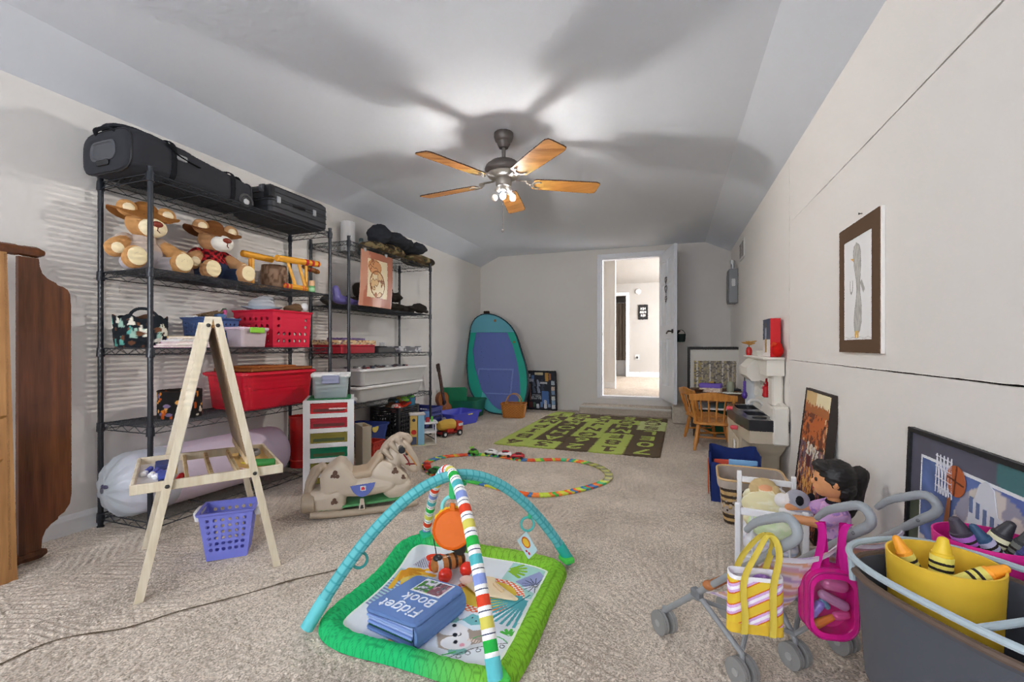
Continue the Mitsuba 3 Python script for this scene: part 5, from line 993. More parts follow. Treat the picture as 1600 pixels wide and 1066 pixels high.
# ---- hopscotch mat of foam tiles, toy track
def play_mat():
    t = Thing('alphabet_mat', 'green and brown foam puzzle mat with cut-out letters and numbers on the carpet', 'play mat', (-1.66, 4.10, .001), rz=-1.2)
    S = .312; GR, BR, PG = '#a5b25c', '#57493a', '#b8c084'
    rows = ['43217', 'BA680', 'IHGFE', 'PONML', 'MKJHS', 'YRKQC', 'TC95X']; dark = ['00101', '01101', '01001', '01011', '01010', '10000', '01111']
    def wave(i, edge):            # shared edge curve between neighbouring tiles
        pts = []
        for k in range(13):
            a, b = k / 13, (k + 1) / 13; d = .006 if k % 2 else -.006
            pts += [(a * S, d), (b * S, d)]
        return pts
    wv = wave(0, 0)
    for j, (line, dk) in enumerate(zip(rows, dark)):
        for i, ch in enumerate(line):
            x0, y0 = i * S, j * S
            bot = [(x0 + a, y0 + d) for a, d in wv]; top = [(x0 + a, y0 + S + d) for a, d in wv]
            lft = [(x0 + d, y0 + a) for a, d in wv]; rgt = [(x0 + S + d, y0 + a) for a, d in wv]
            poly = Polygon(bot[1:-1] + rgt[1:-1] + top[::-1][1:-1] + lft[::-1][1:-1]).buffer(0).buffer(-.0006)
            d_ = dk[i] == '1'
            col = BR if d_ else (PG if (j, i) in ((4, 4), (5, 4)) else GR)
            k = t.p('tile', prism(poly, .011), col, 'fabric', False)
            m = text(ch, .155, .0025, True); m = mv(m, (0, 0, 0), rz=180, s=(1.35, 1.25, 1))
            t.p('letter', mv(m, (x0 + S / 2, y0 + S / 2, .0105)), GR if d_ else BR, 'fabric', False, under=k)
    poly = sbox(.02, 7 * S + .012, S - .02, 7 * S + .12)
    t.p('tile', prism(poly, .011), GR, 'fabric', False)
play_mat()
def track():
    t = Thing('toy_track', 'winding loop of small multicoloured plastic track pieces on the carpet', 'toy track', (0, 0, .0035))
    P = spline([(-1.80, 3.07), (-1.89, 3.20), (-1.905, 3.32), (-1.87, 3.45), (-1.75, 3.57), (-1.55, 3.655), (-1.36, 3.63), (-1.17, 3.595), (-.97, 3.68), (-.76, 3.71), (-.58, 3.62), (-.468, 3.46), (-.435, 3.30), (-.465, 3.17), (-.55, 3.02), (-.67, 2.87), (-.81, 2.775), (-.945, 2.77), (-1.10, 2.825), (-1.27, 2.885), (-1.43, 2.91), (-1.60, 2.94), (-1.715, 2.985)], 165, True)
    cols = ['#e9692c', '#4cc04a', '#e6d648', '#d6432e', '#3f78b4', '#f08a3c', '#3fb878', '#cfe04e']
    r = np.random.default_rng(31); k = 0
    for i in range(165):
        a, b = P[i], P[(i + 1) % 165]; c = (a + b) / 2; d = b - a; L = np.linalg.norm(d)
        if r.random() < .72: k = (k + r.integers(1, 8)) % 8
        n_ = i / 165
        col = cols[k]
        if .44 < n_ < .57: col = ['#b9a860', '#6f7a3a', '#8a7a62', '#a9b84a'][i % 4]
        w = .058
        m = join(box(L * .88, w, .007, (0, 0, .0045), .0015), box(L * .94, .006, .012, (0, w / 2 - .003, .006), .001), box(L * .94, .006, .012, (0, -w / 2 + .003, .006), .001), box(L * 1.0, .016, .004, (0, 0, .003), .001))
        t.p('piece', mv(m, (c[0], c[1], .0005), rz=math.degrees(math.atan2(d[1], d[0]))), col, 'gloss', False)
    return P
TP = track()
def toy_car(name, label, x, y, rz, body, roof, L=.125, W_=.05, extra=()):
    t = Thing(name, label, 'toy car', (x, y, .0125), rz)
    t.p('body', loft([np.column_stack([np.full(16, s), np.cos(a) * W_ / 2 * k, .012 + h * (.5 + .5 * np.sign(np.sin(a)) * np.abs(np.sin(a)) ** .6)]) for a in [np.linspace(0, 6.2832, 16, endpoint=False)] for s, k, h in ((-L / 2, .7, .026), (-L / 2 + .01, .95, .034), (-L * .1, 1, .036), (L * .3, 1, .03), (L / 2 - .008, .9, .022), (L / 2, .6, .014))]), body, 'gloss', 40)
    t.p('cabin', mv(rbox(L * .5, W_ * .78, .02, .012, .006), (-L * .08, 0, .034)), roof, 'gloss', 40)
    for s in (-1, 1):
        t.p('window', bx(-L * .25, L * .1, s * W_ * .40 - .001, s * W_ * .40 + .001, .038, .05, .0005), '#20242a', 'gloss', False)
        for q in (-.3, .3): t.p('wheel', cyl((q * L, s * W_ * .36, .0115), (q * L, s * W_ * .52, .0115), .0115, n=14), '#1b1c1e', 'satin')
    for m, c in extra: t.p('trim', m, c, 'gloss', 40)
    return t
toy_car('toy_car', 'small green toy car with bulging eyes at the head of the line of cars', -1.65, 3.605, 158, '#5aa838', '#2c3a28', .10, extra=[(ell((.02, s * .014, .06), .011, 1), '#8fd04a') for s in (1, -1)])
toy_car('toy_car', 'white toy car second in the line on the track', -1.50, 3.648, 172, '#ecebea', '#f2f2f2', .125)
toy_car('toy_car', 'white and red toy race car third in the line on the track', -1.365, 3.628, 188, '#e6e4e4', '#b9242c', .125)
toy_car('toy_car', 'plain red toy car fourth in the line on the track', -1.235, 3.602, 190, '#b01f26', '#8e1a20', .115)
toy_car('toy_car', 'dark green domed toy car at the left bend of the track', -1.665, 2.965, 165, '#2b6a34', '#1f7a35', .13, .06)
toy_car('toy_car', 'red toy car at the left bend of the track, behind the green domed one', -1.80, 3.065, 130, '#c22f26', '#a3241e', .12, .055)
# ================================================================ baby play gym
def gym():
    t = Thing('baby_play_gym', 'baby play gym with a green padded mat and two crossing fabric arches', 'play gym')
    O = Polygon(spline([(-1.06, 1.165), (-1.135, 1.215), (-1.165, 1.40), (-1.205, 1.70), (-1.235, 1.87), (-1.19, 1.955), (-1.10, 1.975), (-.80, 1.955), (-.50, 1.935), (-.435, 1.895), (-.415, 1.80), (-.412, 1.50), (-.412, 1.25), (-.435, 1.175), (-.50, 1.15), (-.80, 1.15)], 200, True)).simplify(.0005)
    I = O.buffer(-.078)
    # padded border
    R = []
    for d, z in ((0, .004), (-.004, .022), (-.016, .036), (-.036, .042), (-.058, .036), (-.074, .022), (-.08, .010), (-.08, .003)):
        q = O.buffer(d) if d else O
        e = q.exterior; R.append(np.array([[*e.interpolate(s, normalized=True).coords[0], z] for s in np.linspace(0, 1, 900, endpoint=False)]))
    # keep the rings aligned by nearest angle from the centre
    c0 = np.array(O.centroid.coords[0]); ang = np.linspace(-np.pi, np.pi, 1100, endpoint=False); R2 = []
    for g in R:
        a = np.arctan2(g[:, 1] - c0[1], g[:, 0] - c0[0]); o = np.argsort(a); rr_ = np.hypot(g[:, 0] - c0[0], g[:, 1] - c0[1])
        r_ = np.interp(ang, np.r_[a[o][-1] - 2 * np.pi, a[o], a[o][0] + 2 * np.pi], np.r_[rr_[o][-1], rr_[o], rr_[o][0]])
        R2.append(np.column_stack([c0[0] + r_ * np.cos(ang), c0[1] + r_ * np.sin(ang), np.full(1100, g[0, 2])]))
    fine = []
    for a, b in zip(R2[:-1], R2[1:]): fine += [a + (b - a) * k / 3 for k in range(3)]
    pad = loft(fine + [R2[-1]], caps=False)
    v = np.array(pad.vertices); a = np.arctan2(v[:, 1] - c0[1], v[:, 0] - c0[0]); v[:, 2] += np.where(v[:, 2] > .02, .0022 * np.sin(a * 46) * np.sin(a * 17), 0); pad = mesh(v, pad.faces)
    def pc(P):
        x, y = P[:, 0], P[:, 1]; k = np.clip((-.62 - x + (1.45 - y) * .55) / .28, 0, 1)[:, None]
        base = lin('#7fbb35') * (1 - k) + lin('#27b46a') * k; back = np.clip((y - 1.85) / .1, 0, 1)[:, None] * np.clip((x + .95) / .2, 0, 1)[:, None]
        base = base * (1 - back) + lin('#93c94a') * back
        s = .030; u, w = x / s, y / s; f = lambda q: np.abs((q % 1) - .5) > .45
        ln = f(u) | f(w) | f(u + w)
        return np.where(ln[:, None], base * .62, base)
    t.p('padded_border', pad, pc, 'fabric', True)
    # printed centre
    Ib = O.buffer(-.072); x0, y0, x1, y1 = Ib.bounds
    n1, n2 = 300, 320
    g = gridmesh(lambda u, v_: (x0 + (x1 - x0) * u, y0 + (y1 - y0) * v_, u * 0 + .012), n1, n2)
    keep = shapely.contains_xy(Ib, g.vertices[:, 0], g.vertices[:, 1]); fk = keep[g.faces].all(1)
    top = trimesh.Trimesh(g.vertices, g.faces[fk], process=False); top.remove_unreferenced_vertices()
    def seg(P, a, b, w):
        a, b = np.array(a), np.array(b); d = b - a; s = np.clip(((P[:, :2] - a) @ d) / (d @ d), 0, 1); return np.hypot(*(P[:, :2] - a - s[:, None] * d).T) < w
    def leaf(c, a0, a1, n, L, w):
        def f(P):
            m = np.zeros(len(P), bool)
            for q in np.linspace(a0, a1, n): m |= seg(P, c, (c[0] + L * math.cos(q), c[1] + L * math.sin(q)), w) & (np.hypot(P[:, 0] - c[0], P[:, 1] - c[1]) > L * .12)
            return m
        return f
    el = lambda cx, cy, a, b, r=0: (lambda P: (((P[:, 0] - cx) * math.cos(r) + (P[:, 1] - cy) * math.sin(r)) / a) ** 2 + ((-(P[:, 0] - cx) * math.sin(r) + (P[:, 1] - cy) * math.cos(r)) / b) ** 2 < 1)
    poly = lambda pts: (lambda P: shapely.contains_xy(Polygon(pts), P[:, 0], P[:, 1]))
    cross = lambda f, h: (lambda P: f(P) & h(P))
    inb = O.buffer(-.088)
    palm = [((-.52, 1.60) , a_, .16) for a_ in np.linspace(3.6, 5.0, 9)]
    vine = [(-.666, 1.206), (-.63, 1.255), (-.594, 1.295), (-.54, 1.335), (-.48, 1.365)]
    layers = ['#dfe6ee',
        (poly([(-1.3, 1.1), (-.80, 1.1), (-.84, 1.35), (-1.3, 1.42)]), '#e6eaf2'),
        (lambda P: (P[:, 0] < -.93) & (P[:, 1] > 1.40) & (P[:, 1] < 1.66), '#a7ccd6'),
        (lambda P: (P[:, 0] < -1.0) & (P[:, 1] > 1.38) & (P[:, 1] < 1.58) & (np.abs(((P[:, 1] + P[:, 0] * .3) / .018) % 1 - .5) < .24), '#7f86b8'),
        (lambda P: (P[:, 1] > 1.62) & (P[:, 0] > -.66) & (P[:, 0] < -.45), '#a9d3cf'),
        (leaf((-1.085, 1.66), -1.35, .25, 6, .15, .011), '#e0b23e'), (leaf((-1.085, 1.66), -1.2, .1, 5, .09, .009), '#d0922e'),
        (el(-1.0, 1.60, .055, .03, .6), '#d9c064'),
        (poly([(-1.07, 1.70), (-1.0, 1.68), (-.97, 1.76), (-1.06, 1.79)]), '#c9cbd8'), (lambda P: poly([(-1.065, 1.705), (-1.005, 1.69), (-.975, 1.755), (-1.055, 1.78)])(P) & (np.abs((P[:, 0] * 1.2 + P[:, 1]) / .014 % 1 - .5) < .2), '#6d6a84'),
        (el(-.955, 1.785, .10, .05, -.15), '#d9402c'), (el(-.955, 1.785, .075, .03, -.15), '#ef6a3c'),
        (lambda P: el(-.955, 1.785, .09, .045, -.15)(P) & (np.abs((P[:, 0] * 1.3 - P[:, 1]) / .03 % 1 - .5) < .10), '#8f2a22'),
        (poly([(-.60, 1.72), (-.49, 1.66), (-.48, 1.78), (-.53, 1.83)]), '#98a0cc'), (poly([(-.56, 1.69), (-.50, 1.66), (-.49, 1.74)]), '#dfe3f2'),
        (el(-.672, 1.595, .145, .122, .3), '#e8ddd0'), (lambda P: el(-.672, 1.595, .145, .122, .3)(P) & (((P[:, 0] / .011).astype(int) + (P[:, 1] / .011).astype(int)) % 2 == 0), '#dc5a34'),
        (el(-.672, 1.60, .112, .092, .3), '#d8bb4a'), (el(-.60, 1.515, .018, .008, .4), '#dd7a2c'), (el(-.775, 1.555, .02, .01, .9), '#dd7a2c'),
        (leaf((-.66, 1.80), -.6, .9, 5, .075, .008), '#86b83c'),
        (leaf((-.515, 1.63), 3.35, 4.75, 12, .19, .0055), '#55a3ac'), (lambda P: seg(P, (-.515, 1.645), (-.60, 1.45), .003), '#2f7f8a'),
        (leaf((-.515, 1.72), 0, 6.28, 15, .055, .0016), '#1f2430'),
        (el(-.645, 1.325, .085, .062, .5), '#cfd3d6'),
        (poly([(-.745, 1.33), (-.735, 1.40), (-.69, 1.425), (-.63, 1.40), (-.585, 1.39), (-.565, 1.355), (-.585, 1.325), (-.62, 1.30), (-.63, 1.262), (-.70, 1.262)]), '#a89a8e'),
        (el(-.735, 1.405, .035, .028), '#7fb4ac'), (el(-.635, 1.268, .03, .018, .3), '#7fb4ac'),
        (el(-.698, 1.362, .052, .034, .45), '#e8e8ea'), (el(-.658, 1.302, .050, .034, .35), '#e8e8ea'), (el(-.655, 1.335, .026, .045, .45), '#e8e8ea'),
        (el(-.703, 1.38, .0075, .0095, .4), '#23262e'), (el(-.66, 1.304, .0075, .0095, .4), '#23262e'), (el(-.678, 1.336, .0085, .0105, .4), '#23262e'),
        (lambda P: (np.abs(np.hypot(P[:, 0] + .668, P[:, 1] - 1.343) - .008) < .0016) & (P[:, 0] > -.668), '#3a3a40'),
        (el(-.634, 1.298, .008, .009), '#e4a4b4'),
        (poly([(-.705, 1.40), (-.66, 1.475), (-.60, 1.47), (-.585, 1.405), (-.63, 1.375)]), '#d7e6ee'), (poly([(-.692, 1.418), (-.672, 1.462), (-.61, 1.455), (-.612, 1.418), (-.65, 1.40)]), '#74b9bd'), (el(-.663, 1.441, .003, .004), '#23262e'), (el(-.643, 1.428, .003, .004), '#23262e'),
        (lambda P: (P[:, 0] > -.63) & (P[:, 0] < -.59) & (P[:, 1] > 1.322) & (P[:, 1] < 1.336) & (np.abs(P[:, 0] / .009 % 1 - .5) < .3), '#e8d8cc'),
        (lambda P: seg(P, (-.71, 1.20), (-.64, 1.262), .003), '#4fae62'), (lambda P: (np.abs(np.hypot(P[:, 0] + .55, P[:, 1] - 1.30) - .075) < .002) & (P[:, 1] > 1.34), '#4fae62'),
        (leaf((-.51, 1.395), .3, 2.9, 5, .028, .006), '#4fae4a'), (leaf((-.475, 1.46), .3, 2.9, 4, .02, .005), '#3f9e5a')]
    for a_, b_ in zip(vine[:-1], vine[1:]): layers.append(((lambda a_, b_: lambda P: seg(P, a_, b_, .0013))(a_, b_), '#2a2d34'))
    for q in np.linspace(0, 1, 8):
        i = min(int(q * 4), 3); f_ = q * 4 - i; cx, cy = (vine[i][0] * (1 - f_) + vine[i + 1][0] * f_, vine[i][1] * (1 - f_) + vine[i + 1][1] * f_)
        layers.append(((lambda cx, cy: lambda P: np.abs(np.hypot(P[:, 0] - cx - .004, (P[:, 1] - cy + .014)) - .0075) < .0013)(cx, cy), '#2a2d34'))
    layers.append((lambda P: ~shapely.contains_xy(inb, P[:, 0], P[:, 1]), '#eef0ee'))
    t.p('printed_centre', top, cmask(*layers), 'matte', True, label='white centre printed with a sleepy sloth, leaves and a gingham round')
    for (x, y, c, a_) in ((-.80, 1.222, '#b3202c', 0), (-.857, 1.224, '#c9a46a', 0), (-.828, 1.223, '#b8d4dc', 0)): t.p('fabric_tag', box(.022, .028, .004, (x, y + .008, .0155), .001), c, 'fabric', False)
    # arches
    def arch(a, b, h, n=80, pw=1.9):
        a, b = np.array(a), np.array(b); s = np.linspace(-1, 1, n)
        s = np.sign(s) * np.abs(s) ** .85
        return np.column_stack([a + (b - a) * (q + 1) / 2 for q in s]).T if False else np.array([[*(a + (b - a) * (q + 1) / 2), .022 + h * (1 - abs(q) ** pw)] for q in s])
    A = arch((-1.155, 1.185), (-.425, 1.945), .448, 300); B = arch((-.455, 1.15), (-1.165, 1.975), .458, 260)
    dist = lambda P, L: (lambda d: np.interp(np.array([np.argmin(((L - p) ** 2).sum(1)) for p in P]), np.arange(len(L)), d))(np.r_[0, np.cumsum(np.linalg.norm(np.diff(L, axis=0), axis=1))])
    tm = tube(A, .0205, 20)
    idx = np.repeat(np.arange(len(A)), 20); ring_i = np.tile(np.arange(20), len(A))
    dA = np.r_[0, np.cumsum(np.linalg.norm(np.diff(A, axis=0), axis=1))]
    def teal(P):
        i = np.r_[idx, [0, len(A) - 1]]; r_ = np.r_[ring_i, [0, 0]]
        c = np.where(((i % 6 == 0) | (r_ % 5 == 0))[:, None], lin('#409aa1'), lin('#68b9be')); return c
    t.p('arch', tm, teal, 'fabric', True, label='teal checked fabric arch')
    v = np.array(tube(B, .0205, 16).vertices)
    seq = [('#d8492f', .030), ('#f2f2f0', .013), ('#4a5068', .003), ('#f2f2f0', .012), ('#8b9cd4', .030), ('#f2f2f0', .013), ('#3f4450', .003), ('#f2f2f0', .012), ('#56b3b8', .030), ('#f2f2f0', .013), ('#4a5068', .003), ('#f2f2f0', .012), ('#2fae4a', .030), ('#f2f2f0', .013), ('#4a5068', .003), ('#f2f2f0', .012), ('#d3cb62', .030), ('#f2f2f0', .013), ('#4a5068', .003), ('#f2f2f0', .012)]
    ends = np.cumsum([w_ for _, w_ in seq]); dB = np.r_[0, np.cumsum(np.linalg.norm(np.diff(B, axis=0), axis=1))]
    # bands with crisp edges: one short tube per band
    cuts = []; s = .075; k = 11
    total = dB[-1]
    at = lambda q: np.array([np.interp(q, dB, B[:, j]) for j in range(3)])
    stripes = []
    while s < total - .004:
        e = min(s + seq[k % 20][1], total)
        stripes.append((tube([at(s + (e - s) * f_) for f_ in np.linspace(0, 1, 4)], .0207, 16), seq[k % 20][0])); s = e; k += 1
    stripes.append((tube([at(.075 * f_) for f_ in np.linspace(0, 1, 6)], .0225, 16), '#62bfc6'))
    t.p('arch', stripes, mat='fabric', smooth=35, label='arch striped in red, white, blue, teal and green')
    ap = np.array((-.782, 1.567, .47))
    t.p('cross_strap', join(mv(box(.055, .055, .016, (0, 0, 0), .006), ap + [0, 0, -.03], rz=45), tube([ap + (.02, -.03, -.01), ap + (.03, -.045, -.04), ap + (.026, -.05, -.075)], .011, 8, flat=.4)), '#2fae62', 'satin')
    for (p_, c_) in ((A[:20], '#62c2c8'), (A[-20:], '#2fb0a4')): t.p('arch_end', tube(p_, .0225, 16), c_, 'satin')
    for x, y in ((-1.15, 1.945), (-.435, 1.925), (-.46, 1.175)): t.p('corner_loop', mv(rbox(.05, .07, .02, .012), (x, y, .03), rz=45), '#37b98c' if x < -.9 else '#4fbf50', 'fabric', False)
    # clips along the arches
    def tor(c, R_, r_, nrm, gap=0):
        nrm = np.array(nrm, float) / np.linalg.norm(nrm); a_, b_ = frame_of(nrm); q = np.linspace(0, 2 * np.pi, 28, endpoint=False)
        return tube(np.array(c) + R_ * (np.cos(q)[:, None] * a_ + np.sin(q)[:, None] * b_), r_, 8, True, flat=1)
    face = (.46, -.86, .2)
    return t, tor, face, ap
GYM, tor, face_, ap_ = gym()
c = np.array((-.772, 1.497, .372))
t = Thing('ring_toy', 'translucent teal ring hanging from the crossing of the arches', 'toy ring')
t.p('ring', tor(c, .036, .0075, face_), '#7fcfd0', 'gloss')
t.p('strap', join(box(.024, .008, .06, c + [0, 0, .058], .003), box(.018, .008, .035, c + [0, 0, -.05], .003)), '#2fae62', 'satin')
t = Thing('orange_mirror_toy', 'flat orange disc toy hanging below the teal ring of the play gym', 'hanging toy')
d = np.array((-.752, 1.462, .305)); nr = np.array(face_) / np.linalg.norm(face_)
def disc(m, off): a_ = np.cross([0, 0, 1.0], nr); a_ /= np.linalg.norm(a_); return onplane(m, d + nr * off, -a_ if np.cross(-a_, np.cross(nr, -a_)) @ nr > 0 else a_, np.cross(nr, -a_))
t.p('disc', disc(prism(Point(0, 0).buffer(.066, quad_segs=14), .012), -.006), '#dd6a1e', 'satin', False)
t.p('rim', tor(d, .066, .007, nr), '#d45f17', 'fabric'); t.p('petals', disc(prism(unary_union([dot(.066 * math.cos(q), .066 * math.sin(q), .014, 8) for q in np.linspace(3.4, 5.6, 9)]), .006), -.011), '#e7c23c', 'fabric', False, label='yellow ray edge')
t.p('loop', box(.02, .006, .028, d + [0, 0, .08], .002), '#d8702a', 'fabric')
t = Thing('ring_toy', 'small teal ring clipped to the left of the teal arch', 'toy ring')
c = np.array((-1.052, 1.325, .205)); t.p('ring', tor(c, .026, .005, (.62, -.76, .2)), '#3f9a96', 'gloss'); t.p('clip', mv(ell((0, 0, 0), (.010, .022, .016), 1), c + [.0, .0, .036]), '#3fbf8a', 'satin')
t = Thing('card_toy', 'teal ring and pale blue diamond card clipped to the teal arch\'s right side', 'hanging toy')
c = np.array((-.572, 1.795, .222)); t.p('ring', tor(c, .027, .005, face_), '#4fb5b0', 'gloss'); t.p('clip', ell(c + [0.008, .012, .034], (.010, .016, .016), 1), '#3fbf8a', 'satin')
cc = c + np.array((.0, -.004, -.085)); dm = lambda m, off: onplane(m, cc + np.array(face_) * off, (.90, -.38, -.05), (-.10, -.12, .98))
t.p('card', dm(prism(Polygon([(0, -.058), (.052, -.004), (.006, .056), (-.05, .0)]).buffer(.004), .004), 0), '#c3dfe6', 'fabric', False)
t.p('face_print', dm(prism(Point(-.006, .010).buffer(.024), .002), .0065), '#c8641e', 'satin', False); t.p('face_print', dm(prism(Point(-.006, .010).buffer(.018), .002), .0075), '#e8c23a', 'satin', False)
t.p('cherry_print', dm(prism(unary_union([dot(.004, -.036, .006), dot(-.010, -.030, .005)]), .002), .0065), '#c23048', 'satin', False)

# ---- on the mat
def fidget_book():
    t = Thing('cloth_book', 'thick blue denim cloth book lettered Fidget Book lying on the play gym mat', 'book', (-.842, 1.362, .0135), rz=-12, s=1.08)
    W_, D_, H_ = .215, .235, .074
    den = lambda P: lin('#6480b4') * (.9 + .22 * meshkit.noise(P * [400, 60, 400]))[:, None]
    cv = lambda z, h: mv(rbox(W_, D_, h, .018, .003), (0, 0, z))
    t.p('cover', [(cv(.0, .010), den), (mv(loft([ring(rr(W_, D_, .02), 0), ring(rr(W_ + .004, D_ + .004, .022), .006), ring(rr(W_ - .004, D_ - .004, .022), .014)]), (0, 0, H_ - .014), ry=-3.5), den), (mv(loft([np.column_stack([W_ / 2 - .012 + .020 * np.cos(a) , a * 0 + y, H_ / 2 - .001 + (H_ / 2 - .001) * np.sin(a)]) for a in [np.linspace(-1.57, 1.57, 14)] for y in (-D_ / 2 + .004, D_ / 2 - .004)], caps=True)), den)], mat='fabric', smooth=40)
    for i, (z, c) in enumerate(((.013, '#1f4a46'), (.022, '#7f98cc'), (.032, '#9fb2dc'), (.042, '#8aa0d0'), (.051, '#a6b8e0'))):
        t.p('page', mv(box(W_ - .03 + .004 * i, D_ - .012, .008, (-.004, -.004 * (i % 2), 0), .003), (0, 0, z + .004), ry=-1.2), c, 'fabric', False)
    top = lambda m, x, y: mv(mv(m, (x, y, 0)), (0, 0, H_ - .0002), ry=-3.5)
    t.p('photo_border', top(prism(sbox(-.062, -.042, .062, .042), .0012), .012, .066), '#e4e4ea', 'matte', False)
    def pic(P):
        c = np.tile(lin('#7a7f8c'), (len(P), 1)); n = meshkit.fbm(P * 60, 3); m = meshkit.fbm(P * 45 + 4, 3)
        L = P[:, 0] < .015; c[L & (n > .5)] = lin('#3f7a3a'); c[L & (n < .42)] = lin('#c8ccd4'); c[~L & (n > .46)] = lin('#7a4a58'); c[~L & (m > .54)] = lin('#b08a9a'); c[~L & (n < .4)] = lin('#4a3a48'); c[L & (m > .57)] = lin('#8fbf4a'); return c
    t.p('photo', top(mv(gridmesh(lambda u, v: (-.056 + .112 * u, -.036 + .072 * v, u * 0 + .0022), 40, 30)), .012, .066), pic, 'satin', True)
    for s, y in (('Fidget', -.066), ('Book', -.010)):
        t.p('lettering', top(mv(text(s, .041, .0022), rz=180), -.002 if s == 'Fidget' else .018, y), '#e9ecf4', 'satin', False)
    t.p('ribbon', box(.03, .014, .002, (-W_ / 2 - .004, -.02, .02), .0005), '#8a2a34', 'fabric', False)
fidget_book()
def pull_toy():
    t = Thing('pull_toy', 'wooden pull-along toy with four red ball wheels, striped body and antenna on the mat', 'wooden toy', (-.877, 1.688, .0125), rz=52)
    for x in (-.048, .048):
        for s in (-1, 1): t.p('wheel', ell((x, s * .052, .029), (.029, .022, .029), 3), '#d92f1e', 'gloss')
        t.p('axle', cyl((x, -.045, .029), (x, .045, .029), .004, n=8), '#8a5a30', 'satin')
    t.p('body', [(turned((-.085, 0, .052), (.065, 0, .052), [(0, .012), (.05, .026), (.3, .031), (.75, .031), (.95, .025), (1, .010)], 24), '#a96a35')], mat='gloss', smooth=35)
    for a in (-.02, .01, .04): t.p('stripe', cyl((a, 0, .052), (a + .011, 0, .052), .0316, n=24), '#3a2416', 'gloss')
    t.p('collar', cyl((-.066, 0, .052), (-.045, 0, .052), .0322, n=24), '#c9d3d8', 'gloss')
    an = t.p('antenna', cyl((-.06, .0, .075), (-.072, .012, .165), .0022, n=8), '#262626', 'satin'); t.p('antenna_tip', ell((-.072, .012, .168), .0085), '#3fae4a', 'gloss', under=an)
    t.p('antenna_base', ell((-.058, 0, .08), (.02, .02, .014)), '#2b2b2c', 'gloss')
    for s in (-1, 1): t.p('wing', mv(cyl((0, -.004, 0), (0, .004, 0), .030, n=24), (.035, s * .018, .108), rx=s * 14, rz=8), '#33302e', 'gloss')
    t.p('wing_hub', mv(box(.05, .012, .035, (.045, 0, .102), .004)), '#b98a52', 'satin')
pull_toy()
def comforter():
    t = Thing('doll_comforter', 'flat cream cloth comforter doll with a pink face lying on the gingham print', 'comforter toy', (-.69, 1.625, .0128), rz=-8)
    hl = lambda *ps: m3.Manifold.batch_hull([ellm(p, r) for p, r in ps])
    b = blob([hl(((-.075, .01, .010), (.032, .034, .010)), ((.0, .0, .008), (.03, .06, .008))), hl(((.0, .0, .008), (.03, .058, .008)), ((.06, -.01, .007), (.05, .03, .007)), ((.13, -.015, .006), (.02, .012, .006))), hl(((-.01, .06, .007), (.02, .02, .007)), ((-.07, .055, .006), (.012, .012, .006)))], .006, 5)
    t.p('body', b, '#e2cfae', 'plush', True)
    t.p('head', ell((-.088, -.002, .016), (.030, .027, .014)), '#e8c8bc', 'plush')
    t.p('eye', join(tube([(-.108, -.012, .024), (-.112, -.007, .0225), (-.110, -.001, .0235)], .0012, 4), tube([(-.098, -.022, .0215), (-.101, -.026, .0185)], .0012, 4)), '#6a2a4a', 'matte')
    t.p('arm', blob([hl(((.03, .02, .018), (.009, .009, .007)), ((.075, -.005, .016), (.008, .008, .006)))], .004, 3), '#d9bf98', 'plush', True)
comforter()
# ================================================================ right side: desk corner, play kitchen, bins, dolls
def chair(label, x, y, rz):
    t = Thing('child_chair', label, 'chair', (x, y, 0.001), rz, group=None)      # the sitter faces own +y
    L_ = [(0, .011), (.08, .015), (.16, .012), (.2, .018), (.5, .019), (.62, .013), (.68, .018), (.9, .016), (1, .012)]
    sw = .165
    for sx in (-1, 1):
        for y0, y1 in ((-.16, -.115), (.16, .11)): t.p('leg', turned((sx * .155, y0, 0), (sx * .12, y1, .245), L_, 12), mat='wood_oak', smooth=40)
    t.p('seat', loft([ring(rr(.31, .30, .06), .238), ring(rr(.34, .33, .07), .246), ring(rr(.34, .33, .07), .262), ring(rr(.32, .31, .06), .27)]), mat='wood_oak', smooth=40)
    for sx in (-1, 1): t.p('stretcher', turned((sx * .142, -.145, .10), (sx * .142, .145, .10), [(0, .007), (.5, .011), (1, .007)], 10), mat='wood_oak', smooth=40)
    t.p('stretcher', turned((-.14, 0, .10), (.14, 0, .10), [(0, .007), (.5, .011), (1, .007)], 10), mat='wood_oak', smooth=40)
    for sx in (-1, 1): t.p('back_post', turned((sx * .145, -.13, .262), (sx * .175, -.20, .50), [(0, .012), (.15, .017), (.3, .012), (.6, .018), (.85, .014), (1, .011)], 12), mat='wood_oak', smooth=40)
    for k in range(4): t.p('spindle', turned((-.09 + .06 * k, -.135, .262), (-.105 + .07 * k, -.195, .49), [(0, .006), (.5, .008), (1, .006)], 8), mat='wood_oak', smooth=40)
    cr = lambda u, v: ((u - .5) * .40, -.205 - .02 * np.cos((u - .5) * np.pi) + .012 * v - .0, .475 + v * (.062 + .012 * np.cos((u - .5) * np.pi * 2)))
    t.p('crest_rail', sheet(lambda u, v: (cr(u, v)[0], -.19 - .022 * np.cos((u - .5) * np.pi) - .015 * v, cr(u, v)[2]), 18, 6, .016), mat='wood_oak', smooth=40)
chair('honey oak child\'s spindle-back chair seen from behind, nearest the play kitchen', .362, 4.635, -4)
chair('honey oak child\'s spindle-back chair turned sideways behind the other one', .33, 5.03, -70)
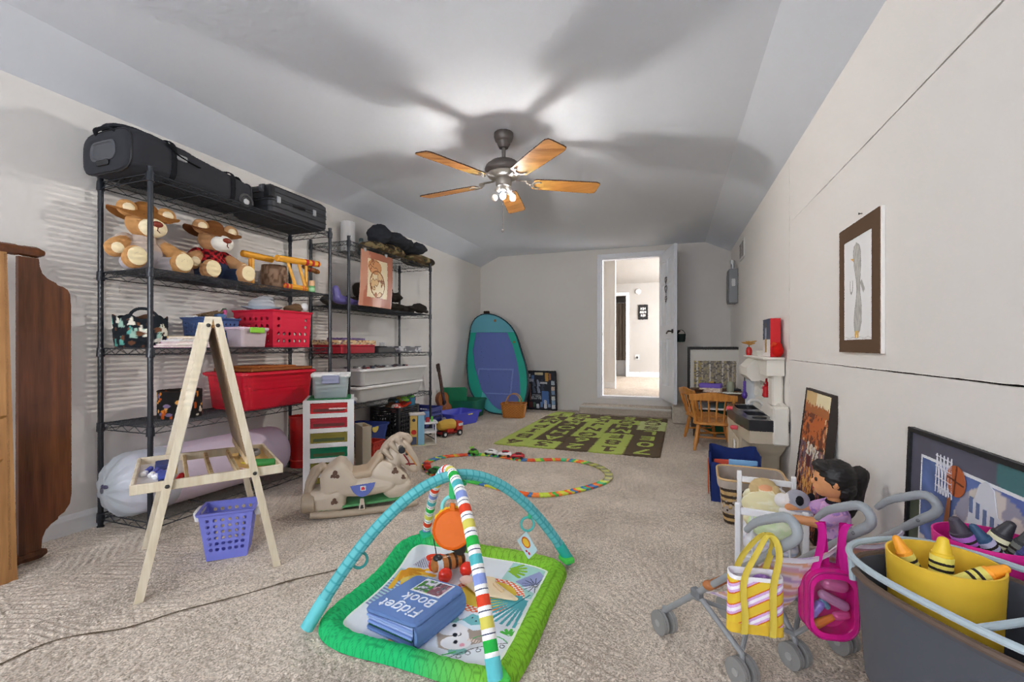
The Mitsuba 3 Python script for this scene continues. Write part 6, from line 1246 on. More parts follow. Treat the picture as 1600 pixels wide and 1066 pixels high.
def desk():
    t = Thing('child_table', 'low dark brown child\'s table with a white lower shelf behind the oak chairs', 'table', (.47, 5.52, 0))
    t.p('top', box(.52, .64, .025, (0, 0, .4575), .005), '#5a3f2a', 'satin', False)
    for sx in (-1, 1):
        for sy in (-1, 1): t.p('leg', box(.04, .04, .444, (sx * .235, sy * .295, .2225), .004), '#4a3424', 'satin', False)
    t.p('apron', bx(-.22, .22, -.305, -.29, .37, .445, .002), '#5a3f2a', 'satin', False)
    t.p('shelf', box(.50, .58, .018, (0, 0, .295), .003), '#e6e6e8', 'satin', False, label='white shelf')
    t.p('back_panel', bx(-.22, .22, .28, .29, .02, .444, .002), '#6a5644', 'satin', False)
desk()
one('green_storage_bin', 'dark green bin under the child\'s table', 'bin', tub(.22, .24, .26, .28, .22, .004, .03, .01, .015), '#1f5a3c', 'satin', loc=(.47, 5.50, .002))
one('teal_box', 'dark teal box on the white shelf under the child\'s table top', 'box', rbox(.12, .12, .06, .01), '#1f4a44', 'satin', loc=(.52, 5.32, .3045))
t = Thing('craft_case', 'purple-lidded box with a cream printed body on the child\'s table', 'box', (.40, 5.36, .4705), rz=-14)
t.p('body', gbox(.21, .13, .045, 24), printed('#d9c2ae', ['#b48a7a', '#efe4d6'], 3, 60), 'satin', True); t.p('lid', mv(rbox(.22, .14, .045, .012), (0, 0, .045)), '#6f55b8', 'satin')
one('wooden_knob_toy', 'small yellow wooden toy on the purple-lidded box', 'toy', [(ell((0, 0, .012), (.028, .022, .012)), '#c9a85a'), (ell((.03, .01, .01), (.012, .012, .010), 1), '#3a332c')], loc=(.41, 5.37, .561))
t = Thing('glass_jar', 'clear jar of small things at the right end of the child\'s table', 'jar', (.60, 5.42, .4705))
t.p('jar', lathe([(.001, 0), (.035, 0), (.038, .01), (.038, .08), (.03, .095), (.03, .11), (.026, .11), (.026, .094), (.033, .078), (.033, .008), (.001, .008)], 24), '#b9c0a8', 'clear'); t.p('contents', rubble(.035, .035, .07, 12, ['#9a8a5a', '#5a6a4a', '#c9c0a0'], 2, .012, .008), mat='satin', smooth=False, kind='stuff')
for i, (x, y, a, c, w, d_) in enumerate(((.57, 5.27, 20, '#e6e6e2', .13, .18), (.63, 5.23, -12, '#d6dad0', .11, .15))):
    one('paper_sheet', ('white paper lying at the right front of the child\'s table', 'grey white paper at the right edge of the child\'s table')[i], 'paper', box(w, d_, .002, (0, 0, .001), .0005), c, 'matte', False, loc=(x, y, .4705 + .0022 * i), rz=a)
one('brown_bowl', 'brown wooden bowl at the left end of the child\'s table', 'bowl', lathe([(.001, 0), (.03, 0), (.055, .03), (.05, .03), (.028, .006), (.001, .006)], 24), '#6b4a34', 'satin', loc=(.275, 5.30, .4705))
one('book', 'small dark book leaning flat on the right of the child\'s table', 'book', box(.12, .16, .02, (0, 0, .01), .003), '#33363c', 'satin', False, loc=(.655, 5.62, .4705), rz=8)

def birch():
    t = Thing('birch_picture', 'black framed picture of birch trunks standing on the raised platform in the corner', 'picture frame', (.49, 6.02, .2145), rx=5)     # face -y
    W_, H_ = .62, .75
    F = lambda poly, d, y: onplane(prism(poly, d), (0, y, 0), (1, 0, 0), (0, 0, 1))
    t.p('frame', F(sbox(-W_ / 2, 0, W_ / 2, H_).difference(sbox(-W_ / 2 + .03, .03, W_ / 2 - .03, H_ - .03)), .03, 0), '#22201e', 'satin', False)
    t.p('mat_board', F(sbox(-W_ / 2 + .028, .028, W_ / 2 - .028, H_ - .028), .006, -.004), '#d9d6cf', 'matte', False)
    g = gridmesh(lambda u, v: ((u - .5) * (W_ - .15), u * 0 - .0115, .10 + v * (H_ - .27)), 130, 90)
    def pc(P):
        n = meshkit.fbm(np.column_stack([P[:, 0] * 50, P[:, 2] * 60, P[:, 0] * 0]), 3)
        c = lin('#958d84') * (.7 + .6 * n)[:, None]; c[(n > .57)] = lin('#aea281'); c[(n < .34)] = lin('#6f6962'); c[(P[:, 0] < -.14) & (n > .52)] = lin('#b5a264')
        for x, w, k in ((-.20, .010, 0), (-.135, .007, 1), (-.055, .008, 0), (.02, .005, 1), (.085, .009, 0), (.15, .006, 0), (.20, .008, 1)): 
            m = np.abs(P[:, 0] - x - .004 * np.sin(P[:, 2] * 9 + x * 40)) < w; c[m] = lin('#d9d4cc') if k == 0 else lin('#bdb6ac'); c[m & (n < .4)] = lin('#6d6862')
        return c
    t.p('print', g, pc, 'matte', True, label='print of pale birch trunks in undergrowth')
birch()
def elec():
    t = Thing('electrical_panel', 'grey electrical disconnect box on the right wall near the far corner', 'electrical box', (XR - .001, 6.07, 1.49))
    t.p('body', mv(rbox(.10, .24, .41, .008, .004), (-.05, 0, 0)), '#7d7f81', 'steel', False); t.p('door', bx(-.106, -.1, -.11, .11, .03, .36, .002), '#8a8c8e', 'steel', False)
    t.p('sticker', bx(-.1005, -.0995, -.05, .05, .20, .27, 0), '#d9dadb', 'matte', False) if False else t.p('sticker', bx(-.07, -.03, -.1215, -.1201, .20, .29, 0), '#d5d6d7', 'matte', False)
    t.p('conduit', join(cyl((-.05, 0, .409), (-.05, 0, .52), .022), cyl((-.05, 0, .49), (-.05, 0, .53), .03)), '#cfd1d3', 'steel'); t.p('conduit', cyl((-.05, -.05, .409), (-.05, -.05, .47), .02), '#b9bbbd', 'steel')
elec()
t = Thing('wall_vent', 'small white double vent plate high on the right wall near the far corner', 'vent', (XR - .001, 5.58, 1.94))
t.p('plate', bx(-.012, 0, -.17, .17, 0, .21, .004), '#dcdcda', 'satin', False)
for y in (-.08, .08): t.p('louvre', bx(-.016, -.011, y - .055, y + .055, .025, .185, .003), '#8e8c88', 'satin', False)
# things on the door
def on_door(u, v, w): return (DOOR_M @ np.array([u, w, v, 1]))[:3]
t = Thing('door_ornament', 'dark metal ornament of linked hearts hanging on the open door', 'ornament', on_door(.40, 1.60, -.0365), rz=-76)
ht = lambda s: [( s * .016 * math.sin(q) ** 3 * 1.0, -.004, s * (.013 * math.cos(q) - .005 * math.cos(2 * q) - .002 * math.cos(3 * q))) for q in np.linspace(0, 2 * np.pi, 24, endpoint=False)]
t.p('wire', cyl((0, -.004, .03), (0, -.004, -.32), .0022, n=6), '#5c5a58', 'steel')
for z, s in ((.0, 3.2), (-.12, 3.8), (-.25, 3.0)): t.p('heart', mv(tube(ht(s), .004, 6, True), (0, 0, z)), '#565452', 'steel')
t.p('hook', tube([(0, -.002, .03), (0, -.008, .045), (0, -.002, .055)], .003, 6), '#8a8886', 'steel')
t = Thing('hanging_basket', 'small woven basket striped green, black and cream hanging from the outer door handle', 'basket', on_door(.66, .775, .075))
t.p('weave', loft([ring(np.array([(math.cos(q) * r_, math.sin(q) * r_) for q in np.linspace(0, 6.2832, 28, endpoint=False)]), z) for r_, z in ((.052, 0), (.058, .02), (.063, .06), (.066, .10), (.063, .10), (.06, .06), (.05, .005))]), lambda P: np.array([lin(('#22423c', '#1d2624', '#c9c4ae', '#2c5a4e', '#1d2624', '#3a6a5a', '#222b28')[min(int(z / .0148), 6)]) for z in P[:, 2]]), 'fabric', True)
t.p('handle', tube(spline([(-.06, 0, .095), (-.03, 0, .145), (.0, 0, .152), (.03, 0, .145), (.06, 0, .095)], 16), .004, 6), '#2a3330', 'fabric')

# ---- play kitchen
def kitchen():
    t = Thing('play_kitchen', 'beige plastic toy kitchen with a black sink counter standing against the right wall', 'play kitchen')
    bg, wh, bk = '#b8ab96', '#ddd9cf', '#2a2b2f'
    Y0, Y1 = 3.44, 4.36
    ctr = Polygon([(.735, Y0), (.735, Y1), (.46, Y1), (.44, 4.05), (.455, 3.75), (.50, Y0)])
    t.p('counter_base', prism(ctr, .085, .305), bg, 'satin', False)
    basin = unary_union([Polygon(rr(.13, .22, .04) + [.585, 3.78]), Polygon(rr(.15, .28, .05) + [.575, 4.15])])
    t.p('counter_top', prism(ctr.buffer(.006).difference(basin), .075, .39), bk, 'gloss', False)
    t.p('counter_top', prism(basin.buffer(.002), .03, .392), '#1c1d20', 'gloss', False)
    t.p('cabinet', bx(.475, .735, 3.72, Y1 - .02, .002, .306, .012), bg, 'satin', False)
    t.p('door', bx(.464, .476, 3.75, 4.02, .03, .27, .006), '#c9bda8', 'satin', False); t.p('door', bx(.464, .476, 4.06, 4.36, .03, .27, .006), '#c9bda8', 'satin', False)
    t.p('door_inset', bx(.460, .465, 3.79, 3.98, .06, .24, .004), '#a89b86', 'satin', False)
    t.p('white_sticker', bx(.4585, .4602, 3.84, 3.93, .10, .24, 0), '#e6e6e6', 'matte', False)
    t.p('basin_foot', loft([ring(rr(.20, .20, .02) + [.635, 3.57], .002), ring(rr(.11, .12, .02) + [.645, 3.60], .03), ring(rr(.12, .13, .02) + [.645, 3.60], .20), ring(rr(.19, .20, .02) + [.632, 3.58], .27), ring(rr(.22, .22, .02) + [.625, 3.57], .306)]), bg, 'satin', 30)
    # backsplash and tower
    t.p('backsplash', hullmesh([(x, y, z) for y, z in ((Y0 + .005, .47), (Y1 - .01, .47)) for x, z2 in ((.655, .466), (.735, .466))  for z in (.466,)] + [(.735, Y0 + .005, .56), (.70, Y0 + .005, .56), (.735, Y1 - .01, .62), (.70, Y1 - .01, .62)]), wh, 'satin', False)
    t.p('end_block', bx(.64, .737, Y0 - .012, Y0 + .10, .30, .555, .01), wh, 'satin', False)
    t.p('post', bx(.665, .737, 3.60, 3.74, .54, .84, .012), wh, 'satin', False)
    t.p('post', bx(.665, .737, 4.30, 4.40, .54, .84, .012), wh, 'satin', False)
    t.p('back_wall', bx(.727, .737, 3.70, 4.36, .54, .84, 0), '#cfc9bc', 'satin', False)
    arch = sbox(3.57, .76, 4.47, .885).difference(Point(4.0, .69).buffer(.17, quad_segs=16)).union(unary_union([Point(4.02, .80).buffer(.135, quad_segs=14).intersection(sbox(3.5, .86, 4.5, 1))]))
    t.p('arch_shelf', onplane(prism(Polygon([(-y, z) for y, z in arch.exterior.coords]), .10), (.738, 0, 0), (0, -1, 0), (0, 0, 1)) if False else onplane(prism(Polygon([(-y, z) for y, z in arch.exterior.coords]), .11), (.627 + .0, 0, 0) if False else (.737, 0, 0), (0, -1, 0), (0, 0, 1)), wh, 'satin', False)
    t.p('top_ledge', bx(.60, .737, 3.55, 4.46, .872, .892, .008), wh, 'satin', False)
    t.p('hood', hullmesh([(x, y, z) for y in (4.02, 4.42) for x, z in ((.735, .69), (.735, .87), (.60, .69), (.565, .73), (.565, .80), (.63, .87))]), wh, 'satin', False)
    t.p('side_panel', bx(.60, .73, 4.34, 4.37, .46, .72, .004), '#c9cdd0', 'satin', False)
    f = spline([(.68, 3.98, .455), (.675, 3.98, .50), (.65, 3.97, .535), (.61, 3.965, .545), (.575, 3.96, .53), (.57, 3.96, .515)], 24)
    t.p('faucet', join(tube(f, [.018] * 6 + [.014] * 18, 12), cyl((.68, 3.98, .463), (.68, 3.98, .475), .03)), '#d6d4d0', 'gloss', 40)
    for y, c in ((3.88, '#7f97a0'), (4.08, '#c9c7c2')): t.p('tap', join(cyl((.69, y, .464), (.69, y, .50), .012), box(.014, .04, .01, (.69, y, .505), .003)), c, 'gloss')
    for y, z in ((3.96, .475), (3.70, .365)): t.p('knob', join(cyl((.455, y, z), (.428, y, z), .016), ell((.425, y, z), .017)), '#d9505a', 'gloss', label='pink red knob')
    t.p('burner', lathe([(.001, 0), (.05, 0), (.05, .006), (.001, .006)], 24) if False else mv(lathe([(.001, 0), (.045, 0), (.045, .006), (.001, .006)], 24), (.58, 3.56, .465)), '#1b1c1e', 'satin')
    t.p('hook_rail', tube([(.60, 3.62, .70), (.60, 3.66, .72), (.64, 3.67, .70)], .004, 6), '#9a958c', 'steel')
kitchen()
zt = .8935
t = Thing('hardback_book', 'thick book with a navy and white cover and red spine standing on the play kitchen', 'book', (.690, 3.75, zt))
t.p('cover', [(bx(-.032, .032, -.125, -.121, 0, .275, .001), '#c8141c'), (bx(-.034, -.031, -.125, .125, .125, .275, .0005), '#2c3850'), (bx(-.034, -.031, -.125, .125, 0, .125, .0005), '#dcd6d2'), (bx(.031, .034, -.125, .125, 0, .275, .0005), '#c8141c')], mat='satin', smooth=False)
t.p('pages', bx(-.031, .031, -.121, .12, .003, .272, 0), '#e6e0d4', 'matte', False)
t.p('cover_figure', [(bx(-.0355, -.034, -.02, .05, .03, .13, .0002), '#a88a5c'), (bx(-.0355, -.034, -.01, .045, .13, .215, .0002), '#8a8f9c'), (mv(ell((0, 0, 0), (.001, .025, .028), 1), (-.0348, .02, .225)), '#4a4238')], mat='satin', smooth=False)
t = Thing('flower_pouch', 'bright red cloth pouch with a red flower on top of the play kitchen', 'pouch', (.695, 3.58 - .02 + .005, zt)) 
t.p('pouch', blob([ellm((0, 0, .045), (.034, .05, .045)), ellm((.0, .01, .08), (.028, .035, .025))], .008, 5), '#c01c18', 'fabric', True)
t.p('flower', join(*[ell((-.03 + .006 * k, .012 * math.cos(k * 1.3), .082 + .014 * math.sin(k * 1.3)), (.012, .014, .012), 1) for k in range(5)]), '#c9442a', 'fabric', kind='stuff')
t = Thing('dried_flower', 'golden brown paper flower in a small red vase on the play kitchen', 'flower', (.63, 4.36, .8925))
t.p('vase', lathe([(.001, 0), (.02, 0), (.026, .03), (.02, .06), (.012, .07), (.001, .07)], 18), '#b3201c', 'gloss')
t.p('petal', join(*[mv(ell((0, 0, 0), (.035, .016, .007), 1), (.028 * math.cos(a), .028 * math.sin(a), .105 + .01 * math.cos(3 * a)), rz=math.degrees(a), ry=-15) for a in np.linspace(0, 6.28, 8)[:-1]]), '#b98a48', 'fabric', kind='stuff'); t.p('stem', cyl((0, 0, .06), (0, 0, .105), .004, n=6), '#5a4a38', 'satin'); t.p('flower_centre', ell((0, 0, .112), (.016, .016, .010)), '#d6a04a', 'fabric')
t = Thing('toy_ladle', 'purple toy utensil hanging on the play kitchen panel', 'toy utensil', (.588, 4.30, .50))
t.p('spoon', [(ell((0, 0, .05), (.022, .03, .035)), '#4b2f8c'), (cyl((0, 0, .07), (0, 0, .17), .011), '#55389a')], mat='gloss'); t.p('ring', tube([(0, .014 * math.cos(q), .185 + .014 * math.sin(q)) for q in np.linspace(0, 6.28, 14, endpoint=False)], .003, 6, True), '#2c2c30', 'satin')
t = Thing('toy_phone', 'red toy bottle with a pink round label on the play kitchen ledge', 'toy', (.665, 3.80, .588))
t.p('bottle', [(rbox(.05, .07, .085, .015, .006), '#b51820'), (mv(rbox(.03, .04, .03, .01), (0, 0, .085)), '#a3141c'), (cyl((0, 0, .11), (0, 0, .14), .007), '#8a1218')], mat='gloss'); t.p('label', mv(cyl((-.0265, 0, 0), (-.025, 0, 0), .018, n=18), (0, 0, .045)), '#e0a8a4', 'satin')

# ---- bins along the right wall
def navy_bin():
    t = Thing('fabric_cube', 'navy collapsible fabric bin of books, nearest the play kitchen on the floor', 'fabric bin', (.375, 3.20, .001), rz=-3)
    w, d, h, q = .27, .30, .29, .005
    for a in range(4):
        c_, s_ = math.cos(a * math.pi / 2), math.sin(a * math.pi / 2)
        W_, D_ = (w, d) if a % 2 == 0 else (d, w); hh = h - .055 if a == 3 else h
        t.p('side', mv(sheet(lambda u, v: (W_ / 2 + .010 * np.sin(u * 3.14) * v + .003 * np.sin(u * 14) * v, (u - .5) * D_, v * (hh + .012 * np.cos(u * 6.28))), 16, 10, q), rz=90 * a), '#24336a', 'fabric', True)
    t.p('bottom', box(w, d, .006, (0, 0, .004), .001), '#24336a', 'fabric', False)
    t.p('side_print', mv(bx(-w / 2 - .018, -w / 2 - .012, -.10, .11, .03, .21, .001), (0, 0, 0)), '#b5562c', 'satin', False, label='orange printed patch')
    return t
navy_bin()
one('picture_book', 'red and orange picture book standing in the navy bin', 'book', box(.10, .015, .24, (0, 0, .12), .002), '#c8452c', 'satin', False, loc=(.30, 3.11, .012), rx=-4)
one('picture_book', 'light blue picture book standing in the navy bin', 'book', box(.16, .015, .25, (0, 0, .125), .002), '#7fb0dc', 'satin', False, loc=(.415, 3.085, .012), rx=-4)
one('picture_book', 'navy picture book standing in the navy bin', 'book', box(.14, .02, .23, (0, 0, .115), .002), '#2a3f78', 'satin', False, loc=(.37, 3.16, .012), rx=-4)
def wicker():
    t = Thing('wicker_basket', 'black and natural striped woven basket with a grey cloth liner on the floor', 'basket', (.415, 2.82, .001), rz=-3)
    W_, D_, H_ = .33, .33, .235; e = .3
    og = oring(W_, D_, .05, 240); al = np.arange(240)
    wv_ = loft([ring(og * ((.84 + .16 * v) * (1 + .012 * np.sin(al * 2 * np.pi / 8 + np.pi * (j // 4))[:, None] * math.sin((j % 4 + .5) / 4 * math.pi))), .003 + v * H_) for j, v in enumerate(np.linspace(0, 1, 57))], caps=False)
    t.p('weave', wv_, lambda P: np.where(((P[:, 2] / .036) % 1 < .5)[:, None], lin('#35291f'), lin('#b99a68')), 'satin', True)
    t.p('bottom', mv(rbox(W_ * .8, D_ * .8, .006, .03), (0, 0, .001)), '#7a6444', 'satin', False)
    a = np.linspace(0, 6.28319, 70, endpoint=False); q = lambda k, z: np.column_stack([np.sign(np.cos(a)) * np.abs(np.cos(a)) ** e * W_ / 2 * k, np.sign(np.sin(a)) * np.abs(np.sin(a)) ** e * D_ / 2 * k, a * 0 + z])
    t.p('liner', loft([q(1.035, H_ - .035), q(1.045, H_ - .03), q(1.05, H_ + .0), q(1.03, H_ + .012), q(.98, H_ + .008), q(.955, H_ - .05), q(.9, .06)], caps=False), '#a99d92', 'fabric', 40, label='grey cloth liner')
    t.p('rim', tube(q(1.03, H_ + .012), .006, 6, True), '#c9a878', 'satin')
    return t
wicker()
heap('folded_blanket', 'grey blanket folded inside the striped wicker basket', 'blanket', [E_((0, 0, .06), (.10, .10, .06))], '#8f8880', (.415, 2.82, .02))
def painting():
    t = Thing('market_print', 'tall framed reddish print of a crowded street lettered 1996, leaning on the right wall', 'picture frame', (.645, 2.76, .003), ry=6.2)       # face -x
    W_, H_ = .45, .735
    F = lambda poly, d, x: onplane(prism(poly, d), (x, 0, 0), (0, -1, 0), (0, 0, 1))
    t.p('frame', F(sbox(-W_ / 2, 0, W_ / 2, H_).difference(sbox(-W_ / 2 + .012, .012, W_ / 2 - .012, H_ - .012)), .035, .035), '#2b211c', 'satin', False)
    g = gridmesh(lambda u, v: (u * 0 + .004, (.5 - u) * (W_ - .02), .012 + v * (H_ - .024)), 110, 160)
    def pc(P):
        u, v = .5 - P[:, 1] / W_, P[:, 2] / H_
        n = meshkit.fbm(np.column_stack([u * 14, v * 26, u * 0]), 3); m = meshkit.fbm(np.column_stack([u * 30, v * 22, u * 0 + 5]), 3)
        c = lin('#8a4a2a') * (.45 + 1.1 * n)[:, None]
        c[(m > .56)] = lin('#b9683a'); c[(n > .60)] = lin('#d8b48a'); c[(n < .36)] = lin('#3a2620'); c[(m < .38) & (v < .6)] = lin('#6a4a5a')
        s = (v > .83) ; c[s] = lin('#cfae78'); c[s & (u > .45)] = lin('#e8dcb4'); c[s & (v < .86 + .06 * m)] = lin('#a5602f')
        s = (v > .62) & (v < .83) & (np.abs(u - .45) < .42 - (v - .62) * .2); c[s & (n > .45)] = lin('#b8602c'); c[s & (n <= .45)] = lin('#6a3420')
        s = (np.hypot((u - .45) / .22, (v - .28) / .18) < 1); c[s & (m > .45)] = lin('#c8743a'); c[s & (m > .57)] = lin('#e2b26a')
        s = (v > .45) & (v < .60) & (np.abs((u * 7) % 1 - .5) < .2); c[s] = lin('#6a5560')
        s = (np.abs(u - .42) < .07) & (v > .44) & (v < .53); c[s] = lin('#5a2422')
        return c
    t.p('print', g, pc, 'satin', True)
    t.p('backing', F(sbox(-W_ / 2 + .01, .01, W_ / 2 - .01, H_ - .01), .006, .014), '#4a3528', 'matte', False)
    t.p('lettering', onplane(text('1996', .062, .003, True), (.0035, -.02, .415), (0, -1, -.1), (0, -.1, 1)), '#d8d0c0', 'satin', False, label='pale numerals 1996')
painting()

# ---- doll bed and its sleepers
BX, BY = .405, 2.275
def doll_bed():
    t = Thing('doll_bed', 'white wooden doll bed with four square posts behind the doll strollers', 'doll bed', (BX, BY, .001), rz=-8)
    w, d = .235, .50
    for sx in (-1, 1):
        for sy in (-1, 1): t.p('post', bx(sx * w / 2 - .011, sx * w / 2 + .011, sy * d / 2 - .011, sy * d / 2 + .011, 0, .325 if sy < 0 else .335, .003), '#e6e7ea', 'satin', False)
    for sy in (-1, 1):
        for z in (.295, .10): t.p('end_rail', bx(-w / 2 + .011, w / 2 - .011, sy * d / 2 - .007, sy * d / 2 + .007, z - .014, z + .014, .002), '#e6e7ea', 'satin', False)
        for x in (-.065, 0, .065): t.p('bar', cyl((x, sy * d / 2, .112), (x, sy * d / 2, .283), .004, n=8), '#d9dce0', 'satin')
    for sx in (-1, 1): t.p('side_rail', bx(sx * w / 2 - .007, sx * w / 2 + .007, -d / 2 + .011, d / 2 - .011, .10, .135, .002), '#e6e7ea', 'satin', False)
    t.p('base', bx(-w / 2 + .008, w / 2 - .008, -d / 2 + .008, d / 2 - .008, .11, .12, 0), '#d8d2c6', 'satin', False)
doll_bed()
heap('doll_mattress', 'white flowered doll mattress showing at the head of the doll bed', 'mattress', [m3.Manifold.batch_hull([sphere_m((x, y, .03), .03, 12) for x in (-.07, .07) for y in (-.20, .20)])], printed('#e2e2ea', ['#c9b4c4', '#b9c4dc'], 2, 60), (BX, BY, .1225), rz=-8, disp=.004)
heap('doll_blanket', 'pale yellow blanket drawn over the sleeping doll', 'blanket', [E_((0, .05, .05), (.105, .15, .055)), E_((.0, .16, .06), (.10, .05, .045)), E_((0, -.10, .035), (.095, .12, .03))], printed('#ddd6ae', ['#e6e2c6'], 6, 18), (BX - .005, BY, .186), rz=-8, disp=.02)
heap('doll_quilt', 'pale green quilt bunched at the foot of the doll bed', 'blanket', [E_((0, -.02, .05), (.10, .07, .05)), E_((.05, -.02, .07), (.06, .05, .03))], printed('#c6d6ac', ['#d6dfc0'], 3, 22), (BX - .012, BY - .185, .186), rz=-8, disp=.02)
t = Thing('sleeping_doll', 'blond doll tucked up in the doll bed with only its forehead showing', 'doll', (BX + .015, BY + .17, .19))
t.p('head', ell((0, .01, .075), (.048, .05, .045), 3), '#d69a72', 'satin'); hair = blob([ellm((0, .03, .08), (.062, .055, .055)), ellm((-.045, .0, .07), (.025, .05, .04)), ellm((.045, .0, .07), (.025, .05, .04))], .008, 4)
hv = np.array(hair.vertices); hv += hair.vertex_normals * (.008 * (meshkit.fbm(hv * [90, 30, 60], 2) - .4))[:, None]; t.p('hair', mesh(hv, hair.faces), '#c3ab7e', 'plush', True)
heap('white_cushion', 'small white frilled cushion at the head of the doll bed', 'cushion', [E_((0, 0, .04), (.05, .04, .045))], '#e6e2e6', (BX + .075, BY + .235, .19), disp=.015)
def animal_plush():
    t = Thing('plush_raccoon', 'small grey plush animal with black ears lying at the foot of the doll bed', 'plush toy', (.485, 2.13, .283))
    t.p('body', blob([ellm((0, 0, .05), (.047, .05, .045)), ellm((-.05, .02, .04), (.03, .03, .03)), cap((-.06, -.03, .012), .014, (.03, -.045, .014), .016)], .007, 5), lambda P: np.where((P[:, 0] < -.035)[:, None] | (P[:, 2] < .02)[:, None], lin('#e2dede'), lin('#9a9aa4')), 'plush', True)
    for x, y in ((-.002, -.047), (.052, .01)): t.p('ear', ell((x, y, .065), (.014, .010, .020)), '#1f1f22', 'plush')
animal_plush()
one('toy_owl', 'tan plush ear of a toy poking up behind the doll bed head', 'plush toy', blob([ellm((0, 0, .03), (.03, .022, .035)), ellm((.015, 0, .065), (.014, .012, .02))], .006, 4), '#b0865a', 'plush', True, loc=(.545, 2.60, .235)) if False else None
def standing_doll():
    t = Thing('dark_haired_doll', 'doll with a dark ponytail and lilac top standing by the right wall, facing left', 'doll', (.585, 2.02, .001), rz=176, s=1.10)     # faces own +x
    hl = lambda *ps: m3.Manifold.batch_hull([sphere_m(p, r, 18) for p, r in ps])
    body = blob([hl(((0, s * .025, .23), .036) if True else 0, ((0, -.025, .23), .036), ((0, .03, .30), .034), ((0, -.03, .30), .034)) for s in (1,)] + [cap((0, s * .035, .21), .034, (.005, s * .04, .115), .026) for s in (1, -1)] + [cap((.005, s * .04, .115), .026, (0, s * .042, .03), .018) for s in (1, -1)] + [cap((0, s * .042, .03), .018, (.03, s * .045, .018), .017) for s in (1, -1)] + [cap((0, s * .055, .315), .021, (.06, s * .075, .285), .018) for s in (1, -1)] + [cap((.06, s * .075, .285), .018, (.13, s * .06, .285), .013) for s in (1, -1)] + [cap((0, 0, .32), .02, (.005, 0, .36), .019)], .007, 6)
    t.p('body', body, '#c98a5c', 'satin', True)
    top = blob([m3.Manifold.batch_hull([sphere_m((0, s * .028, z), r, 18) for s in (1, -1) for z, r in ((.225, .042), (.30, .039))])] + [cap((0, s * .055, .315), .026, (.045, s * .071, .292), .025) for s in (1, -1)], .007, 5)
    t.p('top', top, printed('#c39bc8', ['#d8a4c4', '#9a78b4'], 4, 55), 'fabric', True); t.p('collar', tube([(.024 * math.cos(q), .024 * math.sin(q), .342) for q in np.linspace(0, 6.28, 18, endpoint=False)], .006, 6, True), '#23202a', 'fabric')
    t.p('trousers', blob([cap((0, s * .035, .215), .041, (.005, s * .04, .12), .033) for s in (1, -1)] + [cap((.005, s * .04, .12), .033, (0, s * .042, .045), .026) for s in (1, -1)], .007, 4), '#5a5270', 'fabric', True)
    H = np.array((.01, 0, .415)); hm = blob([ellm(H, (.055, .05, .062)), ellm(H + (.022, 0, -.022), (.034, .036, .036)), ellm(H + (.055, 0, -.008), (.008, .009, .010))], .006, 3)
    hd = t.p('head', hm, '#d09264', 'satin', True)
    for s in (1, -1): t.p('eye', ell(H + (.050, s * .02, .004), (.004, .008, .007)), '#2a1a12', 'gloss', under=hd); t.p('ear', ell(H + (-.002, s * .050, -.004), (.010, .006, .014)), '#c98a5c', 'satin', under=hd)
    t.p('mouth', ell(H + (.053, 0, -.03), (.004, .012, .004), 1), '#a8483c', 'satin', under=hd)
    def hair(ms, nm, fr):
        m = blob(ms, .006, 4); v = np.array(m.vertices); v += m.vertex_normals * (.009 * (meshkit.fbm(v * fr, 2) - .5))[:, None]; t.p(nm, mesh(v, m.faces), '#1d1918', 'satin', True, under=hd)
    hair([ellm(H + (-.012, 0, .016), (.060, .058, .060)), ellm(H + (.028, 0, .047), (.030, .044, .022)), ellm(H + (-.035, 0, -.02), (.036, .05, .045))], 'hair', [60, 60, 160])
    hair([cap(H + (-.06, -.01, .015), .020, H + (-.085, -.035, .02), .030), cap(H + (-.085, -.035, .02), .030, H + (-.075, -.055, -.07), .030), cap(H + (-.075, -.055, -.07), .03, H + (-.06, -.05, -.13), .012)], 'ponytail', [110, 110, 30])
    t.p('hair_tie', ell(H + (-.066, -.018, .018), (.012, .022, .020)), '#e0329c', 'fabric', under=hd, label='bright pink hair tie')
standing_doll()

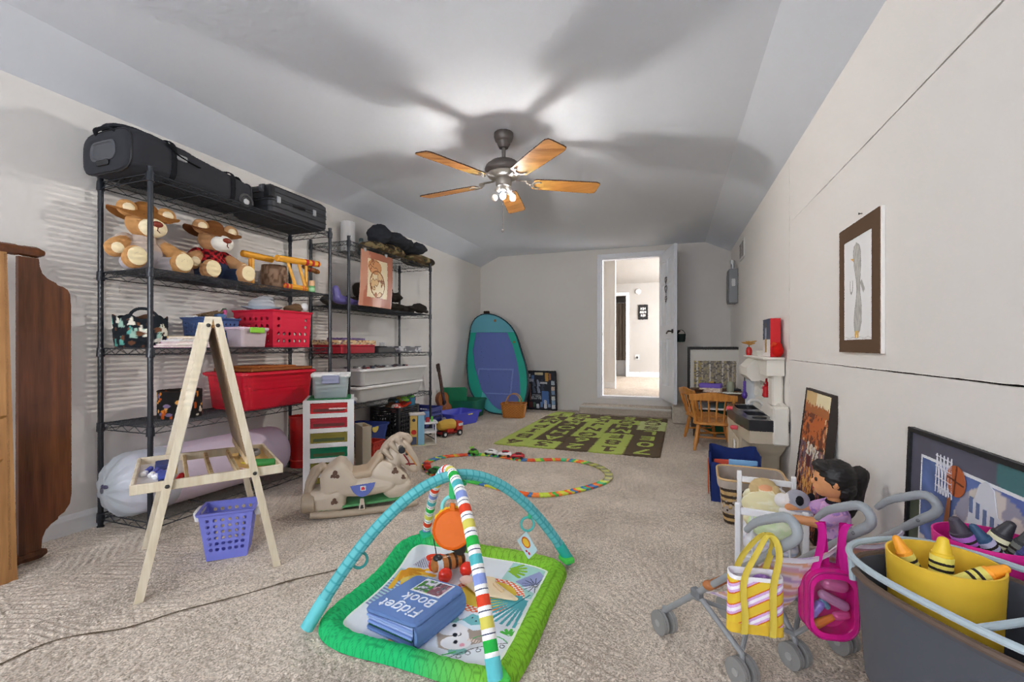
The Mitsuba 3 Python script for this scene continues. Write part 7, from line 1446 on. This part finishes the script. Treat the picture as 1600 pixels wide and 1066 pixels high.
# ---- triple doll stroller with bags
def stroller():
    r_, f_ = np.array((.78, .62, 0)), np.array((-.62, .78, 0)); Z = np.array((0, 0, 1.0))
    F1, R1, H1 = np.array((-.025, 1.60, 0)), np.array((.19, 1.435, 0)), np.array((.245, 1.285, 0))
    t = Thing('doll_stroller', 'grey twin doll stroller with three hooked handles and striped fabric seats', 'doll stroller')
    gy = '#8f9294'
    joints = []
    for i in range(3):
        F, R, Hh = F1 + r_ * (0, .28, .48)[i], R1 + r_ * .205 * i, H1 + r_ * .26 * i
        top = Hh + Z * .455; foot = F + Z * .075
        mid = foot + (top - foot) * .52; joints.append((F, R, top, foot, mid))
        t.p('frame_tube', tube([foot, mid, top], .0095, 10), gy, 'satin', 40)
        j2 = foot + (top - foot) * .36
        t.p('frame_tube', tube([j2, R + Z * .085], .0085, 10), gy, 'satin', 40)
        t.p('frame_tube', tube([foot + (top - foot) * .78, foot + (top - foot) * .78 + (R - F) * .35 - Z * .10, R + Z * .10], .007, 8), gy, 'satin', 40) if i else None
        t.p('joint', mv(box(.036, .026, .026, (0, 0, 0), .005), j2, rz=130), '#6d7073', 'satin', False)
        d = (top - foot) / np.linalg.norm(top - foot); o = -f_
        g = spline([top - d * .02, top + d * .045, top + d * .075 + o * .004 + Z * .018, top + d * .058 + Z * .052, top + d * .020 + Z * .066 + f_ * .02, top - d * .03 + Z * .066 + f_ * .04, top - d * .052 + Z * .052 + f_ * .05], 30)
        h = t.p('handle', tube(g, np.r_[np.linspace(.011, .0135, 8), [.0125] * 14, np.linspace(.012, .008, 8)], 10), '#8d9296', 'satin', 40)
        t.p('handle_rivet', ell(top + d * .03 - r_ * .012, (.005, .005, .005), 1), '#6a6d70', 'satin', under=h)
        for P, nm in ((F, 'front'), (R, 'rear')):
            for s in (-1, 1):
                c = P + r_ * .017 * s + Z * .0385
                w = t.p('wheel', cyl(c - r_ * .009, c + r_ * .009, .038, n=28), '#8a8a88', 'satin', 40)
                t.p('tyre', tube([c + .036 * (math.cos(q) * f_ + math.sin(q) * Z) for q in np.linspace(0, 6.2832, 28, endpoint=False)], .0035, 6, True) if False else tube([c + .0345 * (math.cos(q) * f_ + math.sin(q) * Z) for q in np.linspace(0, 6.2832, 28, endpoint=False)], .0042, 6, True), '#6f6f6d', 'satin', under=w)
                t.p('hub', cyl(c - r_ * .0115, c + r_ * .0115, .011, n=14), '#a2a2a0', 'satin', under=w)
            t.p('axle', cyl(P - r_ * .02 + Z * .0385, P + r_ * .02 + Z * .0385, .005, n=8), '#6d7073', 'satin')
            t.p('wheel_fork', cyl(P + Z * .0385, P + Z * .09, .0075, n=10), gy, 'satin')
    for i in range(2):
        a, b = joints[i], joints[i + 1]
        for (p, q) in ((a[1] + Z * .10, b[3] + (b[2] - b[3]) * .30), (b[1] + Z * .10, a[3] + (a[2] - a[3]) * .30)): t.p('cross_brace', tube([p, q], .007, 8), '#85888a', 'satin', 40)
        at = lambda J, k: J[3] + (J[2] - J[3]) * k
        cols = ['#e6dce4', '#d8a98a', '#e8e0e6', '#b9a6cf', '#e6dce4', '#dcb08a', '#cfa4b4']
        stripe = lambda P: np.array([lin(cols[int(z) % 7]) for z in np.floor((P[:, 2] * 1.0 + .25 * P[:, 0] + .004 * np.sin(P[:, 1] * 60)) / .011)])
        def sling(u, v):
            L0 = at(a, 1.0)[None] * 0 + (at(a, .96)[None] * (1 - v)[:, None] + at(a, .42)[None] * v[:, None]); R0 = at(b, .96)[None] * (1 - v)[:, None] + at(b, .42)[None] * v[:, None]
            p = L0 * (1 - u)[:, None] + R0 * u[:, None]
            sag = .10 * np.sin(np.pi * np.clip(v, 0, 1)) + .02
            p = p - Z * (sag * (.35 + .65 * np.sin(np.pi * u)))[:, None] - f_ * (.02 * np.sin(np.pi * u))[:, None]
            return p[:, 0], p[:, 1], p[:, 2]
        t.p('fabric_seat', sheet(sling, 40, 60, .003), stripe, 'fabric', True, label='pink, lilac and orange striped seat')
        def hem(u, v):
            p = at(a, .965)[None] * (1 - u)[:, None] + at(b, .965)[None] * u[:, None]; p = p - Z * (.022 * (.35 + .65 * np.sin(np.pi * u)) + .012 * v)[:, None] - f_ * (.02 * np.sin(np.pi * u) - .003)[:, None]; return p[:, 0], p[:, 1], p[:, 2]
        t.p('hem', sheet(hem, 30, 4, .004), '#e4e0e8', 'fabric', True)
    return joints
J = stroller()
def tote():
    top = J[0][2]; c = np.array((.212, 1.235, .0))
    t = Thing('striped_tote_bag', 'small yellow tote bag with orange and lilac diagonal stripes on the left stroller handle', 'tote bag', (.193, 1.25, .262), rz=8, s=.88)     # faces own -y
    W_, H_, D_ = .145, .165, .055
    rg = lambda v: ring(oring(W_ * (1.02 - .08 * v), D_ * (.6 + .5 * v), .02, 260), v * H_)
    def col(P):
        s = ((P[:, 2] - P[:, 0] * .62) / .062) % 1; c = np.tile(lin('#d6b83c'), (len(P), 1))
        c[(s > .40) & (s < .46)] = lin('#c8641e'); c[(s >= .46) & (s < .58)] = lin('#cfa6d4'); c[(s >= .58) & (s < .74)] = lin('#ece8f2'); c[(s >= .74) & (s < .88)] = lin('#cfa6d4'); c[(s >= .88) & (s < .94)] = lin('#c8641e')
        c[P[:, 2] < .028] = lin('#d3b03a'); c[P[:, 2] > H_ - .012] = lin('#e8e6ea'); return c
    t.p('body', loft([rg(v) for v in np.linspace(0, 1, 110)] + [rg(1.0) * [.96, .90, 1], rg(.5) * [.96, .85, 1]], caps=False), col, 'fabric', True)
    t.p('bottom', mv(rbox(W_ * .98, D_ * .58, .004, .012), (0, 0, -.001)), '#d3b03a', 'fabric')
    loc = np.array((.200, 1.238, .235)); hang = (top + np.array((.015, -.012, .016)) - loc); c_, s_ = math.cos(-math.radians(8)), math.sin(-math.radians(8)); hang = np.array((hang[0] * c_ - hang[1] * s_, hang[0] * s_ + hang[1] * c_, hang[2]))
    for y in (-1, 1):
        yy = y * .034
        t.p('strap', tube(spline([(-.035, yy * .85, .0), (-.035, yy, .09), (-.034, yy, .165), (-.015 + hang[0] * .4, yy * .7, .225), (hang[0], hang[1] + y * .006, hang[2] + .006), (.02 + hang[0] * .5, yy * .7, .225), (.037, yy, .165), (.037, yy, .09), (.037, yy * .85, .0)], 60), .010, 8, flat=.22) if False else sheet((lambda yy, y: lambda u, v: tuple(q + o for q, o in zip(spl(yy, y, u), ((v - .5) * .017, 0 * v, 0 * v))))(yy, y), 60, 3, .003), '#c9b34a', 'fabric', True)
    t.p('lining', sheet(lambda u, v: ((.85) * np.sign(np.cos(6.283 * u)) * np.abs(np.cos(6.283 * u)) ** .4 * W_ / 2 * .9, np.sign(np.sin(6.283 * u)) * np.abs(np.sin(6.283 * u)) ** .4 * D_ / 2 * .72, .10 + .05 * v), 60, 4, .002), '#dcd8dc', 'fabric', True)
    t.p('contents', mv(blob([ellm((0, 0, .12), (.05, .02, .03)), ellm((.02, .0, .14), (.03, .018, .022))], .006, 4), (0, 0, 0)), printed('#7a5a98', ['#b48ac4', '#5a3f78', '#c85a8a'], 2, 120), 'plush', True)
from scipy.interpolate import CubicSpline
def spl(yy, y, u):
    P = np.array([(-.036, yy * .80, .004), (-.036, yy * .95, .09), (-.035, yy, .165), (.0, yy * .75, .235), (.040, .010 + y * .008, .274), (.055, yy * .7, .235), (.040, yy, .165), (.037, yy * .95, .09), (.037, yy * .80, .004)])
    cs = CubicSpline(np.linspace(0, 1, len(P)), P); q = cs(u); return q[:, 0], q[:, 1], q[:, 2]
tote()
def backpack():
    t = Thing('pink_backpack', 'clear-fronted bright pink doll backpack hanging on the middle stroller handle', 'backpack', (.385, 1.385, .215), rz=10, s=.95)     # front -y
    W_, H_, D_ = .125, .185, .06
    o = rr(W_, H_, .045, 8)
    g = lambda s, y: np.column_stack([o[:, 0] * s, o[:, 0] * 0 + y, H_ / 2 + o[:, 1] * s])
    t.p('body', loft([g(.93, D_ / 2), g(1.0, D_ / 2 - .008), g(1.0, -D_ / 2 + .008), g(.97, -D_ / 2), g(.80, -D_ / 2 - .002), g(.80, -D_ / 2 + .004), g(.90, -D_ / 2 + .008), g(.92, D_ / 2 - .006), g(.3, D_ / 2 - .006)]), '#cf1f86', 'gloss', 40)
    t.p('window', mv(prism(Polygon(rr(W_ * .80, H_ * .80, .035, 8)), .001), (0, -D_ / 2 + .001, H_ / 2), rx=90), '#e8c0d4', 'glass', False, label='clear front window')
    for y in (-D_ / 2, -.008, D_ / 2 - .006): t.p('piping', tube(g(1.0 if y > -D_ / 2 else .97, y), .0028, 6, True), '#a3126a', 'satin')
    for s, x in ((-1, -.038), (1, .038)):
        t.p('strap', sheet((lambda s, x: lambda u, v: (x + .022 * s * np.sin(u * 3.14) * -.6 + (v - .5) * .020 + .02 * u, -.01 + .02 * u + 0 * v, H_ - .008 + .125 * np.sin(u * 1.57)))(s, x), 24, 3, .003), '#cc2690', 'fabric', True)
        t.p('strap', sheet((lambda s, x: lambda u, v: (x * .7 + .02 + (v - .5) * .018 - s * .010 * u, .018 + 0 * v, H_ + .118 - .13 * u))(s, x), 16, 3, .003), '#b31878', 'fabric', True)
    return np.array((.385, 1.385, .215))
bp = backpack()
bt = [('doll_shoe', 'pink doll shoe inside the pink backpack', [cap((-.0, -.0, .135), .018, (.03, 0, .13), .018)], '#d46aa4'), ('hair_brush', 'clear pink doll brush inside the pink backpack', [cap((-.015, -.005, .105), .012, (.035, -.005, .08), .013)], '#c08ab4'), ('doll_comb', 'lilac doll comb inside the pink backpack', [cap((-.038, .0, .05), .012, (-.02, 0, .075), .012)], '#8f7ad0'), ('doll_wand', 'orange doll accessory at the bottom of the pink backpack', [cap((-.03, .0, .022), .012, (.01, 0, .045), .008)], '#dc7a2c'), ('doll_cup', 'teal doll accessory inside the pink backpack', [cap((.0, .004, .07), .008, (-.012, .004, .085), .008)], '#5f8fae'), ('doll_bow', 'pink doll bow inside the pink backpack', [cap((.02, -.0, .05), .011, (.042, 0, .055), .011)], '#e05a9c')]
for n_, l_, ms, c_ in bt: one(n_, l_, 'doll accessory', blob([m3.Manifold.batch_boolean(ms, m3.OpType.Add)], .005, 3), c_, 'gloss', True, loc=bp, rz=10)
one('toy_doll_hand', 'brown arm of a small doll lying on the left stroller seat', 'doll', blob([cap((0, 0, 0), .014, (.05, .04, .012), .012), ellm((-.012, -.01, .0), (.018, .016, .014))], .006, 4), '#a4683c', 'satin', True, loc=(.115, 1.455, .262))
heap('fluffy_cushion', 'white long-haired fluffy cushion between the stroller and the right wall', 'cushion', [E_((0, 0, .10), (.06, .15, .10)), E_((.01, .08, .06), (.05, .11, .06))], '#e6e3de', (.625, 1.70, .001), mat='plush', disp=.03, fr=30)

# ---- framed basketball print
def ball_print():
    t = Thing('basketball_picture', 'black framed dusk print of a basketball hoop, leaning on the right wall', 'picture frame', (.702, 1.325, .003), ry=2.0)     # face -x
    W_, H_ = .98, .705
    F = lambda poly, d, x: onplane(prism(poly, d), (x, 0, 0), (0, -1, 0), (0, 0, 1))
    t.p('frame', F(sbox(-W_ / 2, 0, W_ / 2, H_).difference(sbox(-W_ / 2 + .014, .014, W_ / 2 - .014, H_ - .014)), .016, .016), '#17181b', 'satin', False)
    def bg(P):
        u, v = P[:, 1] * 1.0, P[:, 2]; n = meshkit.fbm(np.column_stack([u * 5, v * 5, u * 0]), 4); m = meshkit.fbm(np.column_stack([u * 12, v * 9, u * 0 + 3]), 3)
        c = lin('#50505e') * (.6 + .8 * n)[:, None]; k = u > .36; c[k & (v < .5)] = (lin('#4f5a4a') * (.5 + .9 * m)[:, None])[k & (v < .5)]
        k = (np.hypot((u + .02) / .10, (v - .66) / .06) < 1); c[k] = lin('#3f6a6e'); k = (u < -.08) & (v > .5); c[k] = (lin('#6a554c') * (.6 + .8 * m)[:, None])[k]; return c
    t.p('outer_print', gridmesh(lambda u, v: (u * 0 + .008, (.5 - u) * (W_ - .025), .013 + v * (H_ - .026)), 100, 70), bg, 'satin', True)
    t.p('backing', F(sbox(-W_ / 2 + .012, .012, W_ / 2 - .012, H_ - .012), .004, .014), '#3a3a3e', 'matte', False)
    iy0, iy1, iz0, iz1 = -.27, .405, .10, .625
    t.p('white_border', F(sbox(-iy1 - .008, iz0 - .008, -iy0 + .008, iz1 + .008), .002, .0078), '#dfe0e4', 'satin', False)
    def ins(P):
        u, v = P[:, 1], P[:, 2]; n = meshkit.fbm(np.column_stack([u * 8, v * 22 - u * 14, u * 0]), 3); m = meshkit.fbm(np.column_stack([u * 10, v * 10, u * 0 + 8]), 3)
        c = lin('#56699a') * (.55 + .9 * n)[:, None]; k = np.clip((.2 - u) / .4, 0, 1)[:, None]; c = c * (1 - k) + lin('#4d5a9e') * k
        b = (np.hypot((u - .075) / .17, (v - .46) / .16) < 1) | ((u > .30) & (v < .36 + .05 * m)); c[b] = lin('#c3bab4'); c[b & (m < .42)] = lin('#8f8c9c')
        b = (u < .12) & (u > -.12) & (v < .40) & (v > .2) & (m > .5); c[b] = lin('#7f90b4'); return c
    t.p('inner_print', gridmesh(lambda u, v: (u * 0 + .0054, iy1 + (iy0 - iy1) * u, iz0 + (iz1 - iz0) * v), 110, 90), ins, 'satin', True, label='blue dusk print inside a white border')
    from shapely.affinity import translate
    P = lambda poly, x=.0048: F(translate(poly, -.055, .045), .0016, x); P2 = lambda poly, x=.0048: F(translate(poly, -.045, .105), .0016, x)
    t.p('building', P2(Polygon([(-.135, .33), (-.12, .46), (-.10, .475), (-.085, .515), (-.06, .53), (-.03, .515), (-.015, .455), (.06, .44), (.06, .30)])), '#c9ccd6', 'satin', False)
    for r in range(2):
        for i in range(6): t.p('window', P2(sbox(-.118 + .027 * i, .435 - .075 * r - .008 * i, -.106 + .027 * i, .475 - .075 * r - .008 * i), .0033), '#59688c', 'satin', False)
    t.p('sign', P2(Polygon([(-.135, .305), (.07, .265), (.07, .285), (-.135, .33)]), .0033), '#4a5a74', 'satin', False)
    t.p('ball', P(Point(-.17, .555).buffer(.042), .0033), '#a5552f', 'satin', False); t.p('ball_seam', P(unary_union([LineString([(-.205, .56), (-.135, .55)]).buffer(.002), LineString([(-.165, .595), (-.175, .515)]).buffer(.002)]), .0018), '#5a2a18', 'satin', False)
    t.p('hand', P(Polygon([(-.205, .50), (-.19, .505), (-.20, .40), (-.215, .33), (-.235, .33), (-.22, .42)]), .0033), '#8a5434', 'satin', False)
    t.p('net', P(unary_union([LineString([(-.265 + .018 * i, .61), (-.255 + .014 * i + .012 * s, .50)]).buffer(.0014) for i in range(5) for s in (-1, 1)] + [LineString([(-.27, z), (-.19, z - .006)]).buffer(.0014) for z in (.605, .575, .545, .52)]), .0033), '#dcdce4', 'satin', False)
ball_print()

# ---- cart with crayon buckets
def cart():
    t = Thing('craft_caddy', 'dark grey oval caddy with a pale metal rail, holding the yellow bucket', 'caddy', (.528, .99, 0), rz=-60)       # long axis = own x
    a = np.linspace(0, 6.28319, 64, endpoint=False); e = .75
    O = lambda s, z: np.column_stack([np.sign(np.cos(a)) * np.abs(np.cos(a)) ** e * .215 * s, np.sign(np.sin(a)) * np.abs(np.sin(a)) ** e * .145 * s, a * 0 + z])
    t.p('pedestal', loft([O(.82, .001), O(.84, .01), O(.84, .295), O(.86, .312), O(.4, .312)]), '#d9d6d2', 'satin', 40, label='white pedestal')
    t.p('tub', loft([O(.90, .313), O(.92, .318), O(.985, .505), O(1.0, .508), O(1.03, .516), O(1.03, .522), O(.975, .522), O(.96, .51), O(.90, .325), O(.3, .325)]), '#474a52', 'satin', 40)
    t.p('rim', tube(O(1.02, .5215), .0065, 8, True), '#5a4a40', 'satin')
    t.p('rail', tube(O(1.045, .548), .0065, 8, True), '#9fadb4', 'satin', label='pale metal rail')
    for q in (8, 24, 40, 56): p = O(1.045, .548)[q]; p2 = O(1.03, .50)[q]; t.p('rail_post', cyl(p, p2, .006, n=8), '#8f9ca4', 'satin')
    t.p('divider', cyl((.06, -.15, .548), (.06, .15, .548), .006, n=10), '#9fadb4', 'satin')
cart()
def bucket(label, x, y, z, r, h, col, rim=1.0):
    t = Thing('crayon_bucket', label, 'bucket', (x, y, z))
    t.p('bucket', lathe([(.001, 0), (r * .86, 0), (r * .88, .004), (r, h - .004), (r, h), (r * .955, h), (r * .95, h - .006), (r * .835, .005), (.001, .005)], 56), col, 'satin', 40)
    return t
bucket('yellow round bucket of giant crayons in the grey caddy', .493, 1.096, .3265, .086, .2335, '#d9b236')
one('pink_stand', 'white stand carrying the pink bucket behind the caddy', 'stand', loft([ring(rr(.15, .15, .03), .001), ring(rr(.15, .15, .03), .40), ring(rr(.05, .05, .01), .40)]), '#d4d1cd', loc=(.640, 1.305, 0)) if False else None
t = Thing('craft_tower', 'white cylindrical stand behind the caddy, holding up the pink bucket', 'stand', (.634, 1.243, 0))
t.p('column', lathe([(.001, .001), (.06, .001), (.06, .373), (.001, .373)], 32), '#d2cfcb', 'satin')
bucket('magenta round bucket of giant crayons behind the yellow one', .634, 1.243, .3742, .088, .186, '#c41f7c')
bucket('small brown cup in the right end of the grey caddy', .618, .885, .3265, .055, .20, '#6a4034')
def crayon(label, p, d, col, tip, L=.17, r=.019):
    t = Thing('crayon', label, 'crayon', group='giant crayons'); p, d = np.array(p, float), np.array(d, float); d = d / np.linalg.norm(d); q = lambda s: p + d * s
    t.p('wrapper', cyl(q(-L), q(0), r, n=18), col, 'matte')
    for s in (-.012, -.024): t.p('stripe', cyl(q(s - .003), q(s + .002), r * 1.012, n=18), '#2a2420', 'matte')
    t.p('tip', tube([q(-.001), q(.006), q(.007), q(.034), q(.037)], [r * .93, r * .93, r * .80, r * .45, r * .25], 18), tip, 'satin')
Yb = lambda x, y, z: (.493 + x * .85, 1.096 + y * .85, .3265 + z)
crayon('giant yellow crayon in the middle of the yellow bucket', Yb(.012, .03, .228), (.10, .08, 1), '#d9cf6a', '#d9b830', .20, .0185)
crayon('giant yellow crayon with an orange tip leaning at the left of the yellow bucket', Yb(-.058, .03, .222), (-.35, .10, .8), '#cfc264', '#e0962c', .16, .015)
crayon('giant yellow crayon with an orange tip leaning to the right of the yellow bucket', Yb(.062, -.03, .222), (.75, .05, .42), '#d6cc6c', '#ec9a2a', .11, .0155)
Pb = lambda x, y, z: (.634 + x, 1.243 + y, .3742 + z)
crayon('giant purple crayon with a dark tip at the left of the magenta bucket', Pb(-.052, -.02, .195), (-.35, -.02, .8), '#a467b4', '#3a3440', .14, .0205)
crayon('giant grey blue crayon leaning left in the magenta bucket', Pb(-.02, -.03, .190), (-.55, .0, .8), '#a8a6bc', '#2f4a66', .13, .015)
crayon('giant cream crayon with a black tip leaning right in the magenta bucket', Pb(.02, -.005, .195), (.40, -.2, .9), '#d8d4b0', '#2c2a2e', .15, .0185)
crayon('giant black-tipped crayon beside the cream one in the magenta bucket', Pb(.042, -.03, .19), (.25, -.2, .9), '#6a6a64', '#38393a', .14, .016)
crayon('giant navy crayon at the front right of the magenta bucket', Pb(.035, -.052, .172), (.2, -.15, .9), '#8a7aa4', '#353a6a', .12, .017)
crayon('giant brown crayon standing in the brown cup', (.615, .875, .53), (-.05, .1, 1), '#d0cdb8', '#7a4a38', .19, .017)
crayon('giant orange crayon lying across the brown cup', (.60, .90, .545), (-.75, -.1, .12), '#d9a070', '#b0603a', .09, .014)

# ---- penguin drawing, wall fittings
def penguin():
    t = Thing('bird_drawing', 'brown matted child\'s pencil drawing of a tall grey bird hung on the right wall', 'framed drawing', (XR - .001, 2.246, .942))      # face -x, local v = z
    W_, H_ = .432, .552
    F = lambda poly, d, x: onplane(prism(poly, d), (x, 0, 0), (0, -1, 0), (0, 0, 1))
    t.p('foam_backing', F(sbox(-W_ / 2, 0, W_ / 2, H_), .012, -.0), '#e4e2de', 'matte', False)
    t.p('brown_mat', F(sbox(-W_ / 2 + .001, .001, W_ / 2 - .008, H_ - .001).difference(sbox(-W_ / 2 + .055, .055, W_ / 2 - .075, H_ - .065)), .004, -.0122), '#5a4636', 'matte', False)
    t.p('paper', F(sbox(-W_ / 2 + .05, .05, W_ / 2 - .07, H_ - .06), .001, -.0122), '#e0e0e0', 'matte', False)
    def bird(P):
        u, v = -P[:, 1], P[:, 2]
        c = np.tile(lin('#e0e0df'), (len(P), 1))
        cx = lambda q: -.010 + .012 * np.sin((q - .1) * 11); hw = lambda q: np.interp(q, [.075, .09, .13, .19, .25, .30, .36, .42, .45, .465], [.0, .030, .042, .036, .020, .022, .036, .042, .030, 0])
        ins = np.abs(u - cx(v)) < hw(v); n = meshkit.noise(np.column_stack([u * 260, v * 40 + u * 60, u * 0]))
        c[ins] = (lin('#b2b0aa') * (.72 + .5 * n)[:, None])[ins]; ed = ins & (np.abs(u - cx(v)) > hw(v) - .004); c[ed] = lin('#86847f')
        k = ((u + .075) / .016) ** 2 + ((v - .29) / .035) ** 2; c[(np.abs(k - 1) < .3) & (v < .31)] = lin('#8f8d88')
        k = (np.abs((u - .045) * .8 + (v - .275) * .6) < .011) & (np.abs((u - .045) * .6 - (v - .275) * .8) < .028); c[k] = lin('#a3a19c')
        c[(u > -.080) & (u < -.052) & (np.abs(v - .395 + (u + .05) * .3) < .007 * (u + .085) / .03)] = lin('#d0a24a')
        for x in (-.028, -.004): c[(np.abs(u - x) < .008) & (v > .062) & (v < .092)] = lin('#d6ab48')
        c[np.abs(v - .063 - .003 * np.sin(u * 80)) < .0012] = lin('#a9a7a2'); return c
    t.p('drawing', gridmesh(lambda u, v: (u * 0 - .0136, .5 * W_ - .057 - u * (W_ - .135), .057 + v * (H_ - .125)), 150, 190), bird, 'matte', True, label='grey pencil bird with yellow beak and feet')
penguin()
one('wall_nail', 'small nail in the right wall above the bird drawing', 'nail', [(cyl((-.012, 0, 0), (0, 0, 0), .0025, n=8), '#5a5654'), (cyl((-.013, 0, 0), (-.011, 0, 0), .005, n=10), '#4a4644')], mat='steel', loc=(XR - .0005, 2.245, 1.522))

# ---- fittings of the room beyond
t = Thing('framed_sign', 'small black framed word sign on the far white wall beyond the doorway', 'framed sign', (-.645, 11.045, 1.60))
t.p('frame', bx(-.11, .11, -.02, 0, 0, .35, .003), '#1f1f20', 'satin', False)
for i, (z, w) in enumerate(((.25, .13), (.17, .15), (.09, .12))):
    for k in range(3): t.p('lettering', bx(-w / 2 + k * w / 3 + .004, -w / 2 + (k + 1) * w / 3 - .006, -.0225, -.0201, z - .02 - .01 * (k == 1), z + .035, .0005), '#dcdcd8', 'satin', False)
one('smoke_detector', 'round white smoke detector high on the far wall beyond the doorway', 'smoke detector', mv(lathe([(.001, 0), (.07, 0), (.068, .02), (.05, .035), (.001, .035)], 28), rx=90), '#d6d6d4', loc=(-.76, 11.049, 2.27))
t = Thing('wall_outlet', 'white wall outlet with a dark plug low on the far wall beyond the doorway', 'outlet', (-.78, 11.049, .64))
t.p('plate', bx(-.05, .05, -.01, 0, 0, .13, .003), '#d2d2d0', 'satin', False); t.p('plug', mv(cyl((0, -.04, .06), (0, -.009, .06), .025), (0, 0, 0)), '#3a3a3c', 'satin')
t = Thing('shower_curtain', 'taupe shower curtain in the doorway beyond, above a white tub', 'curtain', (-1.36, 11.45, 0))
t.p('curtain', sheet(lambda u, v: ((u - .5) * .80, .03 * np.sin(u * 60), .62 + v * 1.42), 120, 4, .003), '#8a8076', 'fabric', True); t.p('rod', cyl((-.43, 0, 2.05), (.44, 0, 2.05), .012), '#b9bcc0', 'metal')
one('bath_tub', 'white bath tub below the taupe curtain beyond the doorway', 'bath tub', mv(tub(.84, .34, .86, .36, .38, .02, .04, .01, .03), (0, 0, 0)), '#dfe2e6', 'gloss', loc=(-1.35, 11.66, ZH + .001))
